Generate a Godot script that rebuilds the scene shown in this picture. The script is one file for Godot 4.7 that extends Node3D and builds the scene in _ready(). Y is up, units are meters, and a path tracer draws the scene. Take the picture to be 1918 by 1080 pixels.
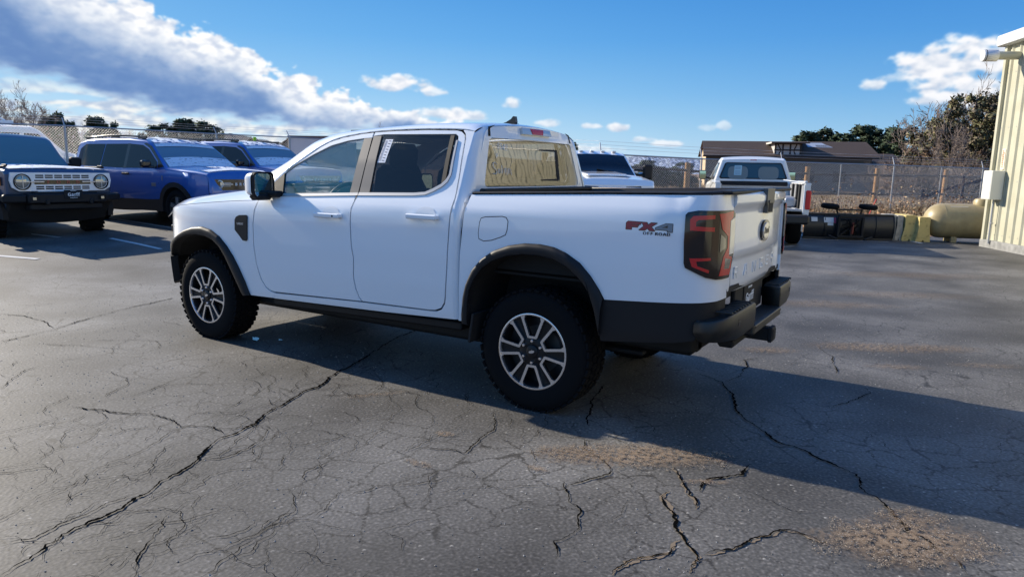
extends Node3D

# ---------------------------------------------------------------- mesh helpers
class MB:
	var v := PackedVector3Array()
	var n := PackedVector3Array()
	var t := PackedVector2Array()
	var c := PackedColorArray()
	var col := Color(1, 1, 1, 1)
	func tri(a: Vector3, b: Vector3, d: Vector3, na: Vector3, nb: Vector3, nd: Vector3, ta := Vector2.ZERO, tb := Vector2.ZERO, td := Vector2.ZERO) -> void:
		var g := (d - a).cross(b - a)
		if g.length_squared() < 1e-18:
			return
		if g.dot(na + nb + nd) < 0.0:
			v.append(a); v.append(d); v.append(b)
			n.append(na); n.append(nd); n.append(nb)
			t.append(ta); t.append(td); t.append(tb)
		else:
			v.append(a); v.append(b); v.append(d)
			n.append(na); n.append(nb); n.append(nd)
			t.append(ta); t.append(tb); t.append(td)
		c.append(col); c.append(col); c.append(col)
	func quad(a: Vector3, b: Vector3, d: Vector3, e: Vector3, out: Vector3) -> void:
		var g := (d - a).cross(e - b).normalized()
		if g.dot(out) < 0.0:
			g = -g
		tri(a, b, d, g, g, g, Vector2(0, 0), Vector2(1, 0), Vector2(1, 1))
		tri(a, d, e, g, g, g, Vector2(0, 0), Vector2(1, 1), Vector2(0, 1))
	func flat(a: Vector3, b: Vector3, d: Vector3, out: Vector3) -> void:
		var g := (d - a).cross(b - a).normalized()
		if g.dot(out) < 0.0:
			g = -g
		tri(a, b, d, g, g, g)
	# box with softened edges
	func box(at: Vector3, size: Vector3, bev := 0.0, basis := Basis.IDENTITY) -> void:
		var h := size * 0.5
		var b := minf(bev, minf(h.x, minf(h.y, h.z)) * 0.9)
		var ax := [Vector3.RIGHT, Vector3.UP, Vector3.BACK]
		for i in 3:
			var j := (i + 1) % 3
			var k := (i + 2) % 3
			for s in [-1.0, 1.0]:
				var nn: Vector3 = ax[i] * s
				var ctr: Vector3 = nn * h[i]
				var u: Vector3 = ax[j] * (h[j] - b)
				var w: Vector3 = ax[k] * (h[k] - b)
				quad(at + basis * (ctr - u - w), at + basis * (ctr + u - w), at + basis * (ctr + u + w), at + basis * (ctr - u + w), basis * nn)
			if b > 0.0:
				for s in [-1.0, 1.0]:
					for r in [-1.0, 1.0]:
						var n1: Vector3 = ax[j] * s
						var n2: Vector3 = ax[k] * r
						var p1: Vector3 = n1 * h[j] + n2 * (h[k] - b)
						var p2: Vector3 = n1 * (h[j] - b) + n2 * h[k]
						var e: Vector3 = ax[i] * (h[i] - b)
						var m1 := basis * n1
						var m2 := basis * n2
						tri(at + basis * (p1 - e), at + basis * (p1 + e), at + basis * (p2 + e), m1, m1, m2)
						tri(at + basis * (p1 - e), at + basis * (p2 + e), at + basis * (p2 - e), m1, m2, m2)
		if b > 0.0:
			for sx in [-1.0, 1.0]:
				for sy in [-1.0, 1.0]:
					for sz in [-1.0, 1.0]:
						var q := Vector3(sx * h.x, sy * h.y, sz * h.z)
						tri(at + basis * (q - Vector3(0, sy * b, sz * b)), at + basis * (q - Vector3(sx * b, 0, sz * b)), at + basis * (q - Vector3(sx * b, sy * b, 0)), basis * Vector3(sx, 0, 0), basis * Vector3(0, sy, 0), basis * Vector3(0, 0, sz))
	func bar(a: Vector3, b: Vector3, r: float, r2 := -1.0, sides := 6, caps := true) -> void:
		tube(PackedVector3Array([a, b]), PackedFloat32Array([r, r if r2 < 0.0 else r2]), sides, caps)
	func tube(p: PackedVector3Array, r: PackedFloat32Array, sides := 8, caps := true) -> void:
		var rings := []
		var nrm := []
		var up := Vector3.UP
		for i in p.size():
			var d := (p[mini(i + 1, p.size() - 1)] - p[maxi(i - 1, 0)]).normalized()
			if i == 0:
				up = Vector3.UP if absf(d.y) < 0.9 else Vector3.RIGHT
			var x := d.cross(up).normalized()
			up = x.cross(d).normalized()
			var ring := PackedVector3Array()
			var rn := PackedVector3Array()
			for k in sides:
				var a := TAU * k / sides
				var o := x * cos(a) + up * sin(a)
				ring.append(p[i] + o * r[i])
				rn.append(o)
			rings.append(ring)
			nrm.append(rn)
			if caps and (i == 0 or i == p.size() - 1):
				var e := -d if i == 0 else d
				for k in range(1, sides - 1):
					tri(ring[0], ring[k], ring[k + 1], e, e, e)
		for i in p.size() - 1:
			for k in sides:
				var m := (k + 1) % sides
				tri(rings[i][k], rings[i][m], rings[i + 1][m], nrm[i][k], nrm[i][m], nrm[i + 1][m])
				tri(rings[i][k], rings[i + 1][m], rings[i + 1][k], nrm[i][k], nrm[i + 1][m], nrm[i + 1][k])
	# profile of (radius, along) turned about the axis
	func lathe(prof: Array, sides: int, at := Vector3.ZERO, axis := Vector3.UP, smooth := 0.75) -> void:
		var x := axis.cross(Vector3.UP if absf(axis.y) < 0.9 else Vector3.RIGHT).normalized()
		var z := axis.cross(x).normalized()
		var sn := []
		for i in prof.size() - 1:
			var d: Vector2 = prof[i + 1] - prof[i]
			sn.append(Vector2(d.y, -d.x).normalized())
		for i in prof.size() - 1:
			var a: Vector2 = prof[i]
			var b: Vector2 = prof[i + 1]
			var s: Vector2 = sn[i]
			var na := s
			var nb := s
			if i > 0 and s.dot(sn[i - 1]) > smooth:
				na = (s + sn[i - 1]).normalized()
			if i < sn.size() - 1 and s.dot(sn[i + 1]) > smooth:
				nb = (s + sn[i + 1]).normalized()
			for k in sides:
				var q := [x * cos(TAU * k / sides) + z * sin(TAU * k / sides), x * cos(TAU * (k + 1) / sides) + z * sin(TAU * (k + 1) / sides)]
				var pa: Vector3 = at + q[0] * a.x + axis * a.y
				var pb: Vector3 = at + q[1] * a.x + axis * a.y
				var pc: Vector3 = at + q[1] * b.x + axis * b.y
				var pd: Vector3 = at + q[0] * b.x + axis * b.y
				var n0: Vector3 = q[0] * na.x + axis * na.y
				var n1: Vector3 = q[1] * na.x + axis * na.y
				var n2: Vector3 = q[1] * nb.x + axis * nb.y
				var n3: Vector3 = q[0] * nb.x + axis * nb.y
				tri(pa, pb, pc, n0, n1, n2)
				tri(pa, pc, pd, n0, n2, n3)
	# flat outline pushed along the z axis of the frame
	func prism(poly: PackedVector2Array, depth: float, fr := Transform3D.IDENTITY, back := true) -> void:
		var ids := Geometry2D.triangulate_polygon(poly)
		var f := fr.basis.z.normalized()
		var o := fr.basis.z * depth
		for i in range(0, ids.size(), 3):
			var a := fr * Vector3(poly[ids[i]].x, poly[ids[i]].y, 0)
			var b := fr * Vector3(poly[ids[i + 1]].x, poly[ids[i + 1]].y, 0)
			var d := fr * Vector3(poly[ids[i + 2]].x, poly[ids[i + 2]].y, 0)
			tri(a + o, b + o, d + o, f, f, f, poly[ids[i]], poly[ids[i + 1]], poly[ids[i + 2]])
			if back:
				tri(a, b, d, -f, -f, -f)
		var cw := Geometry2D.is_polygon_clockwise(poly)
		for i in poly.size():
			var p := poly[i]
			var q := poly[(i + 1) % poly.size()]
			var e := q - p
			var out := Vector2(-e.y, e.x) if cw else Vector2(e.y, -e.x)
			var a := fr * Vector3(p.x, p.y, 0)
			var b := fr * Vector3(q.x, q.y, 0)
			quad(a, b, b + o, a + o, fr.basis * Vector3(out.x, out.y, 0))
	# rows of points joined with smooth normals that look away from «from»
	func grid(rows: Array, from: Vector3, closed := false, away := true) -> void:
		var m: int = rows[0].size()
		var nr := []
		for i in rows.size():
			var l := PackedVector3Array()
			for j in m:
				var u: Vector3 = rows[mini(i + 1, rows.size() - 1)][j] - rows[maxi(i - 1, 0)][j]
				var w: Vector3 = rows[i][(j + 1) % m if closed else mini(j + 1, m - 1)] - rows[i][(j - 1 + m) % m if closed else maxi(j - 1, 0)]
				var g := u.cross(w).normalized()
				if (g.dot(rows[i][j] - from) < 0.0) == away:
					g = -g
				l.append(g)
			nr.append(l)
		for i in rows.size() - 1:
			for j in (m if closed else m - 1):
				var k := (j + 1) % m
				var fu := float(j) / m
				var fk := float(j + 1) / m
				var fi := float(i) / rows.size()
				var fj := float(i + 1) / rows.size()
				tri(rows[i][j], rows[i][k], rows[i + 1][k], nr[i][j], nr[i][k], nr[i + 1][k], Vector2(fu, fi), Vector2(fk, fi), Vector2(fk, fj))
				tri(rows[i][j], rows[i + 1][k], rows[i + 1][j], nr[i][j], nr[i + 1][k], nr[i + 1][j], Vector2(fu, fi), Vector2(fk, fj), Vector2(fu, fj))
	# a curved sheet: the outline lies in (u, v), «f» lifts it into space
	func panel(poly: PackedVector2Array, cell: float, f: Callable, depth: float, out: Vector3) -> void:
		var lo := poly[0]
		var hi := poly[0]
		for p in poly:
			lo = lo.min(p)
			hi = hi.max(p)
		var seen := {}
		var at := func(p: Vector2) -> Array:
			var key := Vector2i(roundi(p.x * 20000.0), roundi(p.y * 20000.0))
			if not seen.has(key):
				var e := 0.003
				var du: Vector3 = f.call(p + Vector2(e, 0)) - f.call(p - Vector2(e, 0))
				var dv: Vector3 = f.call(p + Vector2(0, e)) - f.call(p - Vector2(0, e))
				var g := du.cross(dv).normalized()
				if g.dot(out) < 0.0:
					g = -g
				seen[key] = [f.call(p), g]
			return seen[key]
		var x := lo.x
		while x < hi.x:
			var y := lo.y
			while y < hi.y:
				var rect := PackedVector2Array([Vector2(x, y), Vector2(x + cell, y), Vector2(x + cell, y + cell), Vector2(x, y + cell)])
				for r in Geometry2D.intersect_polygons(poly, rect):
					var ids := Geometry2D.triangulate_polygon(r)
					for i in range(0, ids.size(), 3):
						var a: Array = at.call(r[ids[i]])
						var b: Array = at.call(r[ids[i + 1]])
						var d: Array = at.call(r[ids[i + 2]])
						tri(a[0], b[0], d[0], a[1], b[1], d[1], r[ids[i]], r[ids[i + 1]], r[ids[i + 2]])
				y += cell
			x += cell
		if depth <= 0.0:
			return
		var cw := Geometry2D.is_polygon_clockwise(poly)
		for i in poly.size():
			var p := poly[i]
			var q := poly[(i + 1) % poly.size()]
			var e := q - p
			var o2 := (Vector2(-e.y, e.x) if cw else Vector2(e.y, -e.x)).normalized() * 0.003
			var k := maxi(1, ceili(e.length() / cell))
			for j in k:
				var a2 := p.lerp(q, float(j) / k)
				var b2 := p.lerp(q, float(j + 1) / k)
				var a: Array = at.call(a2)
				var b: Array = at.call(b2)
				var o: Vector3 = f.call((a2 + b2) * 0.5 + o2) - f.call((a2 + b2) * 0.5 - o2)
				quad(a[0], b[0], b[0] - b[1] * depth, a[0] - a[1] * depth, o)
	func mesh(tinted := false) -> ArrayMesh:
		var arr := []
		arr.resize(Mesh.ARRAY_MAX)
		arr[Mesh.ARRAY_VERTEX] = v
		arr[Mesh.ARRAY_NORMAL] = n
		arr[Mesh.ARRAY_TEX_UV] = t
		if tinted:
			arr[Mesh.ARRAY_COLOR] = c
		var m := ArrayMesh.new()
		m.add_surface_from_arrays(Mesh.PRIMITIVE_TRIANGLES, arr)
		return m

var M := {}
var rng := RandomNumberGenerator.new()
var used := {}

func numbered(called: String) -> String:
	var k: int = used.get(called, 0)
	used[called] = k + 1
	return called if k == 0 else "%s_%03d" % [called, k]

func put(called: String, mb: MB, mat: Material, parent: Node = null, tinted := false) -> MeshInstance3D:
	var o := MeshInstance3D.new()
	o.mesh = mb.mesh(tinted)
	o.material_override = mat
	return hang(o, called, parent)

func hang(o: Node3D, called: String, parent: Node = null) -> Node3D:
	if parent == null:
		o.name = numbered(called)
		add_child(o, true)
	else:
		var k := 0
		o.name = called
		while parent.has_node(NodePath(String(o.name))):
			k += 1
			o.name = "%s_%03d" % [called, k]
		parent.add_child(o, true)
	return o

func share(called: String, mesh: Mesh, mat: Material, parent: Node, xf: Transform3D) -> MeshInstance3D:
	var o := MeshInstance3D.new()
	o.mesh = mesh
	o.material_override = mat
	o.transform = xf
	hang(o, called, parent)
	return o

func tag(o: Node, label: String, category: String, group := "", kind := "") -> Node:
	if label:
		o.set_meta("label", label)
	if category:
		o.set_meta("category", category)
	if group:
		o.set_meta("group", group)
	if kind:
		o.set_meta("kind", kind)
	return o

func thing(called: String, label: String, category: String, at := Vector3.ZERO, turn := 0.0, group := "") -> Node3D:
	var o := Node3D.new()
	hang(o, called)
	o.position = at
	o.rotation.y = turn
	tag(o, label, category, group)
	return o

func pv(a: Array) -> PackedVector2Array:
	var r := PackedVector2Array()
	for i in range(0, a.size(), 2):
		r.append(Vector2(a[i], a[i + 1]))
	return r

func circle(r: float, k: int, at := Vector2.ZERO, ry := -1.0) -> PackedVector2Array:
	var p := PackedVector2Array()
	for i in k:
		p.append(at + Vector2(cos(TAU * i / k) * r, sin(TAU * i / k) * (r if ry < 0.0 else ry)))
	return p

func rounded(w: float, h: float, r: float, k := 4) -> PackedVector2Array:
	var p := PackedVector2Array()
	for q in 4:
		var ctr: Vector2 = [Vector2(w / 2 - r, h / 2 - r), Vector2(-w / 2 + r, h / 2 - r), Vector2(-w / 2 + r, -h / 2 + r), Vector2(w / 2 - r, -h / 2 + r)][q]
		for i in k + 1:
			var a := PI / 2 * (q + float(i) / k)
			p.append(ctr + Vector2(cos(a), sin(a)) * r)
	return p

func resample(p: PackedVector2Array, k: int) -> PackedVector2Array:
	var l := PackedFloat32Array([0.0])
	for i in range(1, p.size()):
		l.append(l[i - 1] + p[i].distance_to(p[i - 1]))
	var o := PackedVector2Array()
	var j := 0
	for i in k:
		var s := l[-1] * i / (k - 1)
		while j < p.size() - 2 and l[j + 1] < s:
			j += 1
		o.append(p[j].lerp(p[j + 1], clampf((s - l[j]) / maxf(l[j + 1] - l[j], 1e-6), 0, 1)))
	return o

func resample3(p: PackedVector3Array, k: int) -> PackedVector3Array:
	var o := PackedVector3Array()
	for i in k:
		var s := float(i) / (k - 1) * (p.size() - 1)
		var j := mini(int(s), p.size() - 2)
		var a := p[maxi(j - 1, 0)]
		var d := p[mini(j + 2, p.size() - 1)]
		o.append(p[j].cubic_interpolate(p[j + 1], a, d, s - j))
	return o

func mat(c: Color, rough := 0.6, metal := 0.0, coat := 0.0, spec := 0.5) -> StandardMaterial3D:
	var m := StandardMaterial3D.new()
	m.albedo_color = c.linear_to_srgb()
	m.roughness = rough
	m.metallic = metal
	m.metallic_specular = spec
	if coat > 0.0:
		m.clearcoat_enabled = true
		m.clearcoat = coat
		m.clearcoat_roughness = 0.03
	return m

func pane(c: Color, alpha: float) -> StandardMaterial3D:
	var m := mat(c, 0.02)
	m.transparency = BaseMaterial3D.TRANSPARENCY_ALPHA
	m.albedo_color.a = alpha
	return m

# tileable speckle: grey levels between lo and hi
func noise_tex(size: int, freq: float, oct: int, ramp: Gradient, bump := false, seed_ := 1, strength := 4.0) -> NoiseTexture2D:
	var n := FastNoiseLite.new()
	n.seed = seed_
	n.noise_type = FastNoiseLite.TYPE_SIMPLEX_SMOOTH
	n.frequency = freq
	n.fractal_octaves = oct
	var t := NoiseTexture2D.new()
	t.width = size
	t.height = size
	t.seamless = true
	t.noise = n
	if ramp:
		t.color_ramp = ramp
	if bump:
		t.as_normal_map = true
		t.bump_strength = strength
	return t

func ramp(a: Array) -> Gradient:
	var g := Gradient.new()
	var o := PackedFloat32Array()
	var c := PackedColorArray()
	for i in range(0, a.size(), 2):
		o.append(a[i])
		c.append(a[i + 1])
	g.offsets = o
	g.colors = c
	return g

func tri_mat(m: StandardMaterial3D, tex: Texture2D, scale: float) -> StandardMaterial3D:
	m.albedo_texture = tex
	m.uv1_triplanar = true
	m.uv1_world_triplanar = true
	m.uv1_scale = Vector3.ONE * scale
	return m

var fonts := {}
func text(called: String, s: String, high: float, deep: float, m: Material, parent: Node, xf: Transform3D, face := "Droid Sans", weight := 700) -> MeshInstance3D:
	var key := face + str(weight)
	if not fonts.has(key):
		var f := SystemFont.new()
		f.font_names = PackedStringArray([face])
		f.font_weight = weight
		fonts[key] = f
	var t := TextMesh.new()
	t.text = s
	t.font = fonts[key]
	t.font_size = 32
	t.pixel_size = high / 24.0
	t.depth = deep
	t.curve_step = 2.0
	return share(called, t, m, parent, xf)

# ---------------------------------------------------------------- terrain
func lot(x: float, z: float) -> float:
	var r := clampf((-x - 4.0) / 15.0, 0.0, 1.0)
	var far := smoothstep(38.0, 80.0, -z) * smoothstep(-40.0, -10.0, x)
	return 0.31 * (1.0 - (1.0 - r) * (1.0 - r)) * smoothstep(0.0, 0.25, r) + 0.07 * r * clampf(-z - 1.0, 0.0, 4.0) - 0.55 * far

func on(x: float, z: float, y := 0.0) -> Vector3:
	return Vector3(x, lot(x, z) + y, z)

# ---------------------------------------------------------------- the white pickup truck in front
var PX := PackedFloat32Array()
var PZ := PackedFloat32Array()
var PS := PackedFloat32Array()
var INS := PackedFloat32Array()

func setup_body() -> void:
	var p := pv([-2.50, 0, -2.475, .35, -2.40, .60, -2.28, .775, -2.1, .875, -1.85, .925, -1.5, .945, -.9, .952, 0, .957, 1.1, .957, 2.2, .955, 2.50, .945, 2.64, .912, 2.715, .85, 2.745, .765, 2.765, .5, 2.775, 0])
	var c := PackedVector2Array()
	for i in p.size() - 1:
		for k in 12:
			c.append(p[i].cubic_interpolate(p[i + 1], p[maxi(i - 1, 0)], p[mini(i + 2, p.size() - 1)], k / 12.0))
	c.append(p[-1])
	var s := 0.0
	var s0 := 0.0
	for i in c.size():
		if i > 0:
			s += c[i].distance_to(c[i - 1])
			if c[i - 1].x < 0.0 and c[i].x >= 0.0:
				s0 = s - c[i].x
		PX.append(c[i].x)
		PZ.append(c[i].y)
		PS.append(s)
	for i in PS.size():
		PS[i] -= s0
	var it := pv([-1.0, .06, -.86, .035, -.78, .018, -.6, .004, -.4, 0, -.2, .006, -.115, .012, -.09, .018, -.05, .035, 0, .060, .02, .070, .25, .165, .45, .262, .55, .33])
	var raw := PackedFloat32Array()
	for i in 321:
		var t := -1.0 + i * 0.005
		var j := 0
		while j < it.size() - 2 and it[j + 1].x < t:
			j += 1
		raw.append(lerpf(it[j].y, it[j + 1].y, clampf((t - it[j].x) / (it[j + 1].x - it[j].x), 0, 1)))
	for i in 321:
		var sum := 0.0
		var k := 4 if i < 174 else 2
		for q in range(-k, k + 1):
			sum += raw[clampi(i + q, 0, 320)]
		INS.append(sum / (2 * k + 1))

func inset(t: float) -> float:
	var f := clampf((t + 1.0) / 0.005, 0.0, 319.0)
	return lerpf(INS[int(f)], INS[int(f) + 1], f - int(f))

# point of the flank: s runs along the side from nose to tail, y is the height
func flank(s: float, y: float, sg := 1.0, off := 0.0) -> Vector3:
	var j := clampi(PS.bsearch(s) - 1, 0, PS.size() - 2)
	var f := clampf((s - PS[j]) / (PS[j + 1] - PS[j]), 0, 1)
	var a := Vector2(PX[j], PZ[j])
	var b := Vector2(PX[j + 1], PZ[j + 1])
	var q := a.lerp(b, f)
	var tn := Vector2(PX[mini(j + 2, PS.size() - 1)] - PX[maxi(j - 1, 0)], PZ[mini(j + 2, PS.size() - 1)] - PZ[maxi(j - 1, 0)]).normalized()
	var i := inset(y - 1.295 - 0.036 * clampf(q.x, -2.4, 2.7))
	if q.x > 2.5:
		i *= lerpf(1.0, 0.25, smoothstep(2.5, 2.72, q.x))
	i -= off
	return Vector3(q.x + tn.y * i, y, (q.y - tn.x * i) * sg)

func on_flank(sg: float, off := 0.0) -> Callable:
	return func(u: Vector2) -> Vector3: return flank(u.x, u.y, sg, off)

func skin(called: String, poly: PackedVector2Array, m: Material, parent: Node, sg: float, off := 0.0, depth := 0.02, cell := 0.05) -> MeshInstance3D:
	var b := MB.new()
	b.panel(poly, cell, on_flank(sg, off), depth, Vector3(0, 0, sg))
	return put(called, b, m, parent)

const ROOF_U := [-1.10, 1.36, .78, -1.02, 1.424, .73, -.82, 1.537, .67, -.715, 1.603, .64, -.58, 1.683, .615, -.48, 1.718, .605, -.28, 1.762, .60, .05, 1.787, .60, .49, 1.808, .60, .80, 1.811, .60, .985, 1.804, .59, 1.045, 1.785, .58]
const ROOF_D := [-.90, 1.265, -.80, 1.347, -.665, 1.469, -.592, 1.514, -.481, 1.580, -.368, 1.651, -.20, 1.713, .10, 1.755, .45, 1.768, .75, 1.767, .955, 1.759, 1.045, 1.745]

func make_wheel(parent: Node, at: Vector3, sg: float) -> void:
	var w := Node3D.new()
	hang(w, "wheel", parent)
	w.position = at
	w.rotation.y = 0.0 if sg > 0 else PI
	# local frame: +z looks out of the car
	var b := MB.new()
	b.lathe([Vector2(.232, .10), Vector2(.243, .122), Vector2(.262, .128), Vector2(.30, .131), Vector2(.335, .130), Vector2(.355, .124), Vector2(.374, .112), Vector2(.383, .10), Vector2(.384, 0), Vector2(.383, -.10), Vector2(.374, -.112), Vector2(.335, -.13), Vector2(.26, -.128), Vector2(.232, -.10), Vector2(.22, 0), Vector2(.232, .10)], 72, Vector3.ZERO, Vector3(0, 0, 1), 0.55)
	for i in 44:
		for row in 4:
			var a := TAU * (i + 0.5 * (row % 2)) / 44.0
			var z: float = [-.094, -.033, .033, .094][row]
			var bs := Basis(Vector3(0, 0, 1), a) * Basis(Vector3(1, 0, 0), [0.25, -0.3, 0.3, -0.25][row])
			b.box(Vector3(cos(a) * .385, sin(a) * .385, z), Vector3(.016, .042, .052), 0.003, bs)
	for i in 44:
		var a := TAU * (i + .25) / 44.0
		b.box(Vector3(cos(a) * .364, sin(a) * .364, .108), Vector3(.026, .024, .014), 0.003, Basis(Vector3(0, 0, 1), a) * Basis(Vector3.UP, -.5))
	put("tyre", b, M.rubber, w)
	b = MB.new()
	b.lathe([Vector2(.236, .112), Vector2(.228, .108), Vector2(.222, .09), Vector2(.215, .03), Vector2(.20, -.10)], 60, Vector3.ZERO, Vector3(0, 0, 1))
	b.lathe([Vector2(.215, .03), Vector2(.06, .025)], 40, Vector3.ZERO, Vector3(0, 0, 1))
	put("rim_barrel", b, M.rim_dark, w)
	b = MB.new()
	b.lathe([Vector2(.244, .120), Vector2(.2435, .124), Vector2(.240, .1255), Vector2(.232, .1245), Vector2(.229, .118), Vector2(.227, .10)], 72, Vector3.ZERO, Vector3(0, 0, 1))
	put("rim_lip", b, M.machined, w)
	b = MB.new()
	b.lathe([Vector2(.16, .02), Vector2(.155, .028), Vector2(.05, .03)], 40, Vector3.ZERO, Vector3(0, 0, 1))
	put("brake_disc", b, M.steel, w)
	var spoke := MB.new()
	var web := MB.new()
	# V of bright metal: flat foot near the hub, two arms that widen at the lip
	var foot := .098
	for s in [-1.0, 1.0]:
		var p := pv([0, .100, .021 * s, .100, .060 * s, .200, .056 * s, .2235, .086 * s, .2145, .0755 * s, .194, .036 * s, .092, .029 * s, .085, 0, .085])
		spoke.prism(p, .016, Transform3D(Basis.IDENTITY, Vector3(0, 0, .106)))
	var wb := pv([-.026, .06, .026, .06, .036, .224, .018, .2295, -.018, .2295, -.036, .224])
	web.prism(wb, .024, Transform3D(Basis.IDENTITY, Vector3(0, 0, .078)))
	web.box(Vector3(0, .15, .1025), Vector3(.008, .14, .004), .001)
	var sm := spoke.mesh()
	var wm := web.mesh()
	for k in 6:
		share("spoke", sm, M.machined, w, Transform3D(Basis(Vector3(0, 0, 1), TAU * k / 6.0), Vector3.ZERO))
		share("spoke_web", wm, M.rim_black, w, Transform3D(Basis(Vector3(0, 0, 1), TAU * (k + .5) / 6.0), Vector3.ZERO))
	b = MB.new()
	b.lathe([Vector2(.10, .08), Vector2(.098, .105), Vector2(.09, .112), Vector2(.045, .112)], 36, Vector3.ZERO, Vector3(0, 0, 1))
	put("hub", b, M.rim_black, w)
	b = MB.new()
	b.lathe([Vector2(.042, .11), Vector2(.042, .118), Vector2(.036, .123), Vector2(0.0001, .125)], 24, Vector3.ZERO, Vector3(0, 0, 1))
	put("hub_cap", b, M.rim_black, w)
	b = MB.new()
	b.prism(circle(.021, 20, Vector2.ZERO, .009), .002, Transform3D(Basis(Vector3(0, 0, 1), .3), Vector3(0, 0, .124)))
	put("hub_emblem", b, M.machined, w)
	b = MB.new()
	b.lathe([Vector2(.0115, .10), Vector2(.0115, .122), Vector2(.008, .128), Vector2(.0001, .129)], 10, Vector3.ZERO, Vector3(0, 0, 1))
	var nut := b.mesh()
	for k in 6:
		share("lug_nut", nut, M.chrome, w, Transform3D(Basis.IDENTITY, Vector3(cos(TAU * (k + .5) / 6.0) * .069, sin(TAU * (k + .5) / 6.0) * .069, 0)))

func c8(a: Array) -> PackedVector2Array:   # already flank coordinates
	return pv(a)

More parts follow.
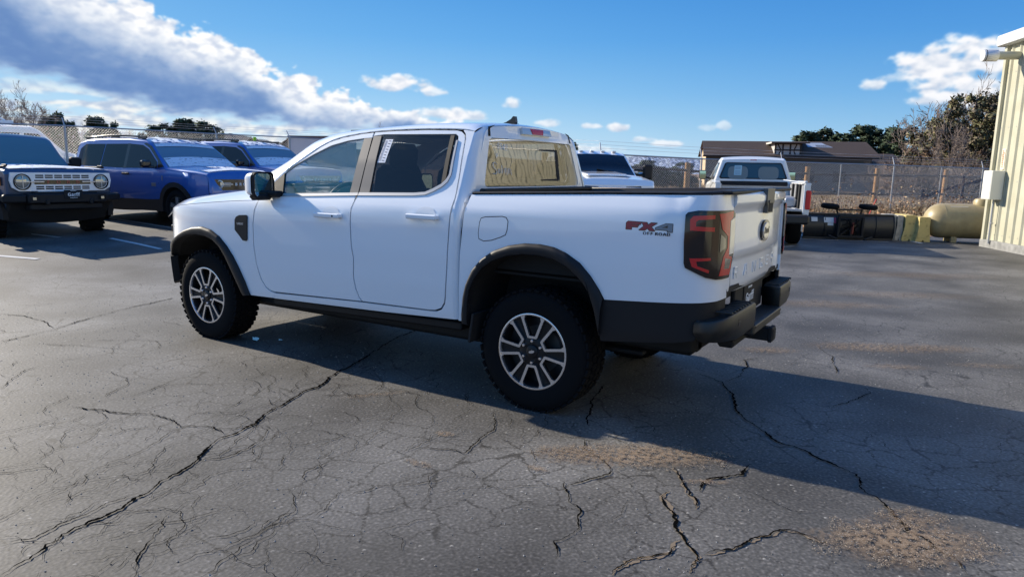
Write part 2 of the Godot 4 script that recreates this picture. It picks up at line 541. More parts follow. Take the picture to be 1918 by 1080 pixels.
func ranger() -> void:
	setup_body()
	var t := thing("pickup_truck", "large white crew cab pickup with black fender flares parked in the middle of the lot", "pickup truck")
	var w: Material = M.white
	for sg in [1.0, -1.0]:
		var near: bool = sg > 0
		skin("front_fender", pv([-1.02, .456, -.735, .464, -.728, .508, -.779, .518, -.827, .546, -.871, .604, -.914, .724, -.935, .88, -.940, 1.035, -.925, 1.147, -.911, 1.207, -.90, 1.230, -1.051, 1.220, -1.30, 1.204, -1.621, 1.178, -1.978, 1.145, -2.2, 1.110, -2.33, 1.075, -2.42, 1.03, -2.42, .72, -2.31, .69, -2.233, .794, -2.1, .845, -2.005, .885, -1.88, .933, -1.733, .971, -1.602, .982, -1.48, .963, -1.364, .914, -1.269, .843, -1.196, .767, -1.126, .671, -1.066, .563, -1.025, .459]), w, t, sg)
		var d := skin("front_door", pv([-.894, 1.258, -.604, 1.268, .143, 1.300, .141, 1.25, .131, 1.21, .131, 1.095, .143, .94, .162, .863, .155, .721, .171, .634, .197, .573, .222, .550, -.716, .518, -.769, .526, -.816, .552, -.858, .606, -.904, .724, -.924, .88, -.929, 1.035, -.914, 1.147, -.900, 1.207]), w, t, sg)
		skin("door_frame", pv([-.80, 1.343, -.759, 1.379, -.665, 1.464, -.592, 1.509, -.481, 1.575, -.368, 1.646, -.288, 1.683, -.159, 1.715, .015, 1.739, .137, 1.749, .138, 1.714, .052, 1.710, -.1, 1.694, -.263, 1.659, -.426, 1.592, -.589, 1.510, -.687, 1.450, -.775, 1.374]), w, d, sg, .002)
		skin("mirror_sail", pv([-.78, 1.268, -.80, 1.341, -.775, 1.372, -.687, 1.447, -.640, 1.290, -.635, 1.272]), M.black, d, sg, .004, .02)
		skin("window", pv([-.637, 1.280, -.687, 1.445, -.589, 1.505, -.426, 1.587, -.263, 1.655, -.1, 1.69, .045, 1.708, .066, 1.706, .078, 1.312]), M.glass_front, d, sg, -.006, 0.0, .08)
		skin("pillar_cover", pv([.063, 1.707, .139, 1.711, .153, 1.538, .160, 1.322, .078, 1.318]), M.pillar, d, sg, .003)
		skin("belt_moulding", pv([-.63, 1.270, -.63, 1.291, .163, 1.3225, .168, 1.303]), M.satin, d, sg, .008, .02)
		var r := skin("rear_door", pv([.166, 1.300, .68, 1.316, .78, 1.325, .84, 1.348, .905, 1.383, .938, 1.415, .955, 1.463, .932, 1.69, .925, 1.715, .90, 1.731, .245, 1.737, .15, 1.727, .151, 1.751, .357, 1.758, .644, 1.760, .801, 1.756, .901, 1.753, .941, 1.745, .969, 1.727, .984, 1.697, .998, 1.603, 1.017, 1.442, 1.028, 1.311, 1.024, 1.283, 1.021, 1.242, 1.014, 1.159, .999, .865, .981, .667, .970, .623, .943, .585, .899, .567, .844, .562, .236, .551, .208, .577, .182, .636, .166, .721, .173, .861, .154, .94, .142, 1.095, .142, 1.208, .152, 1.25]), w, t, sg)
		skin("pillar_cover", pv([.152, 1.724, .227, 1.726, .268, 1.327, .172, 1.322]), M.pillar, r, sg, .003)
		skin("window", pv([.264, 1.322, .226, 1.716, .245, 1.730, .895, 1.725, .917, 1.706, .919, 1.686, .940, 1.463, .921, 1.427, .892, 1.399, .828, 1.366, .775, 1.344, .68, 1.335]), M.glass_rear, r, sg, -.006, 0.0, .08)
		skin("belt_moulding", pv([.172, 1.303, .68, 1.319, .782, 1.328, .842, 1.351, .907, 1.386, .940, 1.417, .956, 1.463, .934, 1.69, .921, 1.688, .938, 1.463, .920, 1.428, .891, 1.401, .827, 1.368, .772, 1.346, .68, 1.338, .172, 1.3235]), M.satin, r, sg, .008, .02)
		skin("window_divider", pv([.858, 1.722, .890, 1.722, .916, 1.428, .886, 1.404]), M.black, r, sg, .001, .01)
		skin("cab_side", pv([-.728, .505, .21, .540, .844, .552, .905, .556, .952, .576, .982, .618, .992, .664, 1.009, .865, 1.024, 1.159, 1.031, 1.242, 1.038, 1.311, 1.027, 1.442, 1.008, 1.603, .994, 1.699, .979, 1.731, .955, 1.752, .960, 1.757, 1.045, 1.745, 1.05, 1.3, 1.05, .520, .456, .496, -.733, .462]), w, t, sg)
		skin("bed_side", pv([1.155, 1.340, 2.105, 1.372, 2.90, 1.391, 2.952, 1.391, 2.938, 1.35, 2.936, 1.3, 2.938, 1.2, 2.938, 1.07, 2.915, .987, 2.882, .932, 2.900, .823, 2.778, .817, 2.131, .778, 2.098, .832, 2.042, .906, 1.971, .976, 1.879, 1.027, 1.796, 1.055, 1.702, 1.066, 1.595, 1.064, 1.486, 1.044, 1.375, 1.003, 1.285, .943, 1.214, .868, 1.165, .773, 1.138, .679, 1.122, .564, 1.12, .516, 1.083, .517, 1.093, .561, 1.111, .968, 1.128, 1.165, 1.136, 1.253]), w, t, sg)
		skin("lower_quarter_trim", pv([2.127, .774, 2.6, .804, 2.778, .812, 2.905, .818, 2.90, .74, 2.70, .70, 2.66, .60, 2.544, .575, 2.104, .525, 2.072, .68, 2.075, .772]), M.black, t, sg, -.004)
		# dark inner shell behind the shut lines
		var inn := MB.new()
		inn.panel(pv([-.93, .50, 1.10, .53, 1.10, 1.29, .95, 1.30, -.9, 1.24]), .2, on_flank(sg, -.03), 0.0, Vector3(0, 0, sg))
		inn.panel(pv([1.06, .54, 1.12, .54, 1.17, 1.33, 1.06, 1.33]), .2, on_flank(sg, -.05), 0.0, Vector3(0, 0, sg))
		put("inner_panel", inn, M.dark, t)
		# black wheel arch flares
		for arch in [[pv([-2.30, .679, -2.233, .794, -2.1, .845, -2.005, .885, -1.88, .933, -1.733, .971, -1.602, .982, -1.48, .963, -1.364, .914, -1.269, .843, -1.196, .767, -1.126, .671, -1.066, .563, -1.022, .456]), pv([-2.258, .672, -2.17, .745, -2.083, .805, -1.954, .862, -1.817, .899, -1.679, .911, -1.553, .906, -1.449, .882, -1.353, .827, -1.294, .759, -1.212, .632, -1.152, .523, -1.105, .446]), -1.635],
				[pv([2.123, .776, 2.098, .832, 2.042, .906, 1.971, .976, 1.879, 1.027, 1.796, 1.055, 1.702, 1.066, 1.595, 1.064, 1.486, 1.044, 1.375, 1.003, 1.285, .943, 1.214, .868, 1.165, .773, 1.138, .679, 1.122, .564, 1.118, .51]), pv([2.10, .56, 2.075, .70, 2.045, .799, 1.994, .866, 1.903, .939, 1.81, .981, 1.705, .997, 1.598, .996, 1.489, .98, 1.377, .94, 1.296, .885, 1.237, .81, 1.201, .737, 1.183, .654, 1.17, .50]), 1.635]]:
			var a := resample(arch[0], 90)
			var q := resample(arch[1], 90)
			var rows := [PackedVector3Array(), PackedVector3Array(), PackedVector3Array(), PackedVector3Array(), PackedVector3Array(), PackedVector3Array()]
			var liner := [PackedVector3Array(), PackedVector3Array()]
			for i in 90:
				rows[0].append(flank(a[i].x, a[i].y, sg, -.01))
				rows[1].append(flank(a[i].x, a[i].y, sg, .016))
				var m1 := a[i].lerp(q[i], .3)
				rows[2].append(flank(m1.x, m1.y, sg, .030))
				var m2 := a[i].lerp(q[i], .85)
				rows[3].append(flank(m2.x, m2.y, sg, .026))
				rows[4].append(flank(q[i].x, q[i].y, sg, .016))
				rows[5].append(flank(q[i].x, q[i].y, sg, -.05))
				var e := flank(q[i].x, q[i].y, sg, -.02)
				liner[0].append(e)
				liner[1].append(Vector3(e.x, e.y, .50 * sg))
			var fb := MB.new()
			fb.grid(rows, Vector3(arch[2], .5, .55 * sg))
			put("wheel_arch_flare", fb, M.black, t)
			var lb := MB.new()
			lb.grid(liner, Vector3(arch[2], .4, .7 * sg), false, false)
			for i in 89:
				lb.flat(liner[1][i], liner[1][i + 1], Vector3(arch[2], .4, .50 * sg), Vector3(0, 0, sg))
			put("wheel_well", lb, M.dark, t)
			make_wheel(t, Vector3(arch[2], .385, .79 * sg), sg)
			if arch[2] > 0:
				var fl := MB.new()
				fl.box(Vector3(1.20, .485, .84 * sg), Vector3(.02, .20, .24), .006, Basis(Vector3(0, 0, 1), -.16))
				put("mud_flap", fl, M.dark, t)
		# rounded rear corner of the cab
		var rows := []
		for i in 26:
			var y := lerpf(.52, 1.785, i / 25.0)
			var l := PackedVector3Array()
			var zs: float = flank(1.045, minf(y, 1.745), sg).z * sg
			if y > 1.745:
				zs = lerpf(zs, .60, (y - 1.745) / .04)
			var xr := cab_back(y)
			var dz := .085
			for k in 9:
				var ang := PI / 2 * k / 8.0
				l.append(Vector3(1.045 + sin(ang) * (xr - 1.045), y, (zs - dz * (1.0 - cos(ang))) * sg))
			rows.append(l)
		var cb := MB.new()
		cb.grid(rows, Vector3(.6, 1.1, 0))
		put("cab_corner", cb, w, t)
		# roof rail strip between door tops and roof
		var us := PackedVector3Array()
		var ds := PackedVector3Array()
		for i in 12:
			us.append(Vector3(ROOF_U[i * 3], ROOF_U[i * 3 + 1], ROOF_U[i * 3 + 2] * sg))
			ds.append(flank(ROOF_D[i * 2], ROOF_D[i * 2 + 1], sg))
		us = resample3(us, 34)
		ds = resample3(ds, 34)
		var rr := []
		for i in 34:
			var l := PackedVector3Array()
			var mid := Vector3(lerpf(ds[i].x, us[i].x, .6), lerpf(ds[i].y, us[i].y, .80), lerpf(ds[i].z, us[i].z, .35))
			l.append(ds[i] + Vector3(0, -.004, -.02 * sg))
			for k in 8:
				var f := k / 7.0
				l.append(ds[i].lerp(mid, f).lerp(mid.lerp(us[i], f), f))
			rr.append(l)
		var rb := MB.new()
		rb.grid(rr, Vector3(.2, 1.2, 0))
		put("roof_rail", rb, w, t)
		# door handles
		for h in [[-.07, 1.152, d], [.81, 1.185, r]]:
			var q: Vector3 = flank(h[0], h[1], sg, .0)
			var hb := MB.new()
			hb.box(q + Vector3(0, 0, .040 * sg), Vector3(.26, .036, .022), .010)
			hb.box(q + Vector3(-.105, 0, .016 * sg), Vector3(.04, .03, .04), .008)
			hb.box(q + Vector3(.105, 0, .016 * sg), Vector3(.04, .03, .04), .008)
			put("door_handle", hb, w, h[2])
			var cup := MB.new()
			cup.panel(circle(.085, 18, Vector2(h[0] + .01, h[1] + .014), .052), .04, on_flank(sg, .0015), 0.0, Vector3(0, 0, sg))
			put("handle_cup", cup, M.white_cup, h[2])
			if near and h[0] < 0:
				var kb := MB.new()
				kb.lathe([Vector2(.007, 0), Vector2(.007, .003), Vector2(.0001, .003)], 12, q + Vector3(.075, 0, .0505 * sg), Vector3(0, 0, sg))
				put("lock", kb, M.dark, h[2])
		# black vent plate on the fender
		var v := skin("fender_vent", pv([-1.152, 1.066, -1.135, 1.089, -1.096, 1.104, -1.013, 1.109, -.998, 1.096, -1.002, .914, -1.017, .901, -1.056, .904, -1.098, .941, -1.152, .982]), M.black, t, sg, .010, .012)
		if near:
			text("vent_lettering", "LARIAT", .018, .002, M.silver_paint, v, Transform3D(Basis(Vector3.RIGHT, .03), flank(-1.078, 1.036, sg, .0135)))
		var fm := skin("side_marker", pv([-2.30, .665, -2.262, .790, -2.236, .800, -2.215, .795, -2.26, .665]), M.amber, t, sg, .020, .02)
		# nose: headlight and black bumper corner
		skin("headlight", pv([-2.36, .86, -2.36, 1.05, -2.46, 1.04, -2.60, 1.02, -2.86, 1.02, -2.86, .93, -2.62, .93, -2.60, .80, -2.44, .80]), M.lamp_clear, t, sg, .006, .03)
		# bed: rail cap
		var caps := []
		for i in 24:
			var s := lerpf(1.16, 2.945, i / 23.0)
			var e := flank(s, pick([[1.155, 1.341], [2.105, 1.373], [2.90, 1.392], [3.0, 1.392]], s), sg)
			var inx := e.x if e.x < 2.66 else 2.66 + (e.x - 2.66) * .5
			caps.append(PackedVector3Array([e + Vector3(0, -.006, -.004 * sg), e + Vector3(0, .010, .004 * sg), e + Vector3(0, .017, -.012 * sg), Vector3(inx, e.y + .018, minf(e.z * sg - .04, .86) * sg), Vector3(inx, e.y + .014, .80 * sg), Vector3(inx, e.y - .03, .775 * sg)]))
		var kb2 := MB.new()
		kb2.grid(caps, Vector3(2, 1.2, .83 * sg))
		put("bed_rail_cap", kb2, M.black, t)
		var bw := MB.new()
		bw.box(Vector3(1.93, 1.10, .775 * sg), Vector3(1.54, .50, .01))
		put("bed_inner_wall", bw, M.dark, t)
		if near:
			skin("fuel_door", pv([1.259, 1.172, 1.269, 1.197, 1.297, 1.205, 1.422, 1.214, 1.451, 1.209, 1.465, 1.188, 1.461, 1.136, 1.451, 1.107, 1.417, 1.091, 1.35, 1.068, 1.292, 1.059, 1.257, 1.071, 1.252, 1.105]), w, t, sg, .0015, .004)
			skin("fuel_door_gap", Geometry2D.offset_polygon(pv([1.259, 1.172, 1.269, 1.197, 1.297, 1.205, 1.422, 1.214, 1.451, 1.209, 1.465, 1.188, 1.461, 1.136, 1.451, 1.107, 1.417, 1.091, 1.35, 1.068, 1.292, 1.059, 1.257, 1.071, 1.252, 1.105]), .005)[0], M.dark, t, sg, .0006, 0.0)
			decal(t, sg)
		tail_lamp(t, sg)
		side_mirror(t, sg)
		# running board under the sill
		var sb := MB.new()
		sb.box(Vector3(.1, .435, .79 * sg), Vector3(1.9, .06, .12), .015, Basis(Vector3(0, 0, 1), .022))
		put("side_step", sb, M.black, t)
	# roof, windscreen
	var us := PackedVector3Array()
	for i in 12:
		us.append(Vector3(ROOF_U[i * 3], ROOF_U[i * 3 + 1], ROOF_U[i * 3 + 2]))
	us = resample3(us, 34)
	var roof := []
	var shield := []
	for i in 34:
		var l := PackedVector3Array()
		var up: float = smoothstep(-.75, -.30, us[i].x)
		for k in 25:
			var f := k / 12.0 - 1.0
			var bulge := 1.0 - f * f
			l.append(Vector3(us[i].x - bulge * lerpf(.17, .06 if us[i].x < .2 else 0.0, up), us[i].y + bulge * lerpf(.012, .030, up), us[i].z * f))
		if us[i].x > -.52:
			roof.append(l)
		if us[i].x < -.47:
			shield.append(l)
	var b := MB.new()
	b.grid(roof, Vector3(.3, 1.0, 0))
	var rf := put("roof", b, w, t)
	b = MB.new()
	b.grid(shield, Vector3(.3, 1.0, 0))
	put("windscreen", b, M.glass_front, t)
	# shark fin aerial
	b = MB.new()
	var fin := pv([-.09, 0, .06, 0, .07, .016, .062, .060, .046, .062, .028, .042, -.016, .02])
	b.prism(fin, .03, Transform3D(Basis.IDENTITY, Vector3(.86, 1.836, -.015)))
	b.box(Vector3(.85, 1.836, 0), Vector3(.18, .016, .06), .007)
	put("roof_aerial", b, M.gloss_black, rf)
	cab_rear(t)
	nose(t)
	bed(t)
	tailgate(t)
	rear_bumper(t)
	cabin(t)

func cab_back(y: float) -> float:
	if y < 1.395:
		return lerpf(1.09, 1.115, clampf((y - .52) / .87, 0, 1))
	if y < 1.71:
		return lerpf(1.115, 1.07, (y - 1.395) / .315)
	return lerpf(1.07, 1.05, clampf((y - 1.71) / .09, 0, 1))

func cab_rear(t: Node) -> void:
	var f := func(u: Vector2) -> Vector3: return Vector3(cab_back(u.y) + .035 * (1.0 - u.x * u.x / .5), u.y, u.x)
	var edge := func(y: float) -> float: return flank(1.045, minf(y, 1.745), 1.0).z - .085 - (0.0 if y < 1.745 else (y - 1.745) * 1.6)
	for sg in [1.0, -1.0]:
		var p := PackedVector2Array()
		for q in [[0, 1.02], [edge.call(1.02), 1.02], [edge.call(1.3), 1.3], [edge.call(1.4), 1.4], [edge.call(1.5), 1.5], [edge.call(1.6), 1.6], [edge.call(1.70), 1.70], [edge.call(1.745), 1.745], [edge.call(1.785), 1.785], [.40, 1.798], [.2, 1.808], [0, 1.812], [0, 1.716], [.56, 1.712], [.590, 1.700], [.685, 1.42], [.682, 1.392], [.66, 1.385], [0, 1.385]]:
			p.append(Vector2(q[0] * sg, q[1]))
		var b := MB.new()
		b.panel(p, .06, f, .02, Vector3(1, 0, 0))
		put("cab_rear_panel", b, M.white, t)
	var g := MB.new()
	g.panel(pv([-.57, 1.715, .57, 1.715, .594, 1.700, .689, 1.42, .686, 1.389, .66, 1.382, -.66, 1.382, -.686, 1.389, -.689, 1.42, -.594, 1.700]), .03, func(u: Vector2) -> Vector3: return f.call(u) + Vector3(-.003, 0, 0), 0.0, Vector3(1, 0, 0))
	var gl := put("rear_window", g, M.glass_mirror, t)
	# seal round the glass and the frame of its sliding pane
	g = MB.new()
	for k in [[-.30, 1.44, .022, .22]]:
		g.panel(pv([k[0] - k[2], 1.43, k[0] + k[2], 1.43, k[0] + k[2], 1.655, k[0] - k[2], 1.655]), .1, func(u: Vector2) -> Vector3: return f.call(u) + Vector3(.0005, 0, 0), 0.0, Vector3(1, 0, 0))
	for y in [1.43, 1.65]:
		g.panel(pv([-.30, y - .006, -.02, y - .004, -.02, y + .004, -.30, y + .010]), .1, func(u: Vector2) -> Vector3: return f.call(u) + Vector3(.001, 0, 0), 0.0, Vector3(1, 0, 0))
	put("sliding_pane_frame", g, M.dark, gl)
	var face := Basis(Vector3.UP, PI / 2 - .09)
	text("chalk_number", "5543", .040, .001, M.chalk, gl, Transform3D(face * Basis(Vector3(0, 0, 1), -.12), f.call(Vector2(.46, 1.655)) + Vector3(.005, 0, 0)), "Droid Sans", 400)
	text("chalk_letter", "F", .034, .001, M.chalk, gl, Transform3D(face, f.call(Vector2(.53, 1.592)) + Vector3(.005, 0, 0)), "Droid Sans", 400)
	var s := MB.new()
	for st in [[.545, 1.535, .565, 1.55, .585, 1.54, .58, 1.515, .555, 1.50, .55, 1.48, .57, 1.47, .595, 1.475], [.53, 1.475, .525, 1.505, .505, 1.50, .505, 1.475], [.49, 1.475, .49, 1.53], [.46, 1.475, .455, 1.51, .435, 1.51, .435, 1.465], [.415, 1.475, .41, 1.51, .39, 1.505, .385, 1.465]]:
		var pts := PackedVector3Array()
		var rad := PackedFloat32Array()
		for i in range(0, st.size(), 2):
			pts.append(f.call(Vector2(st[i], st[i + 1])) + Vector3(.004, 0, 0))
			rad.append(.0024)
		s.tube(pts, rad, 4)
	put("chalk_scribble", s, M.chalk, gl)
	# high brake lamp
	var lamp := func(z0: float, z1: float, called: String, m: Material, parent: Node) -> Node:
		var b := MB.new()
		b.panel(pv([z0, 1.754, z1, 1.754, z1 * .985, 1.800, z0 * .985, 1.800]), .04, func(u: Vector2) -> Vector3: return f.call(u) + Vector3(.022 - .2 * maxf(u.y - 1.785, 0), 0, 0), .03, Vector3(1, 0, 0))
		return put(called, b, m, parent)
	var hb: Node = lamp.call(-.21, .21, "high_brake_light", M.lamp_clear, t)
	var rl := MB.new()
	rl.panel(pv([-.075, 1.757, .075, 1.757, .095, 1.797, -.095, 1.797]), .04, func(u: Vector2) -> Vector3: return f.call(u) + Vector3(.0245 - .2 * maxf(u.y - 1.785, 0), 0, 0), .003, Vector3(1, 0, 0))
	put("red_lens", rl, M.lamp_red, hb)
	for sg in [1.0, -1.0]:
		var e := MB.new()
		e.panel(pv([.575 * sg, 1.722, .60 * sg, 1.722, .585 * sg, 1.785, .50 * sg, 1.80, .565 * sg, 1.775]), .05, func(u: Vector2) -> Vector3: return f.call(u) + Vector3(.002, 0, 0), 0.0, Vector3(1, 0, 0))
		put("roof_channel_end", e, M.dark, t)

func nose(t: Node) -> void:
	# bonnet
	var rows := []
	var sx := [-2.30, -2.2, -1.978, -1.80, -1.621, -1.45, -1.30, -1.15, -1.00, -.94]
	var sy := [1.088, 1.110, 1.145, 1.162, 1.178, 1.192, 1.204, 1.214, 1.222, 1.225]
	for i in 10:
		var e := flank(sx[i], sy[i])
		var l := PackedVector3Array()
		var top := 1.45 + .117 * (minf(e.x, -.95) + .05)
		for k in 27:
			var f := k / 13.0 - 1.0
			var a := absf(f)
			var y: float
			if a > .66:
				y = lerpf(e.y + .004, top, 1.0 - pow((a - .66) / .34, 1.8))
			else:
				y = top + .02 * (1.0 - a / .66)
			l.append(Vector3(e.x - (1 - f * f) * .10 * smoothstep(-1.5, -2.3, e.x) - (1 - f * f) * .22 * smoothstep(-1.15, -.95, e.x), y, e.z * f))
		rows.append(l)
	var fr := PackedVector3Array()
	for q in rows[0]:
		fr.append(q + Vector3(-.09, -.075, 0))
	rows.insert(0, fr)
	var b := MB.new()
	b.grid(rows, Vector3(-1.6, .8, 0))
	put("bonnet", b, M.white, t)
	# fascia
	b = MB.new()
	for sg in [1.0, -1.0]:
		b.panel(pv([-2.42, .72, -2.42, 1.04, -2.9, 1.10, -3.28, 1.12, -3.28, .66, -2.9, .66]), .08, on_flank(sg, -.02), 0.0, Vector3(-1, 0, .3 * sg))
	put("front_fascia", b, M.dark, t)
	b = MB.new()
	for i in 5:
		b.box(Vector3(-2.485, .74 + i * .065, 0), Vector3(.05, .022, 1.06), .006)
	put("grille", b, M.gloss_black, t)
	b = MB.new()
	b.box(Vector3(-2.50, .90, 0), Vector3(.05, .07, 1.30), .012)
	put("grille_bar", b, M.gloss_black, t)
	b = MB.new()
	for sg in [1.0, -1.0]:
		b.panel(pv([-2.21, .675, -2.34, .69, -2.9, .70, -3.30, .70, -3.30, .46, -2.9, .44, -2.30, .41, -2.23, .44]), .08, on_flank(sg, .035), .06, Vector3(-1, 0, .3 * sg))
	put("front_bumper", b, M.black, t)

func bed(t: Node) -> void:
	var b := MB.new()
	b.box(Vector3(1.95, .85, 0), Vector3(1.58, .03, 1.56))
	put("bed_floor", b, M.dark, t)
	b = MB.new()
	b.box(Vector3(1.165, 1.10, 0), Vector3(.025, .49, 1.56))
	b.box(Vector3(1.17, 1.362, 0), Vector3(.05, .03, 1.60), .01)
	put("bed_front_wall", b, M.black, t)
	b = MB.new()
	for s in [-1.0, 1.0]:
		b.box(Vector3(.1, .50, .45 * s), Vector3(4.9, .14, .08), .01)
		b.box(Vector3(1.62, .38, .50 * s), Vector3(1.2, .03, .07), .01)
	b.box(Vector3(.05, .56, 0), Vector3(2.2, .05, 1.66), .01)
	b.box(Vector3(.0, .42, 0), Vector3(3.0, .24, 1.30), .04)  # belly of skid plates and gearbox, added to block sun under the truck
	b.box(Vector3(1.9, .48, 0), Vector3(1.3, .14, 1.1), .04)
	b.box(Vector3(-.25, .40, -.1), Vector3(1.0, .16, .42), .05)
	b.box(Vector3(.9, .42, .25), Vector3(.9, .18, .4), .06)
	b.bar(Vector3(1.635, .385, -.75), Vector3(1.635, .385, .75), .05)
	b.bar(Vector3(-1.635, .36, -.75), Vector3(-1.635, .36, .75), .04)
	b.lathe([Vector2(.02, -.11), Vector2(.13, -.08), Vector2(.15, 0), Vector2(.13, .08), Vector2(.02, .11)], 16, Vector3(1.635, .385, .1), Vector3.RIGHT)
	b.bar(Vector3(-.6, .40, -.5), Vector3(2.5, .44, -.52), .035)
	b.box(Vector3(2.1, .50, 0), Vector3(.6, .2, .7), .08)
	put("chassis", b, M.dark, t)

func tail_x(z: float, y: float) -> float:
	var base := 2.775 - .045 * (z / .76) * (z / .76)
	var prof := 0.0
	# lower field set back, step near 1.02, proud lip on top
	prof -= .022 * (1.0 - smoothstep(1.00, 1.055, y)) * (1.0 - smoothstep(.54, .64, absf(z)))
	prof += .022 * smoothstep(1.29, 1.345, y) * (1.0 - .3 * smoothstep(1.37, 1.41, y))
	prof -= .03 * smoothstep(1.385, 1.41, y)
	prof -= .02 * (1.0 - smoothstep(.80, .86, y))
	return base + prof

func tailgate(t: Node) -> void:
	var l := []
	for q in [[2.962, 1.401], [2.950, 1.391], [2.946, 1.35], [2.944, 1.3], [2.946, 1.2], [2.946, 1.07], [2.923, .987], [2.890, .932], [2.908, .823]]:
		l.append(Vector2(flank(q[0], q[1]).z, q[1]))
	var p := PackedVector2Array(l)
	for i in range(l.size() - 1, -1, -1):
		p.append(Vector2(-l[i].x, l[i].y))
	var f := func(u: Vector2) -> Vector3: return Vector3(tail_x(u.x, u.y), u.y, u.x)
	var b := MB.new()
	b.panel(p, .025, f, .04, Vector3(1, 0, 0))
	var g := put("tailgate", b, M.white, t)
	b = MB.new()
	b.box(Vector3(2.72, 1.400, 0), Vector3(.11, .022, 1.60), .009)
	put("tailgate_cap", b, M.black, g)
	b = MB.new()
	b.box(Vector3(2.70, 1.11, 0), Vector3(.03, .54, 1.50))
	put("tailgate_inner", b, M.dark, g)
	# handle
	b = MB.new()
	var h := pv([-.10, .14, .10, .14, .10, .06, .075, .035, .075, -.01, -.075, -.01, -.075, .035, -.10, .06])
	var hf := Transform3D(Basis(Vector3(0, 0, -1), Vector3.UP, Vector3(1, 0, 0)), Vector3(2.778, 1.275, 0))
	b.prism(h, .026, hf)
	put("tailgate_handle", b, M.taupe, g)
	b = MB.new()
	b.prism(rounded(.11, .055, .01), .0285, hf * Transform3D(Basis.IDENTITY, Vector3(0, .025, 0)))
	put("handle_recess", b, M.dark, g)
	b = MB.new()
	b.prism(rounded(.13, .016, .005), .034, hf * Transform3D(Basis.IDENTITY, Vector3(0, .06, 0)))
	put("handle_pull", b, M.taupe, g)
	# oval emblem
	var ef := Transform3D(Basis(Vector3(0, 0, -1), Vector3.UP, Vector3(1, 0, 0)), Vector3(2.774, 1.155, 0))
	b = MB.new()
	b.prism(circle(.105, 40, Vector2.ZERO, .066), .014, ef)
	put("emblem_surround", b, M.gloss_black, g)
	b = MB.new()
	b.prism(circle(.088, 40, Vector2.ZERO, .052), .0175, ef)
	put("emblem_oval", b, M.silver_paint, g)
	b = MB.new()
	b.prism(circle(.081, 40, Vector2.ZERO, .046), .019, ef)
	put("emblem_field", b, M.machined, g)
	text("emblem_script", "Ford", .04, .003, M.gloss_black, g, ef * Transform3D(Basis(Vector3(1, 0, 0), Vector3(.25, 1, 0), Vector3(0, 0, 1)), Vector3(0, 0, .0200)), "Droid Serif", 400)
	# raised letters across the lower field
	var strokes := {
		"R": [[-.42, 0, .16, 1.0], [0, .42, 1.0, .16], [0, -.02, 1.0, .16], [.42, .20, .16, .55], [.22, -.27, .18, .56, .62]],
		"A": [[-.27, 0, .17, 1.05, -.36], [.27, 0, .17, 1.05, .36], [0, -.16, .56, .15]],
		"N": [[-.42, 0, .16, 1.0], [.42, 0, .16, 1.0], [0, 0, .17, 1.2, .68]],
		"G": [[-.42, 0, .16, 1.0], [0, .42, 1.0, .16], [0, -.42, 1.0, .16], [.42, -.22, .16, .5], [.22, -.04, .5, .15]],
		"E": [[-.42, 0, .16, 1.0], [0, .42, 1.0, .16], [-.05, 0, .85, .15], [0, -.42, 1.0, .16]]}
	for i in 6:
		var z := lerpf(.47, -.47, i / 5.0)
		var lb := MB.new()
		for q in strokes["RANGER"[i]]:
			var bs := Basis(Vector3(0, 0, -1), Vector3.UP, Vector3(1, 0, 0)) * Basis(Vector3(0, 0, 1), q[4] if q.size() > 4 else 0.0)
			lb.box(Vector3(tail_x(z, .935) + .0005, .935 + q[1] * .068, z - q[0] * .088), Vector3(q[2] * .088, q[3] * .068, .007), .0025, bs)
		put("raised_letter", lb, M.white, g)

func tail_lamp(t: Node, sg: float) -> void:
	var lamp := skin("tail_lamp", pv([2.572, 1.281, 2.584, 1.295, 2.637, 1.306, 2.90, 1.306, 2.930, 1.287, 2.934, 1.193, 2.936, 1.070, 2.905, .989, 2.885, .938, 2.752, .938, 2.691, .95, 2.585, 1.0, 2.577, 1.025, 2.572, 1.139]), M.lamp_dark, t, sg, .012, .02, .03)
	skin("red_bar", pv([2.600, 1.200, 2.597, 1.258, 2.614, 1.277, 2.725, 1.283, 2.725, 1.262, 2.640, 1.256, 2.628, 1.246, 2.628, 1.222, 2.725, 1.218, 2.725, 1.196]), M.lamp_red, lamp, sg, .0135, .002, .04)
	skin("red_bar", pv([2.604, 1.052, 2.712, 1.056, 2.714, 1.043, 2.640, 1.036, 2.646, 1.012, 2.708, .990, 2.705, .974, 2.618, 1.008]), M.lamp_red, lamp, sg, .0135, .002, .04)
	skin("red_band", pv([2.752, 1.289, 2.900, 1.301, 2.890, 1.262, 2.858, 1.250, 2.862, 1.060, 2.905, 1.052, 2.898, .990, 2.880, .955, 2.768, .957, 2.795, 1.060, 2.838, 1.105, 2.836, 1.165, 2.775, 1.205]), M.lamp_red, lamp, sg, .0135, .002, .03)
	skin("reflector_strip", pv([2.862, 1.250, 2.925, 1.268, 2.928, 1.070, 2.864, 1.066]), M.lamp_clear, lamp, sg, .014, .002, .03)
	skin("clear_pocket", pv([2.765, 1.180, 2.808, 1.155, 2.812, 1.108, 2.765, 1.085]), M.lamp_smoke, lamp, sg, .014, .002, .03)
	skin("reverse_lens", pv([2.815, 1.050, 2.890, 1.040, 2.872, .990, 2.810, .992]), M.lamp_smoke, lamp, sg, .014, .002, .03)

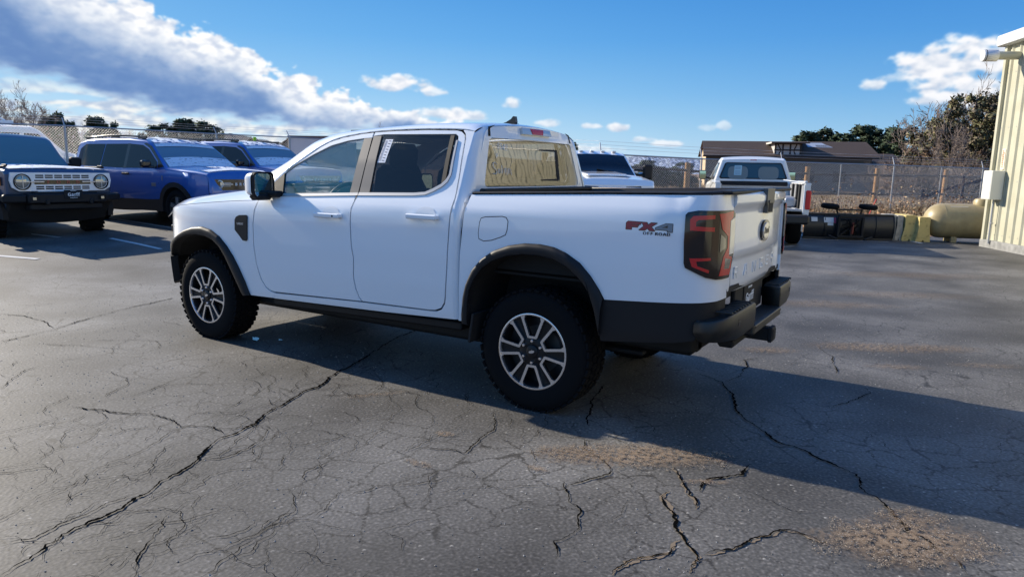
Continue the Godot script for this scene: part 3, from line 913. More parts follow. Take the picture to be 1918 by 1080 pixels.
func decal(t: Node, sg: float) -> void:
	# sloping letters, drawn on a grid 10 high
	var glyph := [[[0, 0, 0, 8, 2, 10, 17, 10, 15.6, 7, 6, 7, 6, 6, 14, 6, 12.6, 3.4, 6, 3.4, 6, 0], "F"], [[15, 0, 20, 5, 17.6, 10, 23, 10, 24.5, 7, 28, 10, 34, 10, 28, 5, 32, 0, 26.4, 0, 24, 3, 21, 0], "X"], [[33, 2, 33, 4, 44, 10, 51, 10, 51, 0, 46, 0, 46, 2], "4"]]
	var root: Node3D
	for i in 3:
		var p := PackedVector2Array()
		for q in pv(glyph[i][0]):
			p.append(Vector2(2.243 + q.x * .00515, 1.189 + q.y * .0042 - q.x * .00008))
		var o := skin("decal_outline" if root else "side_decal", Geometry2D.offset_polygon(p, .0035)[0], M.gloss_black, root if root else t, sg, .0012, .0012, .05)
		if root == null:
			root = o
		skin("decal_letter", p, M.decal_red if i < 2 else M.decal_grey, root, sg, .0022, .001, .05)
	skin("decal_counter", pv([2.243 + 40 * .00515, 1.189 + 4 * .0042, 2.243 + 46 * .00515, 1.189 + 4 * .0042, 2.243 + 46 * .00515, 1.189 + 7.4 * .0042]), M.gloss_black, root, sg, .003, .001, .05)
	text("decal_words", "OFF ROAD", .017, .001, M.gloss_black, root, Transform3D(Basis(Vector3(1.45, 0, 0), Vector3.UP, Vector3(0, 0, 1)), flank(2.42, 1.171, sg, .002)))

func side_mirror(t: Node, sg: float) -> void:
	var b := MB.new()
	var rows := []
	var c := Vector3(0, 1.352, .988)
	for i in 9:
		var f := i / 8.0
		var l := PackedVector3Array()
		var k := .50 + .50 * sqrt(maxf(0.0, 1.0 - pow(1.0 - f, 2.4)))
		for q in rounded(.200 * k, .185 * k, .045 * k, 5):
			l.append(Vector3(-.865 + .115 * f, c.y + .005 + q.y, (c.z + .006 + q.x) * sg))
		rows.append(l)
	b.grid(rows, Vector3(-.8, c.y, c.z * sg), true)
	var m := put("door_mirror", b, M.white, t)
	b = MB.new()
	var rim_rows := [PackedVector3Array(), PackedVector3Array(), PackedVector3Array(), PackedVector3Array()]
	for q in rounded(.196, .202, .042, 5):
		rim_rows[0].append(Vector3(-.775, c.y + q.y, c.z * sg + q.x))
		rim_rows[1].append(Vector3(-.728, c.y + q.y, c.z * sg + q.x))
		rim_rows[2].append(Vector3(-.722, c.y + q.y * .93, c.z * sg + q.x * .93))
		rim_rows[3].append(Vector3(-.734, c.y + q.y * .86, c.z * sg + q.x * .86))
	b.grid(rim_rows, Vector3(-.77, c.y, c.z * sg), true)
	b.box(Vector3(-.775, 1.262, .985 * sg), Vector3(.12, .05, .15), .022)
	b.box(Vector3(-.70, 1.285, .895 * sg), Vector3(.12, .05, .12), .02)
	put("mirror_housing", b, M.black, m)
	b = MB.new()
	var gb := Basis(Vector3.UP, .10 * sg)
	var g2 := PackedVector3Array()
	for q in rounded(.170, .176, .034, 5):
		g2.append(Vector3(-.7345, c.y, c.z * sg) + gb * Vector3(0, q.y, q.x))
	for i in range(1, g2.size() - 1):
		b.flat(g2[0], g2[i], g2[i + 1], Vector3(1, 0, 0))
	put("mirror_glass", b, M.mirror, m)

func rear_bumper(t: Node) -> void:
	var root := Node3D.new()
	hang(root, "rear_bumper", t)
	for sg in [1.0, -1.0]:
		var pl := pv([2.645, .922, 2.735, .918, 2.795, .872, 2.825, .78, 2.84, .60, 2.842, .36, 2.835, .34, 2.72, .335, 2.70, .78, 2.645, .80])
		var rows := []
		for r in [[.595, .045], [.64, .004], [.70, 0.0], [.742, .002], [.752, .012]]:
			var l := PackedVector3Array()
			for i in pl.size():
				var a := pl[(i - 1 + pl.size()) % pl.size()]
				var c := pl[(i + 1) % pl.size()]
				var n := ((pl[i] - a).normalized().orthogonal() + (c - pl[i]).normalized().orthogonal()).normalized()
				var q: Vector2 = pl[i] - n * r[1] if i < 8 else pl[i]
				if Geometry2D.is_point_in_polygon(pl[i] + n * .004, pl):
					q = pl[i] + n * r[1] if i < 8 else pl[i]
				var low: float = 0.0 if r[0] > .66 else -.03 * smoothstep(.9, .5, pl[i].y)
				var drop: float = [-.045, -.036, -.022, -.008, 0, 0, 0, 0, 0, 0][i] if r[0] > .66 else 0.0
				l.append(Vector3(q.x, r[0] + low + drop, q.y * sg))
			rows.append(l)
		var b := MB.new()
		b.grid(rows, Vector3(2.75, .66, .62 * sg), true)
		var top: PackedVector3Array = rows[4]
		var ids := Geometry2D.triangulate_polygon(pl)
		for i in range(0, ids.size(), 3):
			b.flat(top[ids[i]], top[ids[i + 1]], top[ids[i + 2]], Vector3.UP)
		put("bumper_end", b, M.bumper, root)
		b = MB.new()
		for i in 8:
			b.box(Vector3(2.772, .756, lerpf(.40, .80, i / 7.0) * sg), Vector3(.10, .014, .022), .006)
		put("step_ribs", b, M.bumper, root)
		b = MB.new()
		b.lathe([Vector2(.018, -.01), Vector2(.018, .004), Vector2(.0001, .006)], 16, Vector3(2.829, .69, .70 * sg), Vector3(.97, 0, .2 * sg).normalized())
		put("parking_sensor", b, M.gloss_black, root)
	var b := MB.new()
	b.box(Vector3(2.775, .585, 0), Vector3(.14, .075, .76), .018)
	b.box(Vector3(2.825, .60, 0), Vector3(.05, .035, .72), .012)
	put("bumper_centre", b, M.bumper, root)
	b = MB.new()
	b.box(Vector3(2.70, .73, 0), Vector3(.03, .22, .72), .01)
	b.box(Vector3(2.66, .80, 0), Vector3(.06, .06, 1.5), .01)
	put("bumper_recess", b, M.dark, root)
	b = MB.new()
	b.box(Vector3(2.755, .56, 0), Vector3(.10, .03, .5), .01)
	b.box(Vector3(2.78, .50, 0), Vector3(.22, .085, .085), .01)
	b.box(Vector3(2.70, .50, 0), Vector3(.10, .05, .9), .015)
	b.box(Vector3(2.87, .50, 0), Vector3(.03, .10, .10), .008)
	put("tow_hitch", b, M.dark, root)
	b = MB.new()
	b.box(Vector3(2.719, .735, .02), Vector3(.006, .155, .30), .003)
	var pl2 := put("dealer_plate", b, M.dark, root)
	dealer_words(root, Transform3D(Basis(Vector3(0, 0, -1), Vector3.UP, Vector3(1, 0, 0)), Vector3(2.7225, .735, .02)), 1.0)

func dealer_words(root: Node, xf: Transform3D, k: float) -> void:
	text("plate_word", "Garff", .060 * k, .002, M.chalk, root, xf * Transform3D(Basis.IDENTITY, Vector3(0, -.005 * k, 0)))
	text("plate_word", "KEN GARFF", .014 * k, .002, M.chalk, root, xf * Transform3D(Basis.IDENTITY, Vector3(0, .060 * k, 0)))
	text("plate_word", "kengarff.com", .014 * k, .002, M.chalk, root, xf * Transform3D(Basis.IDENTITY, Vector3(0, -.058 * k, 0)))

func cabin(t: Node) -> void:
	var b := MB.new()
	# floor, door cards, roof lining
	b.box(Vector3(.05, .62, 0), Vector3(2.1, .04, 1.70))
	for s in [-1.0, 1.0]:
		b.box(Vector3(.05, .95, .84 * s), Vector3(1.9, .62, .03), .01)
		b.box(Vector3(.0, 1.25, .845 * s), Vector3(1.9, .06, .05), .02)
	b.box(Vector3(1.03, .95, 0), Vector3(.03, .72, 1.6))
	put("cabin_trim", b, M.cloth, t)
	b = MB.new()
	b.box(Vector3(.42, 1.775, 0), Vector3(1.25, .012, 1.16))
	put("roof_lining", b, M.lining, t)
	var seat := MB.new()
	seat.box(Vector3(0, .28, 0), Vector3(.52, .18, .52), .06)
	seat.box(Vector3(.27, .60, 0), Vector3(.14, .66, .50), .06, Basis(Vector3(0, 0, 1), -.22))
	seat.box(Vector3(.37, .985, 0), Vector3(.10, .20, .30), .05, Basis(Vector3(0, 0, 1), -.15))
	seat.bar(Vector3(.34, .86, .07), Vector3(.36, .95, .07), .008)
	seat.bar(Vector3(.34, .86, -.07), Vector3(.36, .95, -.07), .008)
	var sm := seat.mesh()
	for q in [Vector3(-.22, .60, .38), Vector3(-.22, .60, -.38)]:
		share("front_seat", sm, M.cloth, t, Transform3D(Basis.IDENTITY, q))
	b = MB.new()
	b.box(Vector3(.62, .92, 0), Vector3(.50, .16, 1.36), .05)
	b.box(Vector3(.92, 1.20, 0), Vector3(.14, .54, 1.36), .05, Basis(Vector3(0, 0, 1), -.16))
	put("rear_bench", b, M.cloth, t)
	var hr := MB.new()
	hr.box(Vector3.ZERO, Vector3(.09, .15, .26), .04, Basis(Vector3(0, 0, 1), -.1))
	var hm := hr.mesh()
	for z in [-.45, 0.0, .45]:
		share("headrest", hm, M.cloth, t, Transform3D(Basis.IDENTITY, Vector3(.985, 1.50, z)))
	b = MB.new()
	b.box(Vector3(-.92, 1.20, 0), Vector3(.46, .14, 1.50), .06)
	b.box(Vector3(-.80, 1.02, 0), Vector3(.30, .30, 1.46), .06)
	b.box(Vector3(-.66, 1.20, -.05), Vector3(.03, .26, .26), .01)
	put("dashboard", b, M.cloth, t)
	b = MB.new()
	var ring := PackedVector3Array()
	var rad := PackedFloat32Array()
	var tilt := Basis(Vector3(0, 0, 1), -.45)
	for i in 25:
		ring.append(Vector3(-.52, 1.20, .38) + tilt * Vector3(0, cos(TAU * i / 24.0) * .185, sin(TAU * i / 24.0) * .185))
		rad.append(.016)
	b.tube(ring, rad, 6)
	b.box(Vector3(-.53, 1.19, .38), Vector3(.05, .13, .16), .03, tilt)
	b.bar(Vector3(-.52, 1.20, .22), Vector3(-.52, 1.20, .54), .014)
	put("steering_wheel", b, M.grey_plastic, t)
	b = MB.new()
	b.box(Vector3(-.47, 1.285, .36), Vector3(.003, .11, .23), 0.0, tilt)
	put("paper_sheet", b, M.paper_blue, t)
	b = MB.new()
	b.box(Vector3(-.42, 1.64, 0), Vector3(.03, .06, .24), .015)
	put("rear_view_mirror", b, M.dark, t)
	# price strip stuck to the rear side window
	b = MB.new()
	b.panel(pv([.275, 1.70, .345, 1.70, .335, 1.535, .262, 1.535]), .05, on_flank(1.0, -.003), .001, Vector3(0, 0, 1))
	var st := put("window_sticker", b, M.paper, t)
	b = MB.new()
	rng.seed = 5
	for i in 22:
		var y := 1.690 - i * .0066
		var x0 := .272 - (1.70 - y) * .075
		b.panel(pv([x0 + .006, y - rng.randf_range(.001, .003), x0 + .030, y - .001, x0 + .030, y + .001, x0 + .006, y + .001]), .1, on_flank(1.0, -.0015), 0.0, Vector3(0, 0, 1))
		if i % 3 == 0:
			b.panel(pv([x0 + .040, y - .004, x0 + .060, y - .004, x0 + .060, y + .002, x0 + .040, y + .002]), .1, on_flank(1.0, -.0015), 0.0, Vector3(0, 0, 1))
	put("sticker_print", b, M.print_ink, st)

# ---------------------------------------------------------------- the other vehicles
# closed side outline (x forward, y up, counterclockwise; third number picks the material), half width by place
func shell(root: Node, names: Array, mats: Array, ol: Array, hw: Callable, r: float, crown: Callable) -> Array:
	var n := ol.size() / 3
	var p := PackedVector2Array()
	var nn := PackedVector2Array()
	for i in n:
		p.append(Vector2(ol[i * 3], ol[i * 3 + 1]))
	var en := PackedVector2Array()
	for i in n:
		var e := (p[(i + 1) % n] - p[i]).normalized()
		en.append(Vector2(e.y, -e.x))
	var q := PackedVector2Array()
	for i in n:
		var b := (en[i] + en[(i - 1 + n) % n])
		b = b.normalized() / maxf(.6, b.length() * .5)
		nn.append(b)
		q.append(p[i] - b * r)
	var mb := []
	for k in mats.size():
		mb.append(MB.new())
	for sg in [1.0, -1.0]:
		mb[0].panel(q, .12, func(u: Vector2) -> Vector3: return Vector3(u.x, u.y, hw.call(u) * sg), 0.0, Vector3(0, 0, sg))
	for i in n:
		var j := (i + 1) % n
		var b: MB = mb[int(ol[i * 3 + 2])]
		var prev := en[(i - 1 + n) % n]
		var next := en[j]
		var na := (en[i] + prev).normalized() if en[i].dot(prev) > .82 else en[i]
		var nb := (en[i] + next).normalized() if en[i].dot(next) > .82 else en[i]
		var za: float = hw.call(q[i])
		var zb: float = hw.call(q[j])
		for sg in [1.0, -1.0]:
			for k in 3:
				var f0 := PI / 2 * k / 3.0
				var f1 := PI / 2 * (k + 1) / 3.0
				var a0 := Vector3(q[i].x + nn[i].x * r * sin(f0), q[i].y + nn[i].y * r * sin(f0), (za - r * (1 - cos(f0))) * sg)
				var a1 := Vector3(q[i].x + nn[i].x * r * sin(f1), q[i].y + nn[i].y * r * sin(f1), (za - r * (1 - cos(f1))) * sg)
				var b0 := Vector3(q[j].x + nn[j].x * r * sin(f0), q[j].y + nn[j].y * r * sin(f0), (zb - r * (1 - cos(f0))) * sg)
				var b1 := Vector3(q[j].x + nn[j].x * r * sin(f1), q[j].y + nn[j].y * r * sin(f1), (zb - r * (1 - cos(f1))) * sg)
				var m0 := Vector3(na.x * sin(f0), na.y * sin(f0), cos(f0) * sg)
				var m1 := Vector3(na.x * sin(f1), na.y * sin(f1), cos(f1) * sg)
				var o0 := Vector3(nb.x * sin(f0), nb.y * sin(f0), cos(f0) * sg)
				var o1 := Vector3(nb.x * sin(f1), nb.y * sin(f1), cos(f1) * sg)
				var fb: MB = mb[0] if int(ol[i * 3 + 2]) >= 2 else b
				fb.tri(a0, b0, b1, m0, o0, o1)
				fb.tri(a0, b1, a1, m0, o1, m1)
		var rows := [PackedVector3Array(), PackedVector3Array()]
		for k in 11:
			var f := k / 5.0 - 1.0
			var ca: float = crown.call(p[i]) * (1 - f * f)
			var cc: float = crown.call(p[j]) * (1 - f * f)
			rows[0].append(Vector3(p[i].x + nn[i].x * ca, p[i].y + nn[i].y * ca, (za - r) * f))
			rows[1].append(Vector3(p[j].x + nn[j].x * cc, p[j].y + nn[j].y * cc, (zb - r) * f))
		for k in 10:
			b.tri(rows[0][k], rows[0][k + 1], rows[1][k + 1], Vector3(na.x, na.y, 0), Vector3(na.x, na.y, 0), Vector3(nb.x, nb.y, 0), Vector2(k * .1, 0), Vector2(k * .1 + .1, 0), Vector2(k * .1 + .1, 1))
			b.tri(rows[0][k], rows[1][k + 1], rows[1][k], Vector3(na.x, na.y, 0), Vector3(nb.x, nb.y, 0), Vector3(nb.x, nb.y, 0), Vector2(k * .1, 0), Vector2(k * .1 + .1, 1), Vector2(k * .1, 1))
	var made := []
	for k in mats.size():
		made.append(put(names[k], mb[k], mats[k], root) if mb[k].v.size() else null)
	return made

func arch_points(cx: float, cy: float, r: float, flag: float) -> Array:
	# from the rear foot of the arch to its front foot, along the bottom of the outline
	var a := []
	for k in 13:
		var t := PI * (1.08 - 1.16 * k / 12.0)
		a += [cx + cos(t) * r, cy + sin(t) * r, flag]
	return a

func side_skin(called: String, poly: PackedVector2Array, hw: Callable, m: Material, root: Node, off := .004, sides := [1.0, -1.0], depth := .006, cell := .12) -> void:
	for sg in sides:
		var b := MB.new()
		b.panel(poly, cell, func(u: Vector2) -> Vector3: return Vector3(u.x, u.y, (hw.call(u) + off) * sg), depth, Vector3(0, 0, sg))
		put(called, b, m, root)

func simple_wheel(root: Node, at: Vector3, r: float, wd: float, rim: float, sg: float, spokes: int, m: Material, steer := 0.0, lugs := 0) -> void:
	var w := Node3D.new()
	hang(w, "wheel", root)
	w.position = at
	w.rotation.y = (0.0 if sg > 0 else PI) + steer
	var b := MB.new()
	var h := wd / 2
	b.lathe([Vector2(rim, h * .8), Vector2(rim + .02, h), Vector2(r - .06, h), Vector2(r - .015, h * .85), Vector2(r, h * .6), Vector2(r, -h * .6), Vector2(r - .03, -h), Vector2(rim, -h), Vector2(rim - .02, 0)], 44, Vector3.ZERO, Vector3(0, 0, 1), .6)
	for i in lugs:
		for row in 2:
			var a := TAU * (i + .5 * row) / lugs
			b.box(Vector3(cos(a) * r, sin(a) * r, (row * 2 - 1) * h * .68), Vector3(.035, .04, h * .62), .004, Basis(Vector3(0, 0, 1), a))
	put("tyre", b, M.rubber, w)
	b = MB.new()
	b.lathe([Vector2(rim + .005, h * .82), Vector2(rim - .015, h * .86), Vector2(rim - .03, h * .5), Vector2(.08, h * .45)], 36, Vector3.ZERO, Vector3(0, 0, 1))
	put("rim", b, m if spokes == 0 else M.rim_dark, w)
	b = MB.new()
	for k in spokes:
		var f := Transform3D(Basis(Vector3(0, 0, 1), TAU * k / spokes), Vector3(0, 0, h * .55))
		b.prism(pv([-.03, .05, .03, .05, .045, rim - .012, -.045, rim - .012]), h * .25, f)
	b.lathe([Vector2(.085, h * .4), Vector2(.075, h * .86), Vector2(.0001, h * .9)], 20, Vector3.ZERO, Vector3(0, 0, 1))
	put("spokes", b, m, w)

# sheet of snow lying on the upper side of a body, from outline point i0 to i1
func snow_sheet(root: Node, ol: Array, i0: int, i1: int, hw: Callable, r: float, crown: Callable, lift: float, m: Material, w0 := -1.0, w1 := 1.0, t0 := 0.0, t1 := 1.0) -> void:
	var b := MB.new()
	var rows := []
	for i in range(i0, i1 + 1):
		var p := Vector2(ol[i * 3], ol[i * 3 + 1])
		var e := Vector2(ol[mini(i + 1, i1) * 3], ol[mini(i + 1, i1) * 3 + 1]) - Vector2(ol[maxi(i - 1, i0) * 3], ol[maxi(i - 1, i0) * 3 + 1])
		var nr := Vector2(e.y, -e.x).normalized()
		var z: float = hw.call(p - nr * r) - r
		var l := PackedVector3Array()
		for k in 13:
			var f := lerpf(w0, w1, k / 12.0)
			var c: float = crown.call(p) * (1 - f * f) + lift
			l.append(Vector3(p.x + nr.x * c, p.y + nr.y * c, z * f))
		rows.append(l)
	if t0 > 0.0 or t1 < 1.0:
		var part := []
		for k in 5:
			var f: float = lerpf(t0, t1, k / 4.0) * (rows.size() - 1)
			var i := mini(int(f), rows.size() - 2)
			var l := PackedVector3Array()
			for j in 13:
				l.append(rows[i][j].lerp(rows[i + 1][j], f - i))
			part.append(l)
		rows = part
	b.grid(rows, Vector3(0, .3, 0))
	put("snow", b, m, root)

func sport(at: Vector3, turn: float, label: String) -> Node3D:
	var t := thing("compact_suv", label, "suv", at, turn, "blue suvs parked nose out along the fence")
	var hw := func(u: Vector2) -> float:
		var z := .935
		z -= .03 * smoothstep(.75, .40, u.y) + .012 * smoothstep(.8, 1.06, u.y)
		if u.y > 1.04:
			z -= .02 + (u.y - 1.04) * .30
		z -= .16 * pow(maxf(0, (u.x - 1.55) / .65), 2.2) + .13 * pow(maxf(0, (-u.x - 1.6) / .65), 2.4)
		return z
	var crown := func(p: Vector2) -> float: return .05 if absf(p.x) > 2.0 else (.035 if p.y > 1.5 else .045)
	var ol := [2.13, .30, 1, 2.19, .48, 1, 2.21, .62, 0, 2.20, .96, 0, 2.14, 1.045, 0, 1.9, 1.085, 0, 1.5, 1.11, 0, 1.06, 1.14, 2, .80, 1.33, 2, .44, 1.60, 0, .25, 1.675, 0, -.3, 1.715, 0, -1.0, 1.725, 0, -1.7, 1.70, 0, -2.02, 1.64, 0, -2.13, 1.55, 3, -2.20, 1.12, 0, -2.235, 1.0, 0, -2.25, .60, 1, -2.20, .36, 1]
	ol += [-1.83, .33, 1] + arch_points(-1.335, .36, .41, 1) + [-.88, .30, 1, .88, .30, 1] + arch_points(1.335, .36, .41, 1) + [1.80, .30, 1]
	shell(t, ["body", "underbody", "windscreen", "rear_window"], [M.blue, M.dark, M.glass_frost, M.glass_dark], ol, hw, .06, crown)
	side_skin("side_window", pv([-1.98, 1.16, -1.93, 1.50, -1.72, 1.60, -1.05, 1.60, -1.10, 1.13]), hw, M.glass_dark, t)
	side_skin("side_window", pv([-1.07, 1.13, -1.02, 1.60, -.30, 1.60, -.30, 1.115]), hw, M.glass_dark, t)
	side_skin("side_window", pv([-.20, 1.115, -.20, 1.60, .20, 1.575, .40, 1.50, .74, 1.24, .78, 1.12]), hw, M.glass_side, t)
	side_skin("door_pillar", pv([-.30, 1.11, -.30, 1.605, -.20, 1.605, -.20, 1.11]), hw, M.gloss_black, t, .003)
	side_skin("screen_pillar", pv([.80, 1.12, .76, 1.26, .42, 1.52, .22, 1.60, .30, 1.62, .48, 1.555, .98, 1.15]), hw, M.gloss_black, t, .005)
	side_skin("side_cladding", pv([-.93, .28, -.93, .52, -.5, .50, .5, .50, .93, .52, .93, .28]), hw, M.black, t, .012, [1.0, -1.0], .03)
	for cx in [-1.335, 1.335]:
		var o := PackedVector2Array()
		for k in 15:
			var a := PI * (-.06 + 1.12 * k / 14.0)
			o.append(Vector2(cx + cos(a) * .50, .36 + sin(a) * .50))
		for k in range(14, -1, -1):
			var a := PI * (-.06 + 1.12 * k / 14.0)
			o.append(Vector2(cx + cos(a) * .405, .36 + sin(a) * .405))
		side_skin("wheel_arch_flare", o, hw, M.black, t, .014, [1.0, -1.0], .04, .2)
		for sg in [1.0, -1.0]:
			simple_wheel(t, Vector3(cx, .36, .80 * sg), .36, .235, .225, sg, 5, M.rim_grey)
	for x in [-.30, -1.16, .86]:
		side_skin("door_gap", pv([x, .53, x, 1.10, x + .012, 1.10, x + .012, .53]), hw, M.dark, t, .001, [1.0, -1.0], 0.0, .3)
	for x in [-.13, -.98]:
		var y := 1.005
		for sg in [1.0, -1.0]:
			var b := MB.new()
			b.box(Vector3(x, y, (hw.call(Vector2(x, y)) + .03) * sg), Vector3(.24, .045, .035), .015)
			put("door_handle", b, M.gloss_black, t)
	for sg in [1.0, -1.0]:
		var b := MB.new()
		b.box(Vector3(.66, 1.20, 1.04 * sg), Vector3(.14, .16, .22), .05)
		b.bar(Vector3(.70, 1.14, .90 * sg), Vector3(.68, 1.15, 1.0 * sg), .03)
		put("door_mirror", b, M.gloss_black, t)
		b = MB.new()
		var pts := PackedVector3Array()
		var rad := PackedFloat32Array()
		for k in 12:
			var x := lerpf(.15, -1.85, k / 11.0)
			pts.append(Vector3(x, lerpf(1.70, 1.745, sin(PI * k / 11.0)) + (.03 if k > 0 and k < 11 else -.02), .64 * sg))
			rad.append(.022)
		b.tube(pts, rad, 6)
		for x in [.05, -.85, -1.75]:
			b.box(Vector3(x, 1.735, .64 * sg), Vector3(.28, .06, .035), .012)
		put("roof_rail", b, M.gloss_black, t)
	var b := MB.new()
	b.panel(pv([-.72, .72, .72, .72, .76, .80, .74, .93, -.74, .93, -.76, .80]), .1, func(u: Vector2) -> Vector3: return Vector3(2.235 - .12 * u.x * u.x + .03, u.y, u.x), .04, Vector3(1, 0, 0))
	var g := put("grille", b, M.gloss_black, t)
	for sg in [1.0, -1.0]:
		b = MB.new()
		b.lathe([Vector2(.075, -.02), Vector2(.082, .012), Vector2(.06, .016), Vector2(.056, .004), Vector2(.0001, .008)], 24, Vector3(2.212, .835, .60 * sg), Vector3(1, 0, .35 * sg).normalized())
		put("headlight", b, M.lamp_clear, t)
		b = MB.new()
		b.box(Vector3(2.245, .835, .42 * sg), Vector3(.02, .022, .22), .005)
		b.box(Vector3(2.242, .865, .44 * sg), Vector3(.02, .012, .16), .004)
		b.box(Vector3(2.242, .800, .44 * sg), Vector3(.02, .012, .16), .004)
		put("light_bar", b, M.silver_paint, t)
	for i in 6:
		text("grille_letter", "BRONCO"[i], .055, .006, M.chalk, g, Transform3D(Basis(Vector3(0, 0, -1.3), Vector3.UP, Vector3(1, 0, 0)), Vector3(2.268, .835, .25 - i * .10)))
	b = MB.new()
	b.panel(pv([-.76, .34, .76, .34, .82, .52, .80, .66, -.80, .66, -.82, .52]), .1, func(u: Vector2) -> Vector3: return Vector3(2.25 - .12 * u.x * u.x, u.y, u.x), .05, Vector3(1, 0, 0))
	put("front_bumper", b, M.black, t)
	b = MB.new()
	b.box(Vector3(.99, .93, .935), Vector3(.012, .10, .02), .004)
	b.box(Vector3(.72, .80, .936), Vector3(.14, .07, .006), .01)
	put("fender_badge", b, M.rim_grey, t)
	snow_sheet(t, ol, 4, 7, hw, .06, crown, .010, M.snow_thick, -.9, .95, .08, .30)
	snow_sheet(t, ol, 4, 7, hw, .06, crown, .008, M.snow, -.5, .3, .30, .95)
	snow_sheet(t, ol, 7, 9, hw, .06, crown, .008, M.snow_thick, -.98, .98, 0.0, .46)
	snow_sheet(t, ol, 7, 9, hw, .06, crown, .008, M.snow_thick, -.98, .98, .88, 1.0)
	snow_sheet(t, ol, 9, 13, hw, .06, crown, .012, M.snow, -.95, .95)
	return t

func heritage(at: Vector3, turn: float) -> void:
	var t := thing("boxy_suv", "dark blue boxy suv with white grille panel, round headlights and black bumper", "suv", at, turn)
	var hw := func(u: Vector2) -> float:
		var z := .90 - .03 * smoothstep(.8, .4, u.y)
		if u.y > 1.16:
			z -= .02 + (u.y - 1.16) * .22
		z -= .05 * pow(maxf(0, (u.x - 1.7) / .5), 2.0)
		return z
	var crown := func(p: Vector2) -> float: return .02 if p.x > 2.0 else .04
	var ol := [2.13, .55, 1, 2.16, .72, 0, 2.17, 1.08, 0, 2.12, 1.155, 0, 1.95, 1.175, 0, 1.4, 1.19, 0, .78, 1.205, 2, .60, 1.42, 2, .38, 1.70, 0, .25, 1.76, 0, -1.0, 1.79, 0, -2.1, 1.76, 0, -2.25, 1.68, 0, -2.30, 1.2, 0, -2.30, .7, 1, -2.25, .55, 1]
	ol += arch_points(-1.475, .42, .50, 1) + [-.9, .48, 1, .9, .48, 1] + arch_points(1.475, .42, .50, 1)
	shell(t, ["body", "underbody", "windscreen"], [M.slate, M.dark, M.glass_teal], ol, hw, .05, crown)
	side_skin("side_window", pv([-2.1, 1.24, -2.06, 1.66, -.95, 1.68, -.95, 1.23]), hw, M.glass_dark, t)
	side_skin("side_window", pv([-.85, 1.23, -.85, 1.68, .28, 1.66, .50, 1.40, .58, 1.23]), hw, M.glass_side, t)
	for cx in [-1.475, 1.475]:
		var o := PackedVector2Array()
		for k in 15:
			var a := PI * (-.05 + 1.1 * k / 14.0)
			o.append(Vector2(cx + cos(a) * .60, .42 + sin(a) * .58))
		for k in range(14, -1, -1):
			var a := PI * (-.05 + 1.1 * k / 14.0)
			o.append(Vector2(cx + cos(a) * .49, .42 + sin(a) * .48))
		side_skin("wheel_arch_flare", o, hw, M.black, t, .07, [1.0, -1.0], .09, .2)
		for sg in [1.0, -1.0]:
			simple_wheel(t, Vector3(cx, .42, .82 * sg), .42, .30, .23, sg, 6, M.rim_grey, -.28 if cx > 0 else 0.0, 26)
	# white grille panel with two rows of openings
	var fx := 2.185
	var b := MB.new()
	b.prism(pv([-.80, .86, -.70, .80, -.42, .80, -.38, .77, .38, .77, .42, .80, .70, .80, .80, .86, .83, .98, .81, 1.11, -.81, 1.11, -.83, .98]), .035, Transform3D(Basis(Vector3(0, 0, -1), Vector3.UP, Vector3(1, 0, 0)), Vector3(fx, 0, 0)))
	var g := put("grille_panel", b, M.white, t)
	b = MB.new()
	for row in [1.062, 1.028, .872, .838]:
		for i in 6:
			b.box(Vector3(fx + .036, row, -.375 + i * .15), Vector3(.006, .022, .125), .002)
	put("grille_openings", b, M.dark, g)
	b = MB.new()
	b.box(Vector3(fx + .037, .95, 0), Vector3(.008, .075, .92), .003)
	put("grille_bar", b, M.gloss_black, g)
	for i in 4:
		text("grille_letter", "FORD"[i], .05, .006, M.letter_red, g, Transform3D(Basis(Vector3(0, 0, -1.6), Vector3.UP, Vector3(1, 0, 0)), Vector3(fx + .044, .95, .24 - i * .16)))
	for sg in [1.0, -1.0]:
		b = MB.new()
		b.lathe([Vector2(.135, -.02), Vector2(.135, .05), Vector2(.118, .055), Vector2(.113, .03)], 32, Vector3(fx, .955, .645 * sg), Vector3.RIGHT)
		var h := put("headlight", b, M.gloss_black, t)
		b = MB.new()
		b.lathe([Vector2(.116, .02), Vector2(.10, .045), Vector2(.05, .058), Vector2(.0001, .06)], 32, Vector3(fx, .955, .645 * sg), Vector3.RIGHT)
		put("lens", b, M.lamp_head, h)
		b = MB.new()
		b.box(Vector3(fx + .062, .955, .645 * sg), Vector3(.006, .014, .22), .002)
		b.box(Vector3(fx + .062, .955, .645 * sg), Vector3(.006, .20, .012), .002)
		b.box(Vector3(fx + .05, .955, .42 * sg), Vector3(.02, .022, .22), .004)
		put("light_bar", b, M.silver_paint, h)
		b = MB.new()
		b.box(Vector3(2.02, .96, .90 * sg), Vector3(.06, .14, .03), .008)
		put("side_marker", b, M.amber, t)
		b = MB.new()
		b.box(Vector3(.58, 1.30, 1.08 * sg), Vector3(.12, .19, .22), .04)
		b.bar(Vector3(.62, 1.24, .88 * sg), Vector3(.6, 1.25, 1.0 * sg), .03)
		put("door_mirror", b, M.black, t)
		b = MB.new()
		b.box(Vector3(1.75, 1.205, .80 * sg), Vector3(.6, .035, .05), .012)
		b.box(Vector3(1.98, 1.225, .78 * sg), Vector3(.16, .035, .03), .01)
		put("trail_sight", b, M.black, t)
	# heavy black bumper
	b = MB.new()
	b.box(Vector3(2.27, .68, 0), Vector3(.26, .17, 1.30), .03)
	for sg in [1.0, -1.0]:
		b.box(Vector3(2.20, .68, .78 * sg), Vector3(.24, .15, .36), .04, Basis(Vector3.UP, -.32 * sg))
		b.box(Vector3(2.38, .62, .36 * sg), Vector3(.08, .10, .07), .02)
	b.box(Vector3(2.22, .54, 0), Vector3(.22, .12, 1.2), .03)
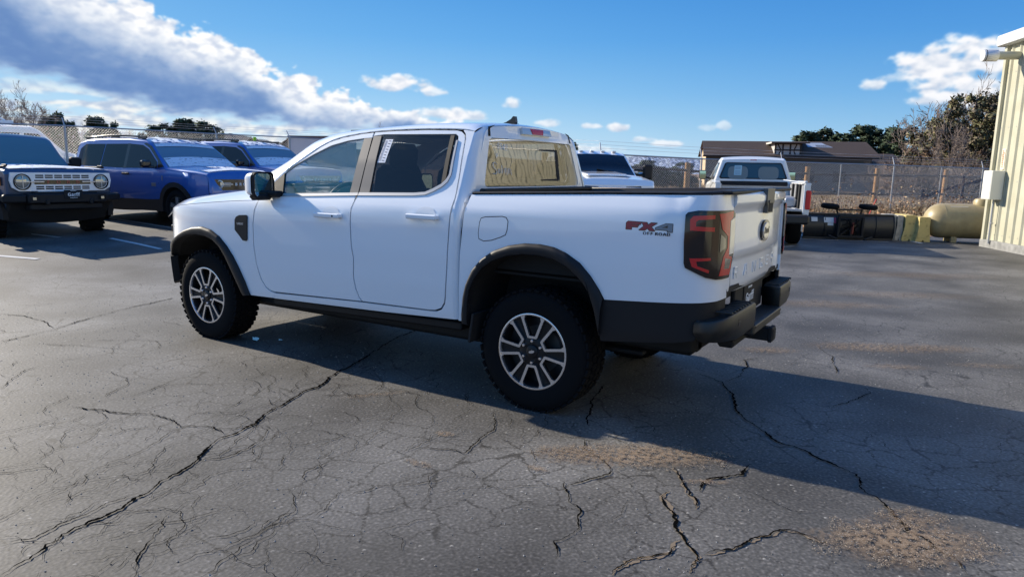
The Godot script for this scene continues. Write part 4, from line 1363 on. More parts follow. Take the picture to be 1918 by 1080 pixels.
	b.box(Vector3(2.26, .775, 0), Vector3(.20, .03, 1.0), .012)
	var bp := put("front_bumper", b, M.black, t)
	for sg in [1.0, -1.0]:
		b = MB.new()
		b.box(Vector3(2.385, .68, .56 * sg), Vector3(.03, .10, .20), .02)
		put("fog_lamp_recess", b, M.dark, bp)
		b = MB.new()
		b.box(Vector3(2.398, .68, .56 * sg), Vector3(.012, .05, .06), .01)
		put("fog_lamp", b, M.lamp_head, bp)
	b = MB.new()
	b.box(Vector3(2.405, .745, -.06), Vector3(.008, .15, .31), .003)
	put("dealer_plate", b, M.dark, t)
	dealer_words(t, Transform3D(Basis(Vector3(0, 0, -1), Vector3.UP, Vector3(1, 0, 0)), Vector3(2.410, .745, -.06)), 1.0)
	snow_sheet(t, ol, 3, 6, hw, .05, crown, .010, M.snow_thick, -.94, .94, .06, .45)
	snow_sheet(t, ol, 3, 6, hw, .05, crown, .008, M.snow, -.3, .9, .45, .95)

func super_duty(at: Vector3, turn: float) -> void:
	var t := thing("work_truck", "white full size pickup facing the camera behind the bed of the near truck", "pickup truck", at, turn)
	var hw := func(u: Vector2) -> float:
		var z := 1.0 - .03 * smoothstep(.9, .5, u.y)
		if u.y > 1.32:
			z -= .03 + (u.y - 1.32) * .26
		z -= .06 * pow(maxf(0, (u.x - 2.2) / .7), 2.0)
		return z
	var crown := func(p: Vector2) -> float: return .04
	var ol := [2.86, .55, 1, 2.92, .75, 0, 2.92, 1.22, 0, 2.84, 1.33, 0, 2.2, 1.39, 0, 1.45, 1.43, 2, 1.15, 1.65, 2, .80, 1.90, 0, .65, 1.965, 0, -.2, 2.0, 0, -1.0, 1.97, 0, -1.12, 1.90, 0, -1.25, 1.36, 0, -3.2, 1.38, 0, -3.24, .8, 1, -3.15, .6, 1]
	ol += arch_points(-2.0, .42, .5, 1) + [-1.4, .5, 1, 1.2, .5, 1] + arch_points(1.95, .42, .5, 1)
	shell(t, ["body", "underbody", "windscreen"], [M.white, M.dark, M.glass_dark], ol, hw, .06, crown)
	side_skin("side_window", pv([-.95, 1.40, -.85, 1.86, -.05, 1.88, -.05, 1.39]), hw, M.glass_dark, t)
	side_skin("side_window", pv([.05, 1.39, .05, 1.88, .62, 1.84, .95, 1.62, 1.22, 1.38]), hw, M.glass_dark, t)
	for sg in [1.0, -1.0]:
		var b := MB.new()
		b.box(Vector3(1.12, 1.52, 1.30 * sg), Vector3(.14, .36, .24), .05)
		b.bar(Vector3(1.12, 1.44, .96 * sg), Vector3(1.12, 1.46, 1.22 * sg), .03)
		b.bar(Vector3(1.12, 1.56, .96 * sg), Vector3(1.12, 1.56, 1.22 * sg), .025)
		put("tow_mirror", b, M.black, t)
		b = MB.new()
		b.box(Vector3(1.05, 1.46, 1.16 * sg), Vector3(.10, .09, .16), .03)
		put("mirror_cap", b, M.chrome, t)
		for cx in [-2.0, 1.95]:
			simple_wheel(t, Vector3(cx, .42, .86 * sg), .42, .28, .25, sg, 8, M.rim_grey)
		b = MB.new()
		b.box(Vector3(2.90, 1.02, .82 * sg), Vector3(.06, .30, .26), .04)
		put("headlight", b, M.lamp_clear, t)
	var b := MB.new()
	b.box(Vector3(2.93, 1.04, 0), Vector3(.05, .36, 1.30), .03)
	put("grille", b, M.gloss_black, t)
	b = MB.new()
	for y in [.94, 1.06, 1.16]:
		b.box(Vector3(2.96, y, 0), Vector3(.03, .05, 1.26), .01)
	put("grille_bars", b, M.chrome, t)
	b = MB.new()
	b.box(Vector3(2.95, .70, 0), Vector3(.16, .24, 1.96), .05)
	put("front_bumper", b, M.chrome, t)
	b = MB.new()
	for z in [-.55, -.27, .0, .27, .55]:
		b.box(Vector3(.66, 1.998, z), Vector3(.16, .035, .10), .014)
	put("roof_marker_lamps", b, M.silver_paint, t)
	b = MB.new()
	for s in [-.28, .28]:
		b.bar(Vector3(1.48, 1.475, s - .3), Vector3(1.34, 1.57, s + .28), .010)
	put("wiper", b, M.dark, t)
	b = MB.new()
	b.box(Vector3(1.9, 1.465, 0), Vector3(1.1, .05, .9), .024, Basis(Vector3(0, 0, 1), -.05))
	put("bonnet_bulge", b, M.white, t)

func old_pickup(at: Vector3, turn: float) -> void:
	var t := thing("old_pickup", "older white pickup seen from behind with its tailgate missing and paper in the rear window", "pickup truck", at, turn)
	var hw := func(u: Vector2) -> float:
		var z := .97 - .03 * smoothstep(.9, .5, u.y)
		if u.y > 1.30:
			z -= .06 + (u.y - 1.30) * .30
		return z
	var crown := func(p: Vector2) -> float: return .03
	# cab and nose
	var ol := [2.75, .55, 1, 2.80, .75, 0, 2.80, 1.15, 0, 2.7, 1.27, 0, 1.5, 1.34, 2, .95, 1.80, 0, .75, 1.88, 0, .2, 1.925, 0, -.42, 1.905, 0, -.56, 1.85, 0, -.72, 1.36, 0, -.76, .60, 1]
	ol += [1.2, .5, 1] + arch_points(1.85, .40, .48, 1)
	shell(t, ["cab", "underbody", "windscreen"], [M.white_dull, M.dark, M.glass_dark], ol, hw, .07, crown)
	var f := func(u: Vector2) -> Vector3: return Vector3(-.56 - (1.85 - u.y) * .327 - .035 * (1 - u.x * u.x), u.y, u.x)
	var b := MB.new()
	b.panel(pv([-.74, 1.40, .74, 1.40, .78, 1.43, .66, 1.76, .62, 1.79, -.62, 1.79, -.66, 1.76, -.78, 1.43]), .1, f, .01, Vector3(-1, 0, 0))
	var seal := put("window_seal", b, M.dark, t)
	b = MB.new()
	b.panel(pv([-.71, 1.425, .71, 1.425, .74, 1.445, .63, 1.745, .60, 1.765, -.60, 1.765, -.63, 1.745, -.74, 1.445]), .1, func(u: Vector2) -> Vector3: return f.call(u) + Vector3(-.004, 0, 0), .01, Vector3(-1, 0, 0))
	var win := put("rear_window", b, M.glass_green, t)
	b = MB.new()
	b.panel(pv([-.44, 1.49, -.27, 1.49, -.26, 1.72, -.43, 1.72]), .3, func(u: Vector2) -> Vector3: return f.call(u) + Vector3(-.006, 0, 0), .001, Vector3(-1, 0, 0))
	put("paper_notice", b, M.paper_blue, win)
	b = MB.new()
	for y in [1.52, 1.55, 1.58, 1.63, 1.66, 1.69]:
		b.panel(pv([-.42, y, -.29, y, -.29, y + .008, -.42, y + .008]), .3, func(u: Vector2) -> Vector3: return f.call(u) + Vector3(-.0085, 0, 0), 0.0, Vector3(-1, 0, 0))
	put("notice_print", b, M.print_ink, win)
	b = MB.new()
	for s in [-.35, .35]:
		b.panel(rounded(.46, .30, .1) * Transform2D(0, Vector2(-s, -1.545)), .2, func(u: Vector2) -> Vector3: return f.call(u) + Vector3(-.0052, 0, 0), 0.0, Vector3(-1, 0, 0))
	put("seat_backs", b, M.seat_grey, win)
	b = MB.new()
	b.box(Vector3(-.575, 1.842, 0), Vector3(.03, .045, .30), .01)
	var br := put("high_brake_light", b, M.lamp_clear, t)
	b = MB.new()
	b.box(Vector3(-.588, 1.842, 0), Vector3(.012, .035, .15), .004)
	put("red_lens", b, M.lamp_red, br)
	side_skin("side_window", pv([-.45, 1.38, -.40, 1.80, .62, 1.82, .90, 1.60, 1.15, 1.37]), hw, M.glass_side, t)
	# open load bed
	b = MB.new()
	for sg in [1.0, -1.0]:
		var o := pv([-.80, 1.32, -2.88, 1.32, -2.90, .68, -2.45, .62])
		o.append_array(PackedVector2Array())
		for k in 13:
			var a := PI * (1.06 - 1.12 * k / 12.0)
			o.append(Vector2(-1.95 + cos(a) * .48, .40 + sin(a) * .48))
		o.append(Vector2(-.80, .62))
		b.panel(o, .15, func(u: Vector2) -> Vector3: return Vector3(u.x, u.y, hw.call(u) * sg), .03, Vector3(0, 0, sg))
		b.box(Vector3(-1.84, 1.325, .91 * sg), Vector3(2.08, .05, .13), .02)
		b.box(Vector3(-2.88, 1.0, .90 * sg), Vector3(.04, .62, .12), .012)
	b.box(Vector3(-.82, 1.05, 0), Vector3(.04, .52, 1.8), .01)
	put("bed_side", b, M.white_dull, t)
	b = MB.new()
	b.box(Vector3(-1.85, .78, 0), Vector3(2.06, .05, 1.74), .01)
	for i in 9:
		b.box(Vector3(-1.85, .81, -.72 + i * .18), Vector3(2.0, .02, .07), .008)
	put("bed_floor", b, M.galv, t)
	b = MB.new()
	for sg in [1.0, -1.0]:
		b.box(Vector3(-1.85, 1.05, .83 * sg), Vector3(2.0, .5, .02), .004)
		b.box(Vector3(-1.95, .92, .66 * sg), Vector3(.8, .26, .3), .08)
	put("bed_lining", b, M.galv, t)
	b = MB.new()
	for q in [[-2.55, .80], [-2.20, .80], [-1.6, .8]]:
		b.box(Vector3(q[0], 1.06, q[1]), Vector3(.11, .52, .05), .01, Basis(Vector3(0, 0, 1), .12))
	b.box(Vector3(-.88, 1.30, 0), Vector3(.10, .10, 1.55), .02)
	put("load_straps", b, M.dark, t)
	b = MB.new()
	b.box(Vector3(-2.90, 1.02, .845), Vector3(.035, .60, .03), .006)
	b.box(Vector3(-2.42, 1.375, .86), Vector3(1.0, .035, .05), .008)
	b.bar(Vector3(-2.9, 1.36, .84), Vector3(-1.9, 1.40, .55), .012)
	put("bed_rail_frame", b, M.white, t)
	for sg in [1.0, -1.0]:
		b = MB.new()
		b.box(Vector3(-2.895, 1.0, .925 * sg), Vector3(.05, .40, .11), .02)
		put("tail_lamp", b, M.lamp_red, t)
		for cx in [-1.95, 1.85]:
			simple_wheel(t, Vector3(cx, .40, .82 * sg), .40, .27, .22, sg, 0, M.rim_grey)
		b = MB.new()
		b.box(Vector3(1.02, 1.48, 1.12 * sg), Vector3(.10, .24, .19), .04)
		b.bar(Vector3(1.05, 1.38, .90 * sg), Vector3(1.03, 1.42, 1.04 * sg), .025)
		var mm := put("door_mirror", b, M.black, t)
		b = MB.new()
		b.box(Vector3(.967, 1.48, 1.12 * sg), Vector3(.006, .20, .155), .002)
		put("mirror_glass", b, M.mirror_green, mm)
	b = MB.new()
	b.box(Vector3(-3.02, .60, 0), Vector3(.20, .20, 1.92), .05)
	put("rear_bumper", b, M.bumper, t)
	b = MB.new()
	b.box(Vector3(-1.9, .52, 0), Vector3(2.2, .16, 1.0), .04)
	b.box(Vector3(-2.9, .40, 0), Vector3(.3, .14, .9), .04)
	put("chassis", b, M.dark, t)

func utility_van(at: Vector3, turn: float) -> void:
	var t := thing("work_van", "white work van with a snowy roof and a ladder rack behind the chain link fence", "van", at, turn)
	var hw := func(u: Vector2) -> float:
		return .98 - (0.0 if u.y < 1.3 else (u.y - 1.3) * .16) - .05 * smoothstep(2.2, 2.8, u.x)
	var crown := func(_p: Vector2) -> float: return .05
	var ol := [2.70, .45, 1, 2.78, .7, 0, 2.74, 1.05, 0, 1.95, 1.28, 2, 1.3, 1.95, 0, 1.1, 2.05, 0, -2.4, 2.08, 0, -2.6, 1.98, 0, -2.68, .6, 1, -2.6, .42, 1]
	ol += arch_points(-1.75, .36, .43, 1) + [1.2, .40, 1] + arch_points(1.8, .36, .43, 1)
	shell(t, ["body", "underbody", "windscreen"], [M.white_dull, M.dark, M.glass_dark], ol, hw, .08, crown)
	for q in [[-2.4, -1.45], [-1.4, -.4], [-.35, .75]]:
		side_skin("side_window", pv([q[0], 1.38, q[0], 1.86, q[1], 1.86, q[1], 1.38]), hw, M.glass_dark, t)
	side_skin("side_window", pv([.86, 1.36, .86, 1.86, 1.25, 1.84, 1.72, 1.36]), hw, M.glass_dark, t)
	for cx in [-1.75, 1.8]:
		for sg in [1.0, -1.0]:
			simple_wheel(t, Vector3(cx, .36, .86 * sg), .36, .24, .2, sg, 0, M.rim_grey)
	snow_sheet(t, ol, 5, 6, hw, .08, crown, .012, M.snow_thick, -.95, .95)
	var b := MB.new()
	for x in [-2.1, .1]:
		b.bar(Vector3(x, 2.05, -.95), Vector3(x, 2.42, -.82), .035)
		b.bar(Vector3(x, 2.05, .95), Vector3(x, 2.42, .82), .035)
		b.bar(Vector3(x, 2.36, -.9), Vector3(x, 2.36, .9), .03)
		for sg in [1.0, -1.0]:
			b.bar(Vector3(x - .3, 2.22, .88 * sg), Vector3(x, 2.42, .84 * sg), .025)
			b.bar(Vector3(x + .3, 2.22, .88 * sg), Vector3(x, 2.42, .84 * sg), .025)
	for sg in [1.0, -1.0]:
		b.box(Vector3(-1.0, 2.20, .90 * sg), Vector3(3.2, .09, .06), .01)
	put("ladder_rack", b, M.white, t)

# ---------------------------------------------------------------- sky, materials
func pick(tab: Array, x: float) -> float:
	for i in range(1, tab.size()):
		if x <= tab[i][0]:
			return lerpf(tab[i - 1][1], tab[i][1], clampf((x - tab[i - 1][0]) / (tab[i][0] - tab[i - 1][0]), 0, 1))
	return tab[-1][1]

const AIR := [[0.0, .88, .93, .965], [3.0, .73, .865, .955], [6.0, .565, .775, .94], [10.0, .41, .68, .915], [14.0, .325, .61, .88], [25.0, .29, .57, .875], [60.0, .235, .48, .81], [90.0, .21, .45, .78]]
const BANK_TOP := [[-150, 2.0], [-120, 12.0], [-95, 21.0], [-80, 17.5], [-66.7, 14.3], [-63.0, 12.9], [-59.4, 11.2], [-56.8, 9.9], [-53.3, 9.2], [-51.2, 8.0], [-50.1, 7.2], [-47.0, 6.5], [-43.8, 5.5], [-40.5, 4.8], [-37.6, 4.3], [-34.6, 3.7], [-32.1, 3.0], [-30, 1.5], [-28, -3]]
const BANK_DARK := [[-95, 15.0], [-66.9, 11.0], [-65.4, 9.5], [-63.3, 8.8], [-59.6, 7.6], [-55.3, 6.5], [-51.6, 5.8], [-50.0, 4.8], [-48.5, 3.6], [-40, 3.4], [-32, 2]]
const BANK_LOW := [[-95, 6.5], [-67.4, 5.5], [-64.5, 5.2], [-63.0, 4.8], [-59.9, 4.0], [-57.2, 3.5], [-54.0, 3.1], [-50.2, 3.0], [-47.1, 2.6], [-43.0, 2.6], [-32, 1.8]]
const PUFFS := [[-41.2, 6.5, 2.6, .75, 1.0], [-38.2, 6.0, 1.1, .45, .8], [-42.8, 6.4, .9, .4, .8], [-32.2, 5.3, .9, .5, .9], [-38.0, 4.3, 2.4, .6, .9], [-35.2, 4.2, 1.6, .5, .9], [-29.1, 3.8, 1.3, .35, .8], [-23.7, 3.5, .9, .42, .95], [-25.8, 3.6, .9, .25, .8], [-20.0, 2.3, 1.6, .3, .8], [-21.6, 2.6, 1.0, .25, .7], [-15.6, 3.7, .6, .45, .6], [-16.8, 3.5, .7, .3, .4], [-5.4, 6.5, .9, .55, .9], [-4.2, 6.8, 1.6, .5, .6], [-3.5, 8.0, 1.0, .7, .35], [-2.2, 7.4, 2.3, 1.35, 1.0], [-.2, 7.9, 2.2, 1.5, 1.0], [2.2, 7.6, 2.8, 1.8, 1.0], [-1.0, 6.3, 3.0, 1.0, 1.0], [-.9, 5.3, 2.8, .8, .95], [1.8, 4.9, 3.4, 1.1, .85], [6, 7, 4, 1.6, .9], [-27, 1.8, 4, .35, .6], [-34, 2.4, 3, .5, .6]]

func sky_color(az: float, el: float, n: FastNoiseLite, m: FastNoiseLite) -> Color:
	var i := 1
	while i < AIR.size() - 1 and AIR[i][0] < el:
		i += 1
	var f := clampf((el - AIR[i - 1][0]) / (AIR[i][0] - AIR[i - 1][0]), 0, 1)
	var c := Color(lerpf(AIR[i - 1][1], AIR[i][1], f), lerpf(AIR[i - 1][2], AIR[i][2], f), lerpf(AIR[i - 1][3], AIR[i][3], f))
	var side := smoothstep(-50.0, 5.0, az) * smoothstep(75.0, 5.0, az)
	c = c * Color(1, 1, 1).lerp(Color(.80, .885, .945), side)
	# whiter towards the sun
	var d := acos(clampf(sin(deg_to_rad(el)) * .443 + cos(deg_to_rad(el)) * .896 * cos(deg_to_rad(az + 93.0)), -1, 1))
	c = c.lerp(Color(1, .99, .97), .85 * exp(-pow(d / .36, 1.4)))
	if el < 0.0 or el > 45.0:
		return c
	var q := n.get_noise_2d(az * 3.0, el * 5.0)
	var h := m.get_noise_2d(az * 3.0, el * 6.0)
	# scattered fair weather clouds all round outside the view
	var out := maxf(smoothstep(8.0, 14.0, az), smoothstep(-72.0, -82.0, az))
	if out > 0.0:
		var g := n.get_noise_2d(az * .55 + 300.0, el * 1.6) * .75 + q * .35 - .26 + .10 * smoothstep(30.0, 8.0, el)
		var a := smoothstep(.0, .16, g) * out * smoothstep(42.0, 26.0, el) * smoothstep(0.0, 3.0, el)
		c = c.lerp(Color(.97, .97, .98).lerp(Color(.80, .84, .90), clampf(.5 - h * 1.4, 0, 1)), a)
	# the bank with its bright rim and blue grey belly
	if az < -26.0 and az > -150.0:
		var top := pick(BANK_TOP, az)
		var dt := top - el + q * 1.5 + h * .35
		var dl := el - pick(BANK_LOW, az) + n.get_noise_2d(az * 2.0 + 90.0, el * 6.0) * 1.1
		var a := smoothstep(.0, .42, dt) * smoothstep(-.2, .7, dl)
		if a > 0.0:
			var deep := smoothstep(-.1, 1.0, (top - el + q * .9) / maxf(.5, top - pick(BANK_DARK, az)) - .52 + h * .25)
			var belly := Color(.41, .545, .75).lerp(Color(.56, .67, .83), clampf(h * .35 + .22 - .2 * smoothstep(3.0, 8.0, el), 0, 1))
			belly = belly.lerp(Color(.74, .80, .89), smoothstep(1.2, .0, dl) * .6)
			var rim := Color(1, 1, 1).lerp(Color(.80, .84, .91), clampf(.35 - h * 1.6, 0, 1))
			c = c.lerp(rim.lerp(belly, deep), a)
	# low streaks of cloud below it
	if az < -40.0 and el < 6.5:
		var g := n.get_noise_2d(az * 1.2 + 500.0, el * 7.0) + .18 * smoothstep(-45.0, -62.0, az) + .05
		var a := smoothstep(-.05, .25, g) * smoothstep(6.5, 4.0, el) * smoothstep(-40.0, -46.0, az) * .85
		a *= 1.0 - smoothstep(-.2, .7, el - pick(BANK_LOW, az))
		c = c.lerp(Color(.98, .97, .95).lerp(Color(.72, .77, .86), clampf(.45 - h * 1.8, 0, 1)), a)
	for p in PUFFS:
		var dx: float = (az - p[0]) / p[2]
		var dy: float = (el - p[1]) / p[3]
		if absf(dx) < 2.0 and absf(dy) < 2.2:
			if dy < 0.0:
				dy *= 1.25
			var k := 1.0 - dx * dx - dy * dy + q * 1.15 + h * .45
			var a: float = smoothstep(-.22, .75, k) * p[4]
			c = c.lerp(Color(.975, .975, .985).lerp(Color(.76, .81, .885), clampf(.38 - dy * .42 - h * .9, 0, 1)), a)
	return c

func sky_image() -> Image:
	var n := FastNoiseLite.new()
	n.seed = 11
	n.noise_type = FastNoiseLite.TYPE_SIMPLEX_SMOOTH
	n.frequency = .11
	n.fractal_octaves = 5
	n.fractal_gain = .55
	var m := FastNoiseLite.new()
	m.seed = 4
	m.noise_type = FastNoiseLite.TYPE_SIMPLEX_SMOOTH
	m.frequency = .22
	m.fractal_octaves = 4
	var big: Image
	for pas in 2:
		var w := 1024 if pas == 0 else 4096
		var x0 := 0 if pas == 0 else int((-82.0 / 360.0 + .5) * 4096)
		var x1 := w if pas == 0 else int((14.0 / 360.0 + .5) * 4096)
		var y0 := 0 if pas == 0 else int((.5 - 32.0 / 180.0) * 2048)
		var y1 := w / 2 if pas == 0 else 1024
		var data := PackedByteArray()
		data.resize((x1 - x0) * (y1 - y0) * 3)
		var at := 0
		for y in range(y0, y1):
			var el := (.5 - (y + .5) * 2.0 / w) * 180.0
			for x in range(x0, x1):
				var c := Color(.36, .34, .32) if el < 0.0 else sky_color(((x + .5) / w - .5) * 360.0, el, n, m)
				data[at] = clampi(int(c.r * 255.0), 0, 255)
				data[at + 1] = clampi(int(c.g * 255.0), 0, 255)
				data[at + 2] = clampi(int(c.b * 255.0), 0, 255)
				at += 3
		var im := Image.create_from_data(x1 - x0, y1 - y0, false, Image.FORMAT_RGB8, data)
		if pas == 0:
			im.resize(4096, 2048, Image.INTERPOLATE_BILINEAR)
			big = im
		else:
			big.blit_rect(im, Rect2i(0, 0, x1 - x0, y1 - y0), Vector2i(x0, y0))
	# north lies on the first column
	var turned := Image.create(4096, 2048, false, Image.FORMAT_RGB8)
	turned.blit_rect(big, Rect2i(2048, 0, 2048, 2048), Vector2i.ZERO)
	turned.blit_rect(big, Rect2i(0, 0, 2048, 2048), Vector2i(2048, 0))
	return turned

func materials() -> void:
	M.white = mat(Color(.84, .865, .90), .28, 0, 1.0)
	M.white_cup = mat(Color(.78, .79, .80), .30, 0, 1.0)
	M.white_dull = mat(Color(.74, .74, .73), .35, 0, .6)
	M.blue = mat(Color(.020, .105, .40), .32, .25, 1.0)
	M.slate = mat(Color(.055, .085, .15), .32, .3, 1.0)
	M.black = mat(Color(.016, .016, .018), .55, 0, 0, .35)
	M.gloss_black = mat(Color(.007, .007, .009), .16, 0, .25)
	M.dark = mat(Color(.010, .010, .011), .8)
	M.bumper = mat(Color(.019, .019, .018), .46)
	M.rubber = mat(Color(.008, .008, .009), .9, 0, 0, .25)
	M.rim_dark = mat(Color(.018, .018, .02), .4, .3)
	M.rim_black = mat(Color(.008, .008, .009), .42, 0, 0, .4)
	M.rim_grey = mat(Color(.28, .29, .31), .35, .7)
	M.machined = mat(Color(.78, .78, .80), .26, .95)
	M.steel = mat(Color(.10, .10, .10), .5, .8)
	M.chrome = mat(Color(.85, .85, .87), .12, 1.0)
	M.satin = mat(Color(.42, .41, .41), .32, .8)
	M.pillar = mat(Color(.105, .10, .10), .34, .2)
	M.silver_paint = mat(Color(.62, .62, .63), .3, .5)
	M.taupe = mat(Color(.10, .095, .085), .45)
	M.glass_front = pane(Color(.02, .17, .22), .36)
	M.glass_rear = pane(Color(.006, .006, .008), .80)
	M.glass_dark = mat(Color(.006, .007, .009), .05, 0, 0, .42)
	M.glass_side = mat(Color(.016, .019, .024), .05, 0, 0, .4)
	M.glass_frost = mat(Color(.10, .16, .21), .3, 0, 0, .8)
	M.glass_teal = mat(Color(.10, .19, .21), .06, 0, 0, .8)
	M.glass_green = mat(Color(.025, .05, .055), .05, 0, 0, .8)
	M.mirror = mat(Color(.55, .72, .76), .01, 1.0)
	M.mirror_green = mat(Color(.42, .62, .52), .02, 1.0)
	M.amber = mat(Color(.55, .16, .02), .25, 0, .6)
	M.lamp_clear = mat(Color(.62, .62, .60), .12, .3, .8)
	M.lamp_head = mat(Color(.40, .40, .36), .10, .6, .8)
	M.lamp_red = mat(Color(.60, .012, .016), .22, 0, .3)
	M.lamp_dark = mat(Color(.010, .006, .008), .10, 0, .25)
	M.lamp_smoke = mat(Color(.16, .155, .14), .12, .4, 1.0)
	M.chalk = mat(Color(.86, .86, .86), .6)
	M.paper = mat(Color(.75, .77, .82), .7)
	M.paper_blue = mat(Color(.36, .56, .64), .7)
	M.print_ink = mat(Color(.10, .12, .20), .7)
	M.cloth = mat(Color(.016, .016, .018), .85)
	M.lining = mat(Color(.30, .29, .28), .9)
	M.grey_plastic = mat(Color(.10, .11, .12), .45)
	M.decal_red = mat(Color(.30, .035, .045), .35)
	M.decal_grey = mat(Color(.22, .24, .27), .35)
	M.letter_red = mat(Color(.50, .10, .06), .45)
	M.galv = mat(Color(.42, .43, .45), .42, .5)
	M.seat_grey = mat(Color(.16, .19, .19), .5)
	# coated privacy glass: half a mirror, slightly wavy
	var im := Image.create(4, 4, false, Image.FORMAT_RGBA8)
	im.fill(Color(.82, .81, .78, .27))
	var g := StandardMaterial3D.new()
	g.transparency = BaseMaterial3D.TRANSPARENCY_ALPHA
	g.albedo_texture = ImageTexture.create_from_image(im)
	g.metallic = 1.0
	g.roughness = .015
	g.normal_enabled = true
	g.normal_texture = noise_tex(256, .011, 2, null, true, 8, 4.0)
	g.normal_scale = .075
	g.uv1_scale = Vector3(.8, 1.3, 1)
	M.glass_mirror = g
	# snow: full cover and half blown away
	for k in 2:
		var s := mat(Color(1, 1, 1), .9)
		var lo := Color(.80, .84, .90, 0)
		var hi := Color(.86, .89, .93, 1)
		s.albedo_texture = noise_tex(256, .03, 6, ramp([.0, lo, .46, lo, .47, hi, 1.0, hi]) if k == 0 else ramp([.0, lo, .26, lo, .27, hi, 1.0, hi]), false, 3 + k)
		s.transparency = BaseMaterial3D.TRANSPARENCY_ALPHA_SCISSOR
		s.alpha_scissor_threshold = .5
		s.uv1_scale = Vector3(1.0, 1.0, 1)
		M["snow" if k == 0 else "snow_thick"] = s

